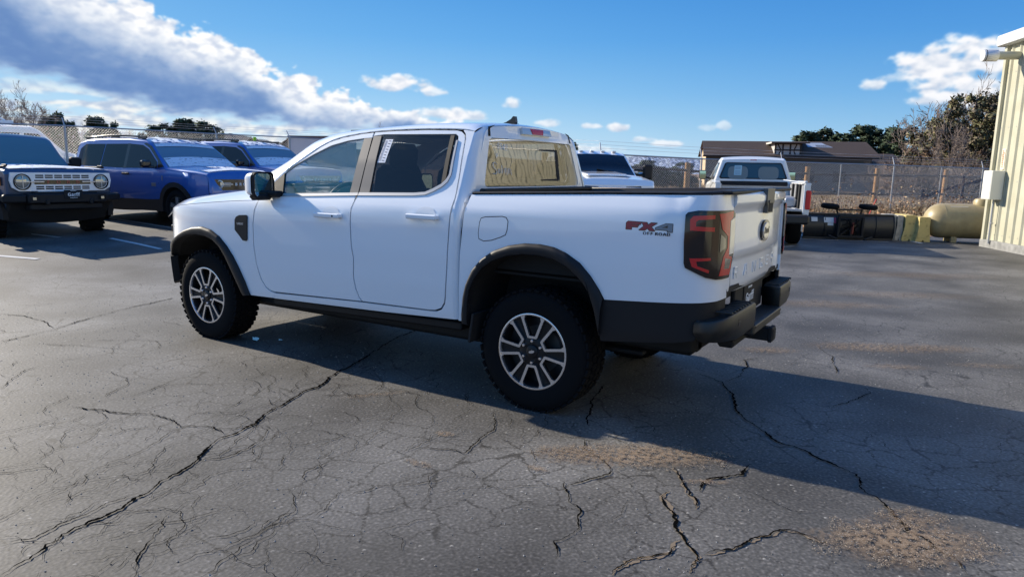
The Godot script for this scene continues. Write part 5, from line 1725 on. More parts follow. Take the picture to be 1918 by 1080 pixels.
# ---------------------------------------------------------------- ground
func ground() -> void:
	# asphalt: stone speckle, wear and a net of hairline cracks, tiling every 9 m
	var size := 1536
	var nz := FastNoiseLite.new()
	nz.noise_type = FastNoiseLite.TYPE_CELLULAR
	nz.cellular_return_type = FastNoiseLite.RETURN_DISTANCE2_SUB
	nz.cellular_jitter = 1.0
	nz.frequency = .026
	nz.fractal_type = FastNoiseLite.FRACTAL_NONE
	nz.domain_warp_enabled = true
	nz.domain_warp_amplitude = 13.0
	nz.domain_warp_frequency = .06
	nz.domain_warp_fractal_octaves = 5
	nz.seed = 21
	var cells := nz.get_seamless_image(size, size, false, false, .12, false).get_data()
	var lo := FastNoiseLite.new()
	lo.frequency = .004
	lo.fractal_octaves = 6
	lo.seed = 3
	var tone := lo.get_seamless_image(size, size, false, false, .12, true).get_data()
	var fine := FastNoiseLite.new()
	fine.frequency = .28
	fine.fractal_octaves = 3
	fine.seed = 9
	var grit := fine.get_seamless_image(size, size, false, false, .05, true).get_data()
	rng.seed = 77
	var rgb := PackedByteArray()
	rgb.resize(size * size * 3)
	var hgt := PackedByteArray()
	hgt.resize(size * size)
	for i in size * size:
		var g := grit[i]
		var v := 87 + ((tone[i] - 128) >> 2) + ((g - 128) >> 2)
		var h := 120 + ((g - 128) >> 1)
		var warm := 0
		if g > 176:
			v += (g - 176) >> 1
			warm = 3
		if cells[i] < 4 and tone[i] + (g >> 2) > 158:
			v = v * (7 + cells[i]) / 14
		v = clampi(v, 6, 235)
		rgb[i * 3] = mini(255, v + 5 + warm)
		rgb[i * 3 + 1] = mini(255, v + 3 + warm / 2)
		rgb[i * 3 + 2] = v
		hgt[i] = clampi(h, 0, 255)
	for i in 2600:
		var x := rng.randi_range(1, size - 3)
		var y := rng.randi_range(1, size - 3)
		var k := rng.randi_range(120, 190)
		for q in [0, 1, size]:
			var o: int = (y * size + x + q) * 3
			rgb[o] = k
			rgb[o + 1] = k - 4
			rgb[o + 2] = k - 12
			hgt[y * size + x + q] = 215
	var m := StandardMaterial3D.new()
	m.albedo_texture = ImageTexture.create_from_image(Image.create_from_data(size, size, false, Image.FORMAT_RGB8, rgb))
	m.heightmap_enabled = true
	m.heightmap_texture = ImageTexture.create_from_image(Image.create_from_data(size, size, false, Image.FORMAT_L8, hgt))
	m.heightmap_scale = .24
	m.uv1_scale = Vector3(1.0 / 9.0, 1.0 / 9.0, 1)
	m.roughness = .68
	m.metallic_specular = .48
	m.detail_enabled = true
	m.detail_blend_mode = BaseMaterial3D.BLEND_MODE_MUL
	m.detail_uv_layer = BaseMaterial3D.DETAIL_UV_2
	m.detail_albedo = noise_tex(512, .006, 5, ramp([0, Color(.76, .76, .77), .5, Color(.94, .94, .94), 1, Color(1, 1, .99)]), false, 31)
	M.asphalt = m
	var b := MB.new()
	var edge := pv([-20.4, 24, -19.9, -9, -18.9, -17.0, -5.0, -17.2, -.2, -15.5, 2.4, -16.0, 4.4, -17.2, 7.5, -18.5, 30, -26, 34, 24])
	b.panel(edge, 1.6, func(u: Vector2) -> Vector3: return on(u.x, u.y), 0.0, Vector3.UP)
	var o := b.mesh()
	var arr := o.surface_get_arrays(0)
	var uv2 := PackedVector2Array()
	for p in b.t:
		uv2.append(p * (1.0 / 23.0) + Vector2(.3, .1))
	arr[Mesh.ARRAY_TEX_UV2] = uv2
	var am := ArrayMesh.new()
	am.add_surface_from_arrays(Mesh.PRIMITIVE_TRIANGLES, arr)
	tag(share("parking_lot", am, m, null, Transform3D.IDENTITY), "cracked grey asphalt of the parking lot", "", "", "structure")
	# open field out to the foot of the hills
	var fm := mat(Color(1, 1, 1), .95)
	fm.albedo_texture = noise_tex(512, .02, 6, ramp([0, Color(.36, .28, .19), .4, Color(.47, .36, .25), .65, Color(.55, .44, .31), 1, Color(.66, .56, .42)]), false, 12)
	fm.uv1_scale = Vector3(.12, .12, 1)
	b = MB.new()
	var xs := []
	var zs := []
	for k in range(-26, 27):
		xs.append(signf(k) * (absf(k) * 2.2 + pow(absf(k) / 26.0, 5.0) * 3800.0))
		zs.append(signf(k) * (absf(k) * 2.6 + pow(absf(k) / 26.0, 5.0) * 4600.0) - 20.0)
	for i in 52:
		for j in 52:
			var q := []
			for d in [[0, 0], [1, 0], [1, 1], [0, 1]]:
				var x: float = xs[i + d[0]]
				var z: float = zs[j + d[1]]
				q.append(on(x, z, -.07 if absf(x) < 60 and z > -60 else -.03))
			b.tri(q[0], q[1], q[2], Vector3.UP, Vector3.UP, Vector3.UP, Vector2(q[0].x, q[0].z), Vector2(q[1].x, q[1].z), Vector2(q[2].x, q[2].z))
			b.tri(q[0], q[2], q[3], Vector3.UP, Vector3.UP, Vector3.UP, Vector2(q[0].x, q[0].z), Vector2(q[2].x, q[2].z), Vector2(q[3].x, q[3].z))
	tag(put("field_ground", b, fm), "dry brown field beyond the fence", "", "", "structure")
	cracks()
	# faded bay lines
	var lm := mat(Color(.50, .50, .49), .8)
	for q in [[.38, -15.02, .72, -14.22, .10], [2.80, -15.28, 3.27, -14.16, .10], [-8.4, .15, -7.32, -.29, .10], [-11.75, -3.67, -8.4, -3.66, .08], [-8.78, -2.12, -7.16, -2.05, .08], [.2, -13.2, 2.6, -14.0, .06], [-10.48, -1.46, -9.45, -1.6, .08], [.80, -11.05, .96, -11.36, .10]]:
		var a := Vector2(q[0], q[1])
		var e := Vector2(q[2], q[3])
		var s: Vector2 = (e - a).normalized().orthogonal() * q[4] * .5
		var lb := MB.new()
		lb.panel(PackedVector2Array([a + s, e + s, e - s, a - s]), .5, func(u: Vector2) -> Vector3: return on(u.x, u.y, .004), 0.0, Vector3.UP)
		tag(put("bay_line", lb, lm), "", "", "painted bay lines", "structure")

func ribbon(b: MB, p: Array, wd: float, y: float, rough := 1.0) -> void:
	var pts := PackedVector2Array()
	for i in range(0, p.size() - 2, 2):
		var a := Vector2(p[i], p[i + 1])
		var e := Vector2(p[i + 2], p[i + 3])
		var k := maxi(2, int(a.distance_to(e) / .011))
		var s := (e - a).normalized().orthogonal()
		var wander := 0.0
		for j in k:
			var f := float(j) / k
			wander = clampf(wander + rng.randfn(0, .0042), -.012, .012)
			pts.append(a.lerp(e, f) + s * wander * minf(1.0, minf(j, k - j) / 2.0))
	pts.append(Vector2(p[-2], p[-1]))
	var wl := .8
	var last := [Vector3.ZERO, Vector3.ZERO]
	for i in pts.size():
		var d := (pts[mini(i + 1, pts.size() - 1)] - pts[maxi(i - 1, 0)]).normalized().orthogonal()
		wl = clampf(wl + rng.randf_range(-.30, .30) * rough, .32, 1.25)
		var ends := minf(1.0, minf(i, pts.size() - 1 - i) / 8.0 + .1)
		var h := wd * .5 * wl * ends
		var l := on(pts[i].x + d.x * h * rng.randf_range(.4, 1.5), pts[i].y + d.y * h * rng.randf_range(.4, 1.5), y)
		var r := on(pts[i].x - d.x * h * rng.randf_range(.4, 1.5), pts[i].y - d.y * h * rng.randf_range(.4, 1.5), y)
		if i > 0:
			b.tri(last[0], last[1], r, Vector3.UP, Vector3.UP, Vector3.UP)
			b.tri(last[0], r, l, Vector3.UP, Vector3.UP, Vector3.UP)
		last = [l, r]

func cracks() -> void:
	rng.seed = 41
	var net := [
	[0.95, 3.56, 0.92, 3.48, 0.86, 3.37, 0.83, 3.27, 0.81, 3.18, 0.81, 3.07, 0.76, 2.96, 0.74, 2.86, 0.69, 2.79, 0.65, 2.62, 0.57, 2.49, 0.45, 2.28, 0.45, 2.16, 0.4, 2.01, 0.31, 1.82, 0.25, 1.64, 0.19, 1.48, 0.19, 1.34, 0.07, 1.11, -0.04, 0.75, -0.2, 0.3, -0.34, -0.13, -0.41, -0.48],
	[-0.77, 2.51, -0.49, 2.41, -0.31, 2.34, -0.2, 2.29, -0.03, 2.28, 0.12, 2.31, 0.25, 2.22, 0.41, 2.24],
	[0.62, 2.54, 0.7, 2.43, 0.7, 2.3, 0.65, 2.17, 0.57, 2.07, 0.45, 2.03],
	[-2.9, 1.99, -2.94, 1.78, -3.02, 1.52, -3.2, 1.23, -3.33, 0.94, -3.45, 0.6, -3.53, 0.28, -3.62, -0.05],
	[-1.5, 2.57, -1.67, 2.43, -1.81, 2.29, -1.87, 2.15],
	[-2.53, 1.83, -2.24, 1.68, -1.93, 1.57, -1.72, 1.49],
	[0.81, 3.2, 0.89, 3.15, 0.96, 3.09],
	[1.32, 3.28, 1.17, 3.13, 1.1, 3.03, 1.03, 2.96],
	[0.76, 2.87, 0.72, 2.96, 0.71, 3.03, 0.73, 3.13, 0.75, 3.29, 0.76, 3.39, 0.71, 3.47],
	[-4.16, 1.48, -3.84, 1.4, -3.35, 1.42, -3.08, 1.5],
	[-5.39, 0.98, -5.3, 0.69, -4.97, 0.31],
	[0.33, 1.45, 0.55, 1.3, 0.71, 1.08, 0.95, 1.09],
	[1.45, 1.05, 1.63, 1.32, 1.66, 1.55, 1.69, 1.7, 1.62, 1.69, 1.43, 1.77],
	[2.82, 2.31, 2.83, 2.2, 2.9, 2.11, 2.95, 2.03, 2.95, 1.92],
	[2.76, 1.51, 2.76, 1.61, 2.84, 1.7, 2.89, 1.81, 2.96, 1.9, 3.03, 1.98, 3.06, 2.03, 3.06, 2.14],
	[3.07, 1.97, 3.13, 1.89, 3.18, 1.8, 3.25, 1.68, 3.28, 1.6, 3.35, 1.58, 3.44, 1.61, 3.48, 1.57],
	[2.68, 1.23, 2.78, 1.38, 2.85, 1.5, 2.9, 1.54, 2.92, 1.62],
	[2.88, 1.43, 2.88, 1.26, 3, 1.13, 3.01, 0.96],
	[2.25, -0.53, 2.48, -0.41, 2.62, -0.17, 2.75, 0.2, 2.93, 0.41, 3.07, 0.57, 3.22, 0.61, 3.37, 0.72, 3.49, 0.79, 3.52, 0.94, 3.62, 1.05, 3.69, 1.19, 3.74, 1.3, 3.82, 1.35, 3.9, 1.42, 3.94, 1.51, 3.96, 1.56],
	[2.48, -0.41, 2.55, -0.66, 2.51, -0.99, 2.45, -1.14, 2.54, -1.31],
	[2.27, 1.7, 2.37, 1.8, 2.43, 1.89, 2.5, 1.93, 2.56, 2.07, 2.52, 2.22, 2.59, 2.34],
	[2.11, 1.13, 2.18, 1.27, 2.32, 1.35, 2.44, 1.47, 2.33, 1.73],
	[1.78, 0.13, 1.87, 0.5, 1.98, 0.8, 2.07, 0.95],
	[2.89, -2, 3.05, -1.67, 3.14, -1.16],
	[3.21, -0.24, 3.31, -0.47, 3.41, -0.79, 3.34, -0.9],
	]
	var wide := [.0145, .009, .006, .012, .009, .007, .008, .007, .006, .008, .007, .006, .006, .009, .0125, .007, .009, .014, .013, .009, .008, .008, .010, .008, .006]
	var cm := mat(Color(.004, .004, .004), 1.0, 0, 0, 0.0)
	var dirt := mat(Color(.17, .13, .09), .95)
	for i in net.size():
		var b := MB.new()
		ribbon(b, net[i], wide[i], .006)
		tag(put("asphalt_crack", b, cm), "", "", "cracks in the asphalt", "structure")
	for i in [14, 16, 15, 13]:
		var b := MB.new()
		ribbon(b, net[i], .021, .003, 1.0)
		tag(put("crack_dirt", b, dirt), "", "", "sandy dirt along the cracks", "structure")
	# finer branches running with the long crack
	var b := MB.new()
	for i in 330:
		var f := rng.randf()
		var main: Array = net[0]
		var k := int(f * (main.size() / 2 - 1))
		var c := Vector2(main[k * 2], main[k * 2 + 1])
		var dir := (Vector2(main[k * 2 + 2], main[k * 2 + 3]) - c).normalized().rotated(rng.randf_range(-.45, .45))
		var off := rng.randfn(0, .75)
		c += Vector2(-.9, .15) * off + dir * rng.randf_range(-.3, .3)
		if i > 230:
			c = Vector2(rng.randf_range(-5, 4.4), rng.randf_range(-2.6, 3.2))
			dir = Vector2.from_angle(rng.randf_range(0, TAU))
		var pts := [c.x, c.y]
		for s in rng.randi_range(3, 10):
			dir = dir.rotated(rng.randf_range(-.7, .7))
			c += dir * rng.randf_range(.04, .11)
			pts += [c.x, c.y]
		ribbon(b, pts, rng.randf_range(.0018, .0036), .006)
	tag(put("hairline_cracks", b, cm), "", "", "", "stuff")
	# sand washed out over the asphalt: a thin film and loose grains
	var sand := mat(Color(1, 1, 1), .95)
	var c0 := Color(.50, .42, .34, 0)
	var c1 := Color(.56, .47, .38, .55)
	sand.albedo_texture = noise_tex(512, .05, 6, ramp([0, c0, .28, c0, .50, c1, 1, Color(.62, .54, .45, .9)]), false, 17)
	sand.vertex_color_use_as_albedo = true
	sand.transparency = BaseMaterial3D.TRANSPARENCY_ALPHA
	sand.uv1_scale = Vector3(.9, .9, 1)
	var gm := mat(Color(1, 1, 1), .9)
	gm.vertex_color_use_as_albedo = true
	var grain := MB.new()
	grain.box(Vector3.ZERO, Vector3(.0042, .003, .0042), 0.0)
	var edge := FastNoiseLite.new()
	edge.seed = 6
	edge.frequency = 7.0
	edge.fractal_octaves = 4
	var places := []
	var tints := []
	for q in [[2.47, 1.21, .48, .15, 1.0, -.55], [2.15, 1.38, .20, .10, .5, -.5], [3.73, 1.42, .34, .19, 1.0, -.6], [3.74, 1.17, .16, .09, .5, -.6], [2.55, -1.6, .26, .11, .6, -.5], [3.32, -2.27, .55, .18, .7, -.5], [3.75, -2.55, .4, .16, .6, -.5], [3.52, -1.65, .25, .08, .5, -.5], [4.14, -2.13, .3, .08, .4, -.5], [1.44, 1.54, .055, .035, .9, 0], [2.12, 1.65, .06, .03, .7, 0], [1.58, 1.94, .09, .03, .5, 0], [2.89, 1.31, .12, .03, .6, -.5], [2.63, -4.3, .8, .25, .5, -.5], [3.3, -7.8, 1.4, .4, .4, -.5], [.62, 1.26, .22, .04, .35, -.9], [3.3, -5.6, 1.0, .3, .4, -.5]]:
		var mb := MB.new()
		var u := Vector2.from_angle(q[5])
		var v := u.orthogonal()
		var ctr := Vector2(q[0], q[1])
		var rad := PackedFloat32Array()
		for k in 40:
			rad.append(rng.randf_range(.8, 1.12))
		for k in 40:
			for ring in 4:
				var pts := []
				for e in [[k, ring], [k + 1, ring], [k + 1, ring + 1], [k, ring + 1]]:
					var a: float = TAU * e[0] / 40.0
					var rr: float = e[1] / 4.0 * rad[e[0] % 40]
					var w: Vector2 = ctr + u * cos(a) * rr * q[2] * 1.25 + v * sin(a) * rr * q[3] * 1.25
					pts.append([on(w.x, w.y, .008), Color(1, 1, 1, (1.0 - pow(e[1] / 4.0, 1.6)) * q[4]), w])
				for tr in [[0, 1, 2], [0, 2, 3]]:
					var g: Vector3 = (pts[tr[2]][0] - pts[tr[0]][0]).cross(pts[tr[1]][0] - pts[tr[0]][0])
					if g.length_squared() < 1e-14:
						continue
					var od := [tr[0], tr[1], tr[2]] if g.y > 0 else [tr[0], tr[2], tr[1]]
					for s in od:
						mb.v.append(pts[s][0])
						mb.n.append(Vector3.UP)
						mb.t.append(pts[s][2])
						mb.c.append(pts[s][1])
		tag(put("sand_film", mb, sand, null, true), "", "", "patches of washed out sand", "structure")
		var amount := int(clampf(q[2] * q[3] * 150000.0 * q[4], 40, 9000)) if q[1] > -1.0 else 0
		for k in amount:
			var a := rng.randf() * TAU
			var r := sqrt(rng.randf()) * 1.25
			var w: Vector2 = ctr + u * cos(a) * r * q[2] + v * sin(a) * r * q[3]
			if edge.get_noise_2d(w.x, w.y) + .50 - r * r * .60 < rng.randf_range(-.22, .22):
				continue
			var s := rng.randf_range(.22, .55) if rng.randf() < .72 else rng.randf_range(.5, 1.15)
			places.append(Transform3D(Basis.from_euler(Vector3(rng.randf() * .5, rng.randf() * 6, rng.randf() * .5)).scaled(Vector3(s * rng.randf_range(.7, 1.5), s * .55, s)), on(w.x, w.y, .0075)))
			var lum := rng.randf_range(.5, 1.35)
			tints.append(Color(.30 * lum, .235 * lum, .175 * lum) if rng.randf() < .8 else Color(.22 * lum, .21 * lum, .20 * lum))
	# loose chips of stone all over the near asphalt
	for k in 5200:
		var w := Vector2(rng.randf_range(-4.5, 4.6), rng.randf_range(-3.2, 3.6))
		var s := rng.randf_range(.4, 1.5)
		places.append(Transform3D(Basis.from_euler(Vector3(rng.randf() * 3, rng.randf() * 3, rng.randf() * 3)).scaled(Vector3(s, s * .8, s)), on(w.x, w.y, .001)))
		var lum := rng.randf_range(.10, .42)
		tints.append(Color(lum, lum * .96, lum * .9))
	tag(scatter("loose_grit", grain.mesh(), gm, places, tints), "", "", "", "stuff")
	# thin ice and wet spots beside the front tyre
	var ice := mat(Color(.09, .10, .12), .10, 0, .4)
	for q in [[-1.28, .70, .09, .03], [-1.08, .60, .04, .02]]:
		var mb := MB.new()
		var pl := PackedVector2Array()
		for k in 16:
			var a := TAU * k / 16.0
			pl.append(Vector2(q[0], q[1]) + Vector2(cos(a) * q[2] * rng.randf_range(.5, 1.2), sin(a) * q[3] * rng.randf_range(.5, 1.2)).rotated(.5))
		mb.panel(pl, .2, func(u: Vector2) -> Vector3: return on(u.x, u.y, .007), 0.0, Vector3.UP)
		tag(put("ice_patch", mb, ice), "", "", "thin ice on the asphalt", "structure")

func scatter(called: String, mesh: Mesh, m: Material, places: Array, tints: Array, parent: Node = null) -> MultiMeshInstance3D:
	var mm := MultiMesh.new()
	mm.transform_format = MultiMesh.TRANSFORM_3D
	mm.use_colors = true
	mm.mesh = mesh
	mm.instance_count = places.size()
	for i in places.size():
		mm.set_instance_transform(i, places[i])
		mm.set_instance_color(i, tints[i])
	var o := MultiMeshInstance3D.new()
	o.multimesh = mm
	o.material_override = m
	hang(o, called, parent)
	return o

# ---------------------------------------------------------------- fences, trees, buildings, yard things
func chain_fence() -> void:
	var wire := mat(Color(.52, .53, .55), .45, .55)
	var pipe := mat(Color(.40, .41, .43), .42, .6)
	var line := [-21.2, 3.0, -20.7, -7.3, -20.1, -12.4, -19.2, -15.1, -18.4, -20.0, -12.0, -17.6, -5.3, -14.9, -3.54, -19.15, -1.75, -23.2, 1.58, -28.9, 4.87, -36.1, 8.4, -43.0]
	var t := thing("chain_link_fence", "galvanised chain link fence with barbed wire arms running round the lot", "fence")
	var hgt := 2.06
	for i in range(0, line.size(), 2):
		var at := Vector2(line[i], line[i + 1])
		var left := i < 10
		hgt = 2.08 if left else 2.0
		var b := MB.new()
		var ft := on(at.x, at.y, -.05)
		b.bar(ft, ft + Vector3(0, hgt + .08, 0), .038 if left else .030, -1.0, 8)
		var out := Vector3(-.22, .26, -.05) if left else Vector3(-.10, .34, -.12)
		b.bar(ft + Vector3(0, hgt + .05, 0), ft + Vector3(0, hgt + .05, 0) + out, .022, .016, 6)
		put("post", b, pipe, t)
		if i + 3 >= line.size():
			break
		var to := Vector2(line[i + 2], line[i + 3])
		var len := at.distance_to(to)
		var h := 0.0
		var base := on(at.x, at.y)
		var end := on(to.x, to.y)
		b = MB.new()
		b.bar(base + Vector3(0, hgt, 0), end + Vector3(0, hgt, 0), .024, -1.0, 6)
		put("top_rail", b, pipe, t)
		b = MB.new()
		for k in 3:
			var o := out * (.35 + .32 * k) + Vector3(0, hgt + .05, 0)
			b.bar(base + o, end + o, .004, -1.0, 3, false)
		put("barbed_wire", b, wire, t)
		# posts between the corners
		var n := int(len / 2.9)
		for k in range(1, n):
			var q := base.lerp(end, float(k) / n)
			b = MB.new()
			b.bar(q, q + Vector3(0, hgt, 0), .024, -1.0, 6)
			put("line_post", b, pipe, t)
		# diamond mesh: two sets of slanting wires
		b = MB.new()
		var d := (end - base) / len
		var s := -hgt
		var gap := .088
		while s < len + hgt:
			for sg in [1.0, -1.0]:
				var s0 := s
				var s1 := s + hgt
				var y0 := .03
				var y1 := hgt
				if s0 < 0.0:
					y0 += (0.0 - s0)
					s0 = 0.0
				if s1 > len:
					y1 -= s1 - len
					s1 = len
				if s1 > s0 and y1 > y0:
					var u0 := s0 if sg > 0 else len - s0
					var u1 := s1 if sg > 0 else len - s1
					b.bar(base + d * u0 + Vector3(0, y0, 0), base + d * u1 + Vector3(0, y1, 0), .0029, -1.0, 3, false)
			s += gap
		tag(put("wire_mesh", b, wire, t), "", "", "", "stuff")
	var b := MB.new()
	b.box(Vector3(-19.62, lot(-19.6, -13.8) + 1.82, -13.75), Vector3(.06, .42, .17), .02, Basis(Vector3.UP, .4))
	tag(put("warning_flag", b, mat(Color(.42, .75, .04), .7)), "bright yellow green tag tied to a fence post behind the blue suvs", "tag")
	# stakes in the lot edge
	b = MB.new()
	b.bar(Vector3(1.75, 0, -16.4), Vector3(2.05, .92, -16.5), .016, -1.0, 6)
	tag(put("marker_stake", b, mat(Color(.55, .05, .04), .6)), "thin red marker stake leaning at the edge of the weeds", "stake")

func wood_fence() -> void:
	var wood := tri_mat(mat(Color(1, 1, 1), .9), noise_tex(256, .04, 4, ramp([0, Color(.42, .30, .17), .5, Color(.60, .45, .28), 1, Color(.72, .58, .40)]), false, 6), .9)
	var dark := tri_mat(mat(Color(1, 1, 1), .9), noise_tex(256, .04, 4, ramp([0, Color(.16, .12, .09), 1, Color(.30, .24, .18)]), false, 7), .9)
	var t := thing("rail_fence", "weathered timber post and rail fence standing behind the chain link", "fence")
	var pts := [-8.2, -16.6, -5.1, -22.4, -3.4, -25.6, -1.74, -28.5, .75, -31.3, 3.37, -34.5, 6.2, -38.5]
	for i in range(0, pts.size(), 2):
		var q := on(pts[i], pts[i + 1], -.05)
		var b := MB.new()
		b.tube(PackedVector3Array([q, q + Vector3(.02, 1.0, 0), q + Vector3(.03, 1.95, .02)]), PackedFloat32Array([.125, .115, .105]), 10)
		put("post", b, wood, t)
		if i + 3 < pts.size():
			var e := on(pts[i + 2], pts[i + 3], -.05)
			for y in [.78, 1.62]:
				b = MB.new()
				b.bar(q + Vector3(0, y, .1), e + Vector3(0, y + .03, .1), .055, .05, 7)
				put("rail", b, dark, t)

func weeds() -> void:
	rng.seed = 19
	var leaf := MB.new()
	leaf.tri(Vector3(-.5, 0, 0), Vector3(0, .35, .1), Vector3(.5, 0, 0), Vector3(0, .3, 1), Vector3(0, .3, 1), Vector3(0, .3, 1))
	leaf.tri(Vector3(-.5, 0, 0), Vector3(.5, 0, 0), Vector3(0, -.35, .1), Vector3(0, .3, 1), Vector3(0, .3, 1), Vector3(0, .3, 1))
	var lm := mat(Color(1, 1, 1), .9)
	lm.vertex_color_use_as_albedo = true
	var pl := []
	var tn := []
	# dry leaves caught in the brush along the fence
	for k in 10000:
		var f := rng.randf()
		var p := Vector2(-5.2, -15.3).lerp(Vector2(6.5, -36.5), f)
		if k < 5000:
			p = Vector2(-3.6, -17.5).lerp(Vector2(4.2, -20.5), rng.randf()) + Vector2(rng.randfn(0, .5), rng.randfn(0, 1.1))
		else:
			p += Vector2(rng.randfn(0, .9), rng.randfn(0, .5))
		var s := rng.randf_range(.04, .09)
		var y := absf(rng.randfn(0, .30)) * (1.0 if k % 3 else 1.7)
		if p.y > -16.0 and p.x > -1.0:
			continue
		pl.append(Transform3D(Basis.from_euler(Vector3(rng.randf() * 6, rng.randf() * 6, rng.randf() * 6)).scaled(Vector3(s, s, s)), on(p.x, p.y, minf(y, 1.4))))
		var l := rng.randf_range(.6, 1.35)
		tn.append(Color(.29 * l, .17 * l, .095 * l) if rng.randf() < .65 else Color(.38 * l, .29 * l, .18 * l))
	tag(scatter("dry_leaves", leaf.mesh(), lm, pl, tn), "brown dry leaves heaped in the brush along the fence", "leaves", "", "stuff")
	# dry grass
	var blade := MB.new()
	for k in 5:
		var a := TAU * k / 5.0 + k
		var o := Vector3(cos(a) * .25, 0, sin(a) * .25)
		var tip := o * 1.9 + Vector3(0, 1.0 - .1 * k, 0)
		var w := Vector3(-sin(a), 0, cos(a)) * .045
		blade.tri(o * .3 - w, o * .3 + w, tip, Vector3.UP, Vector3.UP, Vector3.UP)
	pl = []
	tn = []
	for k in 34000:
		var p: Vector2
		if k < 9000:
			p = Vector2(-6, -17).lerp(Vector2(9, -40), rng.randf()) + Vector2(rng.randfn(0, 1.8), rng.randfn(0, .8))
		else:
			p = Vector2(rng.randf_range(-26, 14), rng.randf_range(-75, -17))
		if p.y > -16.4 and p.x > -6.0 or p.x > -19.6 and p.x < -4.6 and p.y > -17.8:
			continue
		var s := rng.randf_range(.12, .42) * (1.0 if k < 9000 else .8)
		pl.append(Transform3D(Basis(Vector3.UP, rng.randf() * 6).scaled(Vector3(s, s * rng.randf_range(.8, 1.6), s)), on(p.x, p.y, -.06)))
		var l := rng.randf_range(.7, 1.3)
		tn.append(Color(.34 * l, .26 * l, .15 * l) if rng.randf() < .7 else Color(.26 * l, .17 * l, .10 * l))
	tag(scatter("dry_grass", blade.mesh(), lm, pl, tn), "dry straw coloured grass standing in the field", "grass", "", "stuff")

# ---- trees
func branch(b: MB, p: Vector3, d: Vector3, len: float, r: float, level: int, spread: float) -> void:
	var pts := PackedVector3Array([p])
	var rad := PackedFloat32Array([r])
	var n := 4 if level > 1 else 3
	var dir := d
	for i in n:
		dir = (dir + Vector3(rng.randfn(0, .13), rng.randfn(.04, .10), rng.randfn(0, .13))).normalized()
		p += dir * len / n
		pts.append(p)
		rad.append(lerpf(r, r * .45, float(i + 1) / n))
	for i in rad.size():
		rad[i] = maxf(rad[i], .0021)
	b.tube(pts, rad, 6 if level > 3 else (4 if level > 1 else 3), false)
	if level <= 0:
		return
	var kids := 3
	for k in kids + rng.randi_range(0, 1):
		var f := rng.randf_range(.35, 1.0)
		var i := mini(int(f * n), n - 1)
		var q := pts[i].lerp(pts[i + 1], f * n - i)
		var side := dir.cross(Vector3(rng.randfn(), rng.randfn(), rng.randfn())).normalized()
		branch(b, q, (dir * .85 + side * spread).normalized(), len * rng.randf_range(.52, .74), lerpf(r, r * .45, f) * .62, level - 1, spread)

func bare_tree(seed_: int, m: Material, levels := 5) -> Node3D:
	rng.seed = seed_
	var root := Node3D.new()
	var b := MB.new()
	var tops := PackedVector3Array([Vector3.ZERO, Vector3(.01, .12, 0), Vector3(.0, .26, .01)])
	b.tube(tops, PackedFloat32Array([.028, .021, .017]), 8)
	root.name = "bare_tree"
	put("trunk", b, m, root)
	b = MB.new()
	for k in 6:
		var a := TAU * k / 6.0 + rng.randf()
		branch(b, Vector3(0, .18 + .02 * k, 0), Vector3(cos(a) * .85, 1.0, sin(a) * .85).normalized(), rng.randf_range(.28, .40), .011, levels - 1, .80)
	put("branches", b, m, root)
	return root

func leafy(seed_: int, kind: String, dens: int) -> Node3D:
	rng.seed = seed_
	var root := Node3D.new()
	root.name = {"e": "evergreen_tree", "m": "olive_tree", "s": "brush_thicket"}[kind]
	var b := MB.new()
	if kind == "s":
		for k in 26:
			var a := rng.randf() * TAU
			branch(b, Vector3(rng.randfn(0, .18), 0, rng.randfn(0, .18)), Vector3(cos(a) * .6, 1, sin(a) * .6).normalized(), rng.randf_range(.35, .6), .007, 3, .6)
		put("stems", b, M.twig, root)
	else:
		b.tube(PackedVector3Array([Vector3.ZERO, Vector3(.01, .4, 0), Vector3(0, .9, .01)]), PackedFloat32Array([.035, .025, .008]), 7)
		put("trunk", b, M.bark, root)
	# clumps of small leaf faces spread through the crown
	var c := MB.new()
	var clumps := []
	var nc: int = {"e": 60, "m": 150, "s": 30}[kind]
	for k in nc:
		var y := rng.randf_range(.10, .98) if kind == "e" else rng.randf_range(.12, .95)
		var w := .30 * pow(1.0 - y, .42) + .02 if kind == "e" else .36 * sqrt(maxf(.02, sin(PI * clampf(y * .9 + .05, 0, 1))))
		var a := rng.randf() * TAU
		var r := w * sqrt(rng.randf_range(.15, 1.0))
		clumps.append([Vector3(cos(a) * r, y, sin(a) * r), rng.randf_range(.045, .095) * (1.2 - .5 * y), rng.randf_range(.65, 1.35)])
	for k in dens:
		var cl: Array = clumps[rng.randi() % nc]
		var dv := Vector3(rng.randfn(), rng.randfn(0, .8), rng.randfn()) * .55
		var p: Vector3 = cl[0] + dv * cl[1]
		var s := rng.randf_range(.010, .024) * {"e": .8, "m": .55, "s": .55}[kind] as float
		var bs := Basis.from_euler(Vector3(rng.randf() * 6, rng.randf() * 6, rng.randf() * 6))
		var l: float = cl[2] * rng.randf_range(.8, 1.2)
		if kind == "e":
			c.col = Color(.040 * l, .064 * l, .034 * l)
		elif kind == "m":
			c.col = Color(.115 * l, .115 * l, .055 * l) if rng.randf() < .6 else Color(.16 * l, .13 * l, .085 * l)
		else:
			c.col = Color(.15 * l, .095 * l, .062 * l)
		var nrm := (dv.normalized() + Vector3(0, .3, 0)).normalized()
		c.tri(p + bs * Vector3(-s, 0, 0), p + bs * Vector3(s, 0, 0), p + bs * Vector3(0, s * 2.2, 0), nrm, nrm, nrm)
		c.tri(p + bs * Vector3(-s, 0, 0), p + bs * Vector3(0, -s * 1.6, s), p + bs * Vector3(s, 0, 0), nrm, nrm, nrm)
	put("crown" if kind != "s" else "dead_leaves", c, M.leaf, root, true)
	return root

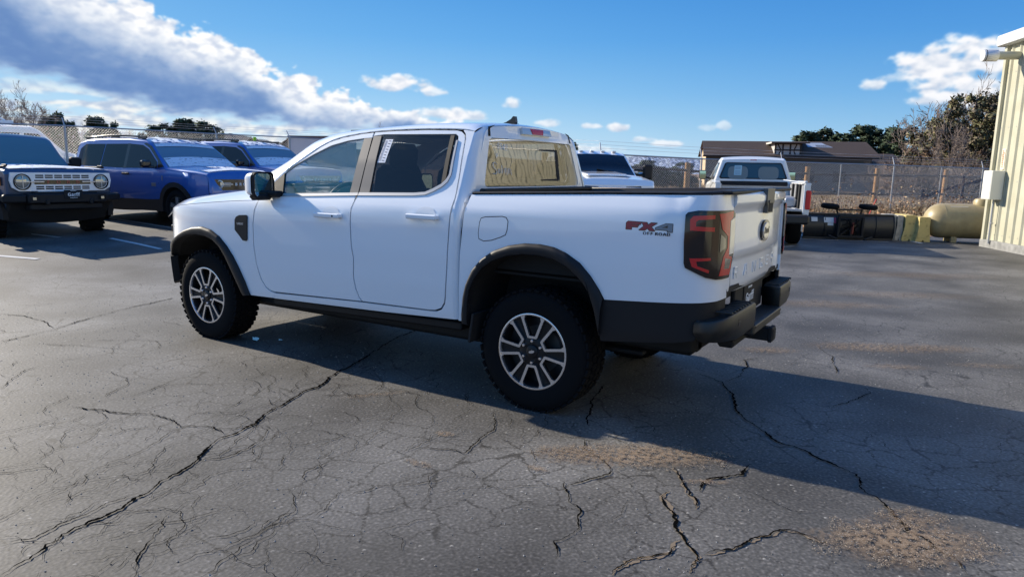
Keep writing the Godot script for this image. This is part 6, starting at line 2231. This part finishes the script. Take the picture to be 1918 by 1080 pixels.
func trees() -> void:
	M.twig = mat(Color(.24, .19, .16), .9)
	M.bark = mat(Color(.10, .075, .06), .9)
	M.leaf = mat(Color(1, 1, 1), .85)
	M.leaf.vertex_color_use_as_albedo = true
	var list := [
		["b", -62.6, -24.8, 8.5, 5.0, "large spreading bare tree above the work van, left of the evergreens"], ["b", -67.1, -24.4, 8.8, 4.3, "bare tree cut off by the left edge of the picture"],
		["e", -72.1, -30.7, 5.9, 1.9, "small round evergreen beside the big bare tree, nearest to it"], ["e", -73.4, -32.2, 6.5, 2.0, "second small evergreen right of the big bare tree"], ["e", -75.4, -34.5, 6.0, 1.2, "slim small evergreen right of the ladder rack"], ["e", -68.1, -33.2, 6.0, 2.0, "taller of two evergreens above the rear of the near blue suv"], ["e", -69.0, -35.0, 5.6, 1.9, "lower of two evergreens above the rear of the near blue suv"],
		["b", -79.7, -37.7, 6.6, 2.6, "pale bare tree standing left of the paired evergreens"], ["b", -77.4, -41.5, 6.4, 3.2, "hazy bare tree standing right of the paired evergreens"], ["b", -73.9, -41.3, 5.9, 2.4, "low bare tree left of the group of dark evergreens"],
		["e", -67.2, -39.6, 5.9, 2.9, "left tree of the dark evergreen group above the blue suvs"], ["e", -66.2, -41.4, 6.3, 3.1, "tallest middle tree of the dark evergreen group above the blue suvs"], ["e", -63.4, -42.0, 6.0, 2.9, "right tree of the dark evergreen group above the blue suvs"], ["e", -63.2, -43.3, 5.2, 2.0, "small end tree of the dark evergreen group above the blue suvs"], ["e", -72.2, -40.1, 4.9, 1.0, "tiny evergreen on the skyline left of the dark evergreen group"],
		["b", -58.2, -62.9, 7.6, 4.2, "bare tree top showing above the cab roof of the near pickup"], ["e", -28.6, -57.7, 4.6, 1.9, "evergreen just right of the near pickup's cab"], ["e", -15.5, -44.7, 2.5, 1.5, "dark conifer bush behind the mirror of the white work truck"], ["e", -14.7, -45.2, 2.1, 1.5, "lower dark conifer bush between the two white pickups"], ["e", -14.2, -49.0, 2.5, 1.6, "dark conifer bush left of the gabled end of the house"],
		["e", -16.3, -112.5, 8.2, 4.4, "first of the tall evergreens behind the long roof, from the left"], ["e", -14.2, -116.2, 8.9, 4.4, "blue green evergreen behind the long roof"], ["e", -11.4, -115.5, 8.4, 4.4, "evergreen behind the middle of the long roof"], ["e", -8.9, -119.4, 9.4, 4.6, "tall evergreen behind the right half of the long roof"], ["e", -6.2, -118.8, 9.0, 4.4, "evergreen behind the right end of the long roof"], ["e", -3.4, -114.7, 9.2, 5.0, "broad evergreen right of the long roof, above the small roof"],
		["b", 1.6, -62.8, 9.2, 6.5, "bare tree with sideways branches left of the olive green tree"], ["b", 4.5, -66.0, 11.5, 6.0, "tallest bare tree rising over the olive green tree"], ["m", 4.6, -60.5, 8.2, 6.0, "big olive green tree beside the metal building"], ["m", 2.7, -60.0, 6.2, 5.6, "lower olive green tree in front of the big one"], ["m", 6.3, -58.6, 6.8, 4.4, "olive green tree partly hidden by the metal building"], ["b", 6.2, -65.0, 10.4, 4.6, "bare tree nearest to the wall of the metal building"],
		["s", 1.4, -59.9, 4.0, 4.2, "tangled brown thicket right of the small roof"], ["s", 3.0, -58.5, 4.2, 4.2, "tangled brown thicket below the olive green trees"], ["s", .1, -58.2, 3.0, 3.0, "low brown thicket touching the small roof"], ["s", 4.6, -57.1, 3.8, 3.6, "brown thicket nearest to the metal building"], ["b", 3.3, -54.1, 7.2, 3.6, "slender bare tree in front of the brown thickets"]]
	var proto := {}
	for k in ["b0", "b1", "b2", "e0", "e1", "e2", "m0", "m1", "s0", "s1"]:
		proto[k] = bare_tree(200 + k.unicode_at(1), M.twig) if k[0] == "b" else leafy(300 + k.unicode_at(0) + k.unicode_at(1) * 7, k[0], 11000 if k[0] == "m" else (7500 if k[0] == "e" else 3000))
	var i := 0
	for q in list:
		var kind: String = q[0]
		var pr: Node3D = proto[kind + str(i % (3 if kind in ["b", "e"] else 2))]
		var o: Node3D = pr.duplicate()
		o.name = numbered(String(pr.name).rstrip("0123456789_"))
		add_child(o, true)
		o.position = on(q[1], q[2], -.1)
		o.rotation.y = i * 1.7
		var wide: float = q[4] / (.38 if kind == "e" else (.74 if kind == "m" else (.8 if kind == "s" else .95)))
		var tall: float = q[3] - lot(q[1], q[2])
		if kind == "b":
			tall *= 1.02
		o.scale = Vector3(wide, tall, wide)
		tag(o, q[5], "bush" if kind == "s" or q[3] < 2.6 else "tree", {"b": "bare trees beyond the fence", "e": "evergreens beyond the fence", "m": "olive green trees by the metal building", "s": "brown thickets by the metal building"}[kind])
		i += 1
	for k in proto:
		proto[k].free()

func hills() -> void:
	rng.seed = 8
	for set_ in [[[-2460, 70, -1500, -2335, 92, -1603, -2284, 106, -1634, -2251, 117, -1655, -2210, 110, -1681, -2169, 101, -1706, -2136, 92, -1726, -2087, 88, -1757, -2037, 87, -1788, -1988, 80, -1819, -1905, 74, -1870, -1806, 65, -1932, -1600, 60, -2100, -1300, 40, -2400], Color(.045, .055, .075), 0.0], [[-1900, 20, -2600, -1489, 47, -2836, -1367, 62, -2911, -1285, 66, -2962, -1204, 80, -3012, -1143, 76, -3051, -1061, 74, -3101, -979, 65, -3152, -877, 60, -3216, -693, 56, -3330, -489, 50, -3458, -182, 42, -3649, 300, 30, -3900], Color(.06, .075, .10), .55]]:
		var l: Array = set_[0]
		var top := PackedVector3Array()
		for i in range(0, l.size(), 3):
			top.append(Vector3(l[i], l[i + 1], l[i + 2]))
		top = resample3(top, 120)
		var rows := []
		for r in 7:
			var row := PackedVector3Array()
			var f := r / 6.0
			for i in 120:
				var p := top[i]
				var d := Vector3(-p.x, 0, -p.z).normalized()
				var j := rng.randfn(0, 2.2) * (1.0 - absf(f - .3)) if r > 0 else rng.randfn(0, .8)
				row.append(p + d * f * 420.0 + Vector3(0, -p.y * pow(f, .8) + j - f * 2.0, 0))
			rows.append(row)
		var b := MB.new()
		b.grid(rows, Vector3(-1800, -4000, -2400))
		var hm := tri_mat(mat(set_[1], .95), noise_tex(256, .03, 5, ramp([0, Color(.55, .55, .6), .5, Color(.9, .9, .9), .62, Color(1, 1, 1)] if set_[2] == 0.0 else [0, Color(.5, .5, .55), .52, Color(.8, .8, .85), .6, Color(3, 3, 3)]), false, 14), .004)
		if set_[2] > 0.0:
			hm.albedo_color = Color(1, 1, 1)
			hm.albedo_texture = noise_tex(256, .05, 5, ramp([0, Color(.25, .29, .36), .5, Color(.32, .36, .44), .58, Color(.75, .80, .88), 1, Color(.85, .88, .93)]), false, 14)
		tag(put("hills", b, hm), "", "", "", "structure")

# ---- the metal building on the right
func ribbed(len: float, high: float, face: Callable) -> MB:
	var b := MB.new()
	var x := 0.0
	var prof := [[0.0, 0.0], [.205, 0.0], [.222, .036], [.245, .036], [.278, 0.0], [.30, 0.0]]
	while x < len:
		for i in 5:
			var a: Array = prof[i]
			var c: Array = prof[i + 1]
			var x0 := minf(x + a[0], len)
			var x1 := minf(x + c[0], len)
			if x1 > x0:
				var n: Vector3 = face.call(x0 + .01, 0.0, 1.0) - face.call(x0 + .01, 0.0, 0.0)
				b.quad(face.call(x0, .16, a[1]), face.call(x1, .16, c[1]), face.call(x1, high, c[1]), face.call(x0, high, a[1]), n)
		x += .30
	return b

func metal_building() -> void:
	var t := thing("metal_building", "cream ribbed metal building along the right edge of the picture", "building", Vector3(4.46, 0, -14.42), -1.157)
	var cream := tri_mat(mat(Color(.51, .495, .385), .45), noise_tex(256, .012, 4, ramp([0, Color(.90, .90, .88), 1, Color(1, 1, 1)]), false, 15), .5)
	var white := mat(Color(.60, .62, .64), .4)
	var conc := tri_mat(mat(Color(.36, .36, .35), .9), noise_tex(256, .03, 4, ramp([0, Color(.7, .7, .7), 1, Color(1, 1, 1)]), false, 16), .6)
	var high := 4.35
	put("front_wall", ribbed(30.0, high, func(x, y, o) -> Vector3: return Vector3(x, y, o)), cream, t)
	put("end_wall", ribbed(11.0, high, func(x, y, o) -> Vector3: return Vector3(-o, y, -x)), cream, t)
	var b := MB.new()
	b.box(Vector3(15.0, 2.2, -5.5), Vector3(29.9, 4.3, 10.9))
	put("inner_wall", b, M.dark, t)
	b = MB.new()
	b.box(Vector3(15.0, .075, .02), Vector3(30.1, .19, .10), .012)
	b.box(Vector3(.0, .075, -5.5), Vector3(.12, .19, 11.0), .012)
	put("footing", b, conc, t)
	b = MB.new()
	b.box(Vector3(.03, 2.25, .02), Vector3(.10, 4.2, .09), .01)
	put("corner_trim", b, cream, t)
	b = MB.new()
	b.box(Vector3(14.95, high + .10, .09), Vector3(30.2, .24, .20), .03)
	b.box(Vector3(-.06, high + .10, -5.5), Vector3(.16, .24, 11.2), .03)
	put("eave_trim", b, white, t)
	b = MB.new()
	b.quad(Vector3(-.1, high + .2, .15), Vector3(30, high + .2, .15), Vector3(30, high + 1.0, -5.5), Vector3(-.1, high + 1.0, -5.5), Vector3.UP)
	b.quad(Vector3(-.1, high + .2, -11.1), Vector3(30, high + .2, -11.1), Vector3(30, high + 1.0, -5.5), Vector3(-.1, high + 1.0, -5.5), Vector3.UP)
	put("roof", b, white, t)
	# screw rows holding the sheets
	var screw := MB.new()
	screw.lathe([Vector2(.011, 0), Vector2(.009, .006), Vector2(.0001, .007)], 8, Vector3.ZERO, Vector3(0, 0, 1))
	var at := []
	var tint := []
	for y in [.30, 1.45, 2.60, 3.75, 4.2]:
		for k in 98:
			at.append(Transform3D(Basis.IDENTITY, Vector3(k * .30 + .12, y, .0005)))
			tint.append(Color(1, 1, 1))
	tag(scatter("screw_rows", screw.mesh(), M.galv, at, tint, t), "", "", "", "stuff")
	# dark framed bay door further along the wall
	b = MB.new()
	b.box(Vector3(17.6, 1.75, .045), Vector3(3.4, 3.3, .03), .006)
	var d := put("bay_door", b, mat(Color(.30, .24, .17), .35), t)
	b = MB.new()
	for x in [15.8, 19.4]:
		b.box(Vector3(x, 1.85, .06), Vector3(.22, 3.6, .10), .01)
	b.box(Vector3(17.6, 3.55, .06), Vector3(3.8, .22, .101), .01)
	put("door_frame", b, mat(Color(.03, .03, .035), .5), d)
	# exhaust pipe
	b = MB.new()
	b.lathe([Vector2(.085, .0), Vector2(.085, .56)], 24, Vector3(.50, 4.06, .02), Vector3(0, 0, 1))
	var pipe := put("exhaust_pipe", b, cream, t)
	b = MB.new()
	b.lathe([Vector2(.088, .42), Vector2(.118, .43), Vector2(.12, .44), Vector2(.12, .70), Vector2(.112, .71), Vector2(.02, .715), Vector2(.0001, .715)], 28, Vector3(.50, 4.06, .02), Vector3(0, 0, 1))
	put("pipe_cap", b, mat(Color(.66, .66, .65), .42, .45), pipe)
	b = MB.new()
	b.lathe([Vector2(.122, .66), Vector2(.122, .675)], 28, Vector3(.50, 4.06, .02), Vector3(0, 0, 1))
	put("pipe_band", b, M.dark, pipe)
	# meter cabinet
	b = MB.new()
	b.box(Vector3(.40, 1.37, .155), Vector3(.37, .62, .25), .012)
	var box := tag(put("meter_cabinet", b, mat(Color(.66, .66, .60), .45)), "pale square meter cabinet fixed to the metal wall near its corner", "cabinet") as Node3D
	box.transform = t.transform
	b = MB.new()
	b.box(Vector3(.40, 1.37, .283), Vector3(.33, .58, .008), .003)
	b.box(Vector3(.27, 1.32, .29), Vector3(.03, .08, .015), .004)
	put("cabinet_door", b, mat(Color(.70, .70, .67), .45), box)
	b = MB.new()
	b.tube(PackedVector3Array([Vector3(.40, .10, .10), Vector3(.40, 1.08, .10)]), PackedFloat32Array([.022, .022]), 8)
	b.box(Vector3(.40, .55, .09), Vector3(.09, .03, .05), .005)
	put("conduit", b, M.galv, box)
	# upright warning sticker
	b = MB.new()
	b.box(Vector3(.44, 1.93, .036), Vector3(.13, .44, .006), .002)
	var s := tag(put("wall_sticker", b, mat(Color(.72, .62, .50), .6)), "upright pale sticker with worn red print above the meter cabinet", "sticker") as Node3D
	s.transform = t.transform
	b = MB.new()
	rng.seed = 4
	for i in 9:
		b.box(Vector3(.42 + rng.randf_range(0, .02), 1.76 + i * .042, .040), Vector3(rng.randf_range(.04, .08), .026, .003))
	put("sticker_print", b, mat(Color(.60, .14, .06), .6), s)

func gas_tank() -> void:
	var t := thing("gas_tank", "long tan gas tank lying beside the corner of the metal building", "tank", Vector3(3.22, 0, -15.05), .313)
	var tan := tri_mat(mat(Color(.42, .345, .19), .42), noise_tex(256, .02, 5, ramp([0, Color(.84, .82, .78), 1, Color(1, 1, 1)]), false, 18), .8)
	var b := MB.new()
	var pr := []
	for k in 9:
		var a := PI / 2 * k / 8.0
		pr.append(Vector2(maxf(.0001, .41 * sin(a)), .36 * (1 - cos(a))))
	pr.append(Vector2(.411, .37))
	pr.append(Vector2(.411, 2.6))
	for k in range(7, -1, -1):
		var a := PI / 2 * k / 8.0
		pr.append(Vector2(maxf(.0001, .41 * sin(a)), 2.6 + .36 * cos(a)))
	b.lathe(pr, 40, Vector3(0, .50, 0), Vector3.RIGHT, .6)
	put("vessel", b, tan, t)
	b = MB.new()
	b.lathe([Vector2(.4125, .365), Vector2(.4155, .372), Vector2(.4125, .379)], 40, Vector3(0, .50, 0), Vector3.RIGHT)
	put("weld_seam", b, tan, t)
	b = MB.new()
	b.lathe([Vector2(.19, -.03), Vector2(.19, .10), Vector2(.16, .145), Vector2(.08, .165), Vector2(.0001, .17)], 28, Vector3(1.22, .89, 0), Vector3.UP)
	put("dome_lid", b, tan, t)
	b = MB.new()
	for x in [.62, 2.2]:
		b.box(Vector3(x, .06, .22), Vector3(.12, .16, .10), .01)
		b.box(Vector3(x, .06, -.22), Vector3(.12, .16, .10), .01)
	put("foot", b, tan, t)
	b = MB.new()
	b.tube(PackedVector3Array([Vector3(1.34, .96, .16), Vector3(1.42, .95, .24), Vector3(1.43, .80, .38), Vector3(1.38, .5, .44), Vector3(1.30, .30, .42), Vector3(1.30, .03, .40)]), PackedFloat32Array([.016, .016, .016, .016, .016, .016]), 8)
	put("gas_line", b, mat(Color(.55, .50, .36), .5), t)
	b = MB.new()
	b.panel(pv([.48, .95, .86, .95, .86, 1.04, .48, 1.04]), .05, func(u: Vector2) -> Vector3: return Vector3(u.x, .50 + .4135 * sin(u.y), .4135 * cos(u.y)), 0.0, Vector3(0, 1, 1))
	put("data_plate", b, mat(Color(.48, .42, .30), .5), t)
	b = MB.new()
	b.panel(pv([1.18, .62, 1.27, .50, 1.36, .62, 1.27, .74]), .05, func(u: Vector2) -> Vector3: return Vector3(u.x, .50 + .4135 * sin(u.y), .4135 * cos(u.y)), 0.0, Vector3(0, 1, 1))
	put("hazard_diamond", b, mat(Color(.05, .06, .20), .5), t)

func snow_blade() -> void:
	var t := thing("snow_blade", "black snow blade lying face down with two caster wheels on top", "plough blade", Vector3(1.62, 0, -14.26), .403)
	var blk := mat(Color(.020, .021, .023), .36)
	var rows := []
	for i in 9:
		var a := lerpf(-.9, .95, i / 8.0)
		var l := PackedVector3Array()
		for x in [-1.02, -.5, 0.0, .5, 1.02]:
			l.append(Vector3(x, .30 + sin(a) * .36, cos(a) * .26))
		rows.append(l)
	var b := MB.new()
	b.grid(rows, Vector3(0, .30, -.6))
	put("mouldboard", b, blk, t)
	b = MB.new()
	for x in [-1.02, -.55, -.28, .30, .62, 1.02]:
		for i in 8:
			var a := lerpf(-.9, .95, i / 8.0)
			var c := lerpf(-.9, .95, (i + 1) / 8.0)
			b.bar(Vector3(x, .30 + sin(a) * .365, cos(a) * .27), Vector3(x, .30 + sin(c) * .365, cos(c) * .27), .014, -1.0, 5)
	b.box(Vector3(0, .60, .14), Vector3(2.06, .04, .08), .01)
	b.box(Vector3(0, .02, .18), Vector3(2.06, .05, .06), .01)
	put("ribs", b, blk, t)
	b = MB.new()
	b.box(Vector3(0, .55, .34), Vector3(.56, .07, .12), .015)
	b.box(Vector3(0, .08, .36), Vector3(.60, .06, .14), .015)
	for x in [-.27, .27]:
		b.box(Vector3(x, .32, .36), Vector3(.06, .46, .10), .012)
	b.bar(Vector3(-.22, .12, .40), Vector3(.22, .50, .40), .025)
	b.bar(Vector3(0, .10, .42), Vector3(0, .5, .42), .035)
	b.bar(Vector3(-.3, .02, .48), Vector3(-.5, .10, .42), .03)
	b.bar(Vector3(.3, .02, .48), Vector3(.5, .08, .40), .03)
	put("mount_frame", b, M.dark, t)
	b = MB.new()
	rng.seed = 2
	for k in 7:
		var p := PackedVector3Array()
		var r := PackedFloat32Array()
		var x := rng.randf_range(-.22, .22)
		for i in 6:
			p.append(Vector3(x + rng.randfn(0, .05), .50 - i * .075, .44 + sin(i * 1.1) * .05))
			r.append(.012)
		b.tube(p, r, 5)
	put("hydraulic_hoses", b, M.rubber, t)
	b = MB.new()
	b.bar(Vector3(.02, .16, .45), Vector3(.03, .42, .45), .03)
	put("hydraulic_ram", b, mat(Color(.14, .02, .015), .4), t)
	b = MB.new()
	b.box(Vector3(-.80, .47, .245), Vector3(.14, .11, .004), 0, Basis(Vector3.RIGHT, -.42))
	b.box(Vector3(-.47, .46, .25), Vector3(.22, .13, .004), 0, Basis(Vector3.RIGHT, -.42))
	b.box(Vector3(-.43, .37, .272), Vector3(.13, .08, .004), 0, Basis(Vector3.RIGHT, -.2))
	put("sticker", b, mat(Color(.62, .65, .66), .6), t)
	b = MB.new()
	b.box(Vector3(-.33, .45, .257), Vector3(.05, .14, .004), 0, Basis(Vector3.RIGHT, -.42))
	put("red_label", b, mat(Color(.40, .05, .10), .6), t)
	b = MB.new()
	b.box(Vector3(.02, .705, .10), Vector3(.62, .03, .10), .01)
	for x in [-.30, .34]:
		b.bar(Vector3(x * .8, .58, .12), Vector3(x * .9, .72, .10), .022)
	put("caster_arm", b, M.dark, t)
	for x in [-.42, .45]:
		b = MB.new()
		b.lathe([Vector2(.0001, -.05), Vector2(.10, -.05), Vector2(.12, -.055), Vector2(.185, -.05), Vector2(.21, -.025), Vector2(.21, .025), Vector2(.185, .05), Vector2(.12, .055), Vector2(.10, .035), Vector2(.0001, .04)], 32, Vector3(x, .785, .08), Vector3(.05, 1, .10).normalized(), .6)
		put("caster_wheel", b, M.rubber, t)

func yard_blocks() -> void:
	var pale := tri_mat(mat(Color(.50, .47, .41), .9), noise_tex(256, .03, 5, ramp([0, Color(.72, .72, .72), 1, Color(1, 1, 1)]), false, 22), 1.2)
	var yel := tri_mat(mat(Color(.60, .475, .19), .85), noise_tex(256, .02, 6, ramp([0, Color(.62, .61, .58), .24, Color(.78, .77, .72), .30, Color(.95, .95, .95), 1, Color(1, 1, 1)]), false, 23), 1.0)
	var i := 0
	# each block is a length of barrier with a wide foot, seen end on
	for q in [[2.60, -14.62, pale, .17, .60, .35, "pale concrete barrier block next to the end of the snow blade"], [2.76, -14.66, pale, .15, .60, .42, "pale concrete barrier block squeezed against the yellow one"], [2.98, -14.70, yel, .28, .61, .40, "chipped yellow concrete block with its top lit, beside the pale barriers"], [3.27, -14.68, yel, .28, .58, .48, "chipped yellow concrete block nearest to the gas tank"]]:
		var b := MB.new()
		var w: float = q[3]
		var h: float = q[4]
		var p := pv([-w * .62, 0, -w * .58, .10, -w * .42, .34, -w * .44, h - .03, -w * .40, h, w * .40, h, w * .46, h - .03, w * .44, .34, w * .56, .10, w * .58, 0, w * .1, 0, 0, .05, -w * .12, 0])
		b.prism(p, .75, Transform3D(Basis.IDENTITY, Vector3(0, 0, -.75)))
		var o := put("concrete_block", b, q[2])
		o.position = Vector3(q[0], .0, q[1])
		o.rotation.y = q[5]
		tag(o, q[6], "concrete block", "concrete blocks beside the gas tank")
		i += 1

# ---- houses beyond the field
func shingle_roof(b: MB, ridge0: Vector3, ridge1: Vector3, eave0: Vector3, eave1: Vector3, out: Vector3, rows: int) -> void:
	# overlapping courses, each with a small step
	for r in rows:
		var f0 := float(r) / rows
		var f1 := float(r + 1) / rows
		var n := out.normalized()
		var a := eave0.lerp(ridge0, f0) + n * .05
		var c := eave1.lerp(ridge1, f0) + n * .05
		var d := eave1.lerp(ridge1, f1) + n * .012
		var e := eave0.lerp(ridge0, f1) + n * .012
		b.quad(a, c, d, e, out)
		b.quad(a, c, c - n * .045, a - n * .045, -Vector3.UP + n)

func long_house() -> void:
	var y0 := lot(-13.0, -85.0) - .05
	var t := thing("long_house", "long low brown roofed house with a half timbered dormer beyond the field", "house", Vector3(-22.15, y0, -79.6), .37)
	var shing := tri_mat(mat(Color(.15, .105, .088), .9), noise_tex(256, .08, 4, ramp([0, Color(.70, .68, .66), 1, Color(1, 1, 1)]), false, 25), .6)
	var wallm := mat(Color(.10, .095, .09), .85)
	var tanw := mat(Color(.55, .42, .27), .8)
	var beam := mat(Color(.04, .03, .025), .8)
	var plaster := mat(Color(.46, .44, .42), .85)
	var ridge := 5.62
	var eave := 3.95
	var L := 18.4
	var b := MB.new()
	b.box(Vector3(L / 2, eave / 2 - .1, -1.0), Vector3(L - .6, eave - .1, 8.0), .02)
	var wall := put("wall", b, wallm, t)
	b = MB.new()
	b.flat(Vector3(.28, eave - .2, 2.95), Vector3(.28, ridge - .1, -1.0), Vector3(.28, eave - .2, -4.95), Vector3.LEFT)
	b.box(Vector3(.25, eave / 2, -1.0), Vector3(.08, eave - .2, 8.02), .02)
	put("gable_end", b, tanw, t)
	b = MB.new()
	b.flat(Vector3(L - .28, eave - .2, 2.95), Vector3(L - .28, ridge - .1, -1.0), Vector3(L - .28, eave - .2, -4.95), Vector3.RIGHT)
	put("gable_end", b, tanw, t)
	b = MB.new()
	shingle_roof(b, Vector3(0, ridge, -1), Vector3(L, ridge, -1), Vector3(-.1, eave - .15, 3.5), Vector3(L + .5, eave - .15, 3.5), Vector3(0, 1, .5), 15)
	shingle_roof(b, Vector3(0, ridge, -1), Vector3(L, ridge, -1), Vector3(-.1, eave - .15, -5.5), Vector3(L + .5, eave - .15, -5.5), Vector3(0, 1, -.5), 15)
	put("roof", b, shing, t)
	b = MB.new()
	b.box(Vector3(L / 2 + .2, eave - .22, 3.52), Vector3(L + .7, .18, .06), .01)
	put("fascia_board", b, beam, t)
	# posts and openings of the wall under the eave
	for k in 6:
		b = MB.new()
		b.box(Vector3(1.6 + k * 3.3, 1.6, 3.02), Vector3(1.3, 1.2, .06), .01)
		var wd := put("window", b, mat(Color(.03, .035, .04), .1), wall)
		wd.name = "window" if k == 0 else "window_%03d" % k
	# half timbered dormer
	b = MB.new()
	b.box(Vector3(9.15, 4.45, 1.2), Vector3(2.9, 1.7, 3.6), .02)
	var dm := put("dormer", b, plaster, t)
	b = MB.new()
	b.box(Vector3(9.3, 5.36, 1.35), Vector3(4.1, .14, 4.6), .03, Basis(Vector3.RIGHT, .03))
	put("dormer_roof", b, shing, dm)
	b = MB.new()
	b.box(Vector3(7.3, 5.30, 1.3), Vector3(.12, .20, 4.4), .02)
	put("barge_board", b, mat(Color(.55, .52, .47), .7), dm)
	b = MB.new()
	for x in [7.8, 8.6, 9.4, 10.5]:
		b.box(Vector3(x, 4.45, 3.02), Vector3(.17, 1.7, .08), .01)
	for y in [3.7, 4.5, 5.2]:
		b.box(Vector3(9.15, y, 3.02), Vector3(2.95, .15, .075), .01)
	for x in [8.2, 9.95]:
		b.box(Vector3(x, 4.85, 3.02), Vector3(.13, .8, .07), .01, Basis(Vector3(0, 0, 1), .5 if x < 9 else -.4))
		b.box(Vector3(x, 4.05, 3.02), Vector3(.13, .8, .07), .01, Basis(Vector3(0, 0, 1), -.5 if x < 9 else .4))
	put("timber_frame", b, beam, dm)
	# frost left in the shade of the dormer
	b = MB.new()
	var sl := Vector3(0, -1.85, 4.5).normalized()
	for q in [[11.6, .6, 2.6, 1.4], [12.6, 1.3, 1.8, .8]]:
		var c: Vector3 = Vector3(q[0], ridge + .085, -1) + sl * q[1]
		b.quad(c, c + Vector3(q[2] * .7, 0, 0), c + Vector3(q[2], 0, 0) + sl * q[3], c + Vector3(.1, 0, 0) + sl * q[3], Vector3(0, 1, .4))
	put("roof_frost", b, mat(Color(.34, .38, .46), .8), t)
	# lower wing on the right
	var y1 := lot(-2.0, -91.0) - .05
	var u := thing("small_house", "small dark brown roof just right of the long roof", "house", Vector3(-5.2, y1, -90.8), .554)
	b = MB.new()
	b.box(Vector3(2.2, 1.5, -1.0), Vector3(4.4, 3.0, 5.0), .02)
	put("wall", b, wallm, u)
	b = MB.new()
	shingle_roof(b, Vector3(.2, 4.9, -1), Vector3(3.3, 4.9, -1), Vector3(-.2, 2.9, 2.4), Vector3(5.0, 2.9, 2.4), Vector3(0, 1, .6), 9)
	shingle_roof(b, Vector3(.2, 4.9, -1), Vector3(3.3, 4.9, -1), Vector3(-.2, 2.9, -4.4), Vector3(5.0, 2.9, -4.4), Vector3(0, 1, -.6), 9)
	b.flat(Vector3(3.3, 4.9, -1), Vector3(5.0, 2.9, 2.4), Vector3(5.0, 2.9, -4.4), Vector3.RIGHT)
	put("roof", b, shing, u)
	# gabled houses far left, and the pale shed by the fence
	var i := 0
	for q in [[-46.6, -35.4, 3.2, "brown gabled house left of the pale shed, nearer the yellow green tag"], [-43.6, -36.8, 3.35, "brown gabled house directly left of the pale shed"], [-50.5, -33.6, 2.9, "low brown house roof behind the two blue suvs"]]:
		var yy := lot(q[0], q[1]) - .05
		var hs := thing("gabled_house", q[3], "house", Vector3(q[0], yy, q[1]), .55, "gabled houses beyond the left fence")
		b = MB.new()
		b.box(Vector3(0, 1.0, 0), Vector3(3.4, 2.0, 3.4), .02)
		put("wall", b, mat(Color(.16, .12, .10), .85), hs)
		b = MB.new()
		var e: float = q[2]
		shingle_roof(b, Vector3(0, e, -1.9), Vector3(0, e, 1.9), Vector3(-2.1, 1.8, -1.9), Vector3(-2.1, 1.8, 1.9), Vector3(-.5, 1, 0), 7)
		shingle_roof(b, Vector3(0, e, -1.9), Vector3(0, e, 1.9), Vector3(2.1, 1.8, -1.9), Vector3(2.1, 1.8, 1.9), Vector3(.5, 1, 0), 7)
		put("roof", b, mat(Color(.17, .12, .10), .9), hs)
		b = MB.new()
		b.flat(Vector3(-1.7, 1.9, 1.72), Vector3(1.7, 1.9, 1.72), Vector3(0, e - .1, 1.72), Vector3(0, 0, 1))
		put("gable_end", b, mat(Color(.07, .055, .05), .9), hs)
	var sy := lot(-30.0, -26.6) - .05
	var sh := thing("pale_shed", "pale grey metal shed with dark top edge behind the fence, touching the near pickup's windscreen", "shed", Vector3(-30.6, sy, -27.6), .555)
	b = MB.new()
	b.box(Vector3(0, 1.38, 0), Vector3(3.6, 2.76, 2.6), .02)
	put("wall", b, mat(Color(.50, .50, .56), .6), sh)
	b = MB.new()
	b.box(Vector3(0, 2.80, 0), Vector3(3.75, .12, 2.75), .02)
	put("roof", b, mat(Color(.16, .12, .11), .8), sh)
	b = MB.new()
	b.box(Vector3(-1.80, 1.38, 1.30), Vector3(.14, 2.76, .05), .01)
	put("corner_board", b, mat(Color(.40, .30, .24), .8), sh)

func _ready() -> void:
	var cam := Camera3D.new()
	cam.name = "camera"
	cam.fov = 44.815
	cam.near = .05
	cam.far = 12000.0
	cam.position = Vector3(3.759, 1.4948, 4.5728)
	cam.basis = Basis.from_euler(Vector3(-.166726, .556416, .0179416))
	add_child(cam)
	var env := Environment.new()
	env.tonemap_mode = Environment.TONE_MAPPER_LINEAR
	env.tonemap_exposure = 1.7
	env.background_mode = Environment.BG_SKY
	var sky := Sky.new()
	var pan := PanoramaSkyMaterial.new()
	pan.panorama = ImageTexture.create_from_image(sky_image())
	sky.sky_material = pan
	env.sky = sky
	env.background_energy_multiplier = .62
	env.sdfgi_enabled = true
	env.ssao_enabled = true
	env.ssil_enabled = true
	var we := WorldEnvironment.new()
	we.name = "world_environment"
	we.environment = env
	add_child(we)
	var sun := DirectionalLight3D.new()
	sun.name = "sun"
	sun.light_energy = 1.5
	sun.light_color = Color(1.0, .955, .88)
	sun.light_angular_distance = .53
	sun.shadow_enabled = true
	add_child(sun)
	sun.look_at_from_position(Vector3.ZERO, Vector3(.896, -.443, .012), Vector3.UP)
	materials()
	ground()
	hills()
	metal_building()
	long_house()
	trees()
	weeds()
	chain_fence()
	wood_fence()
	ranger()
	heritage(Vector3(-11.6, lot(-11.2, -1.5) - .03, -1.66), .02)
	sport(Vector3(-10.45, lot(-10.2, -4.4), -4.4), .066, "nearer bright blue compact suv with snowy windscreen, right behind the dark boxy suv")
	sport(Vector3(-11.35, lot(-11.3, -7.25), -7.25), .066, "farther bright blue compact suv with snowy windscreen, half hidden by its twin")
	super_duty(Vector3(-4.25, 0, -11.75), -.914)
	old_pickup(Vector3(-.585, 0, -13.6), 1.895)
	utility_van(Vector3(-23.85, lot(-22, -6), -6.5), 1.2)
	snow_blade()
	yard_blocks()
	gas_tank()
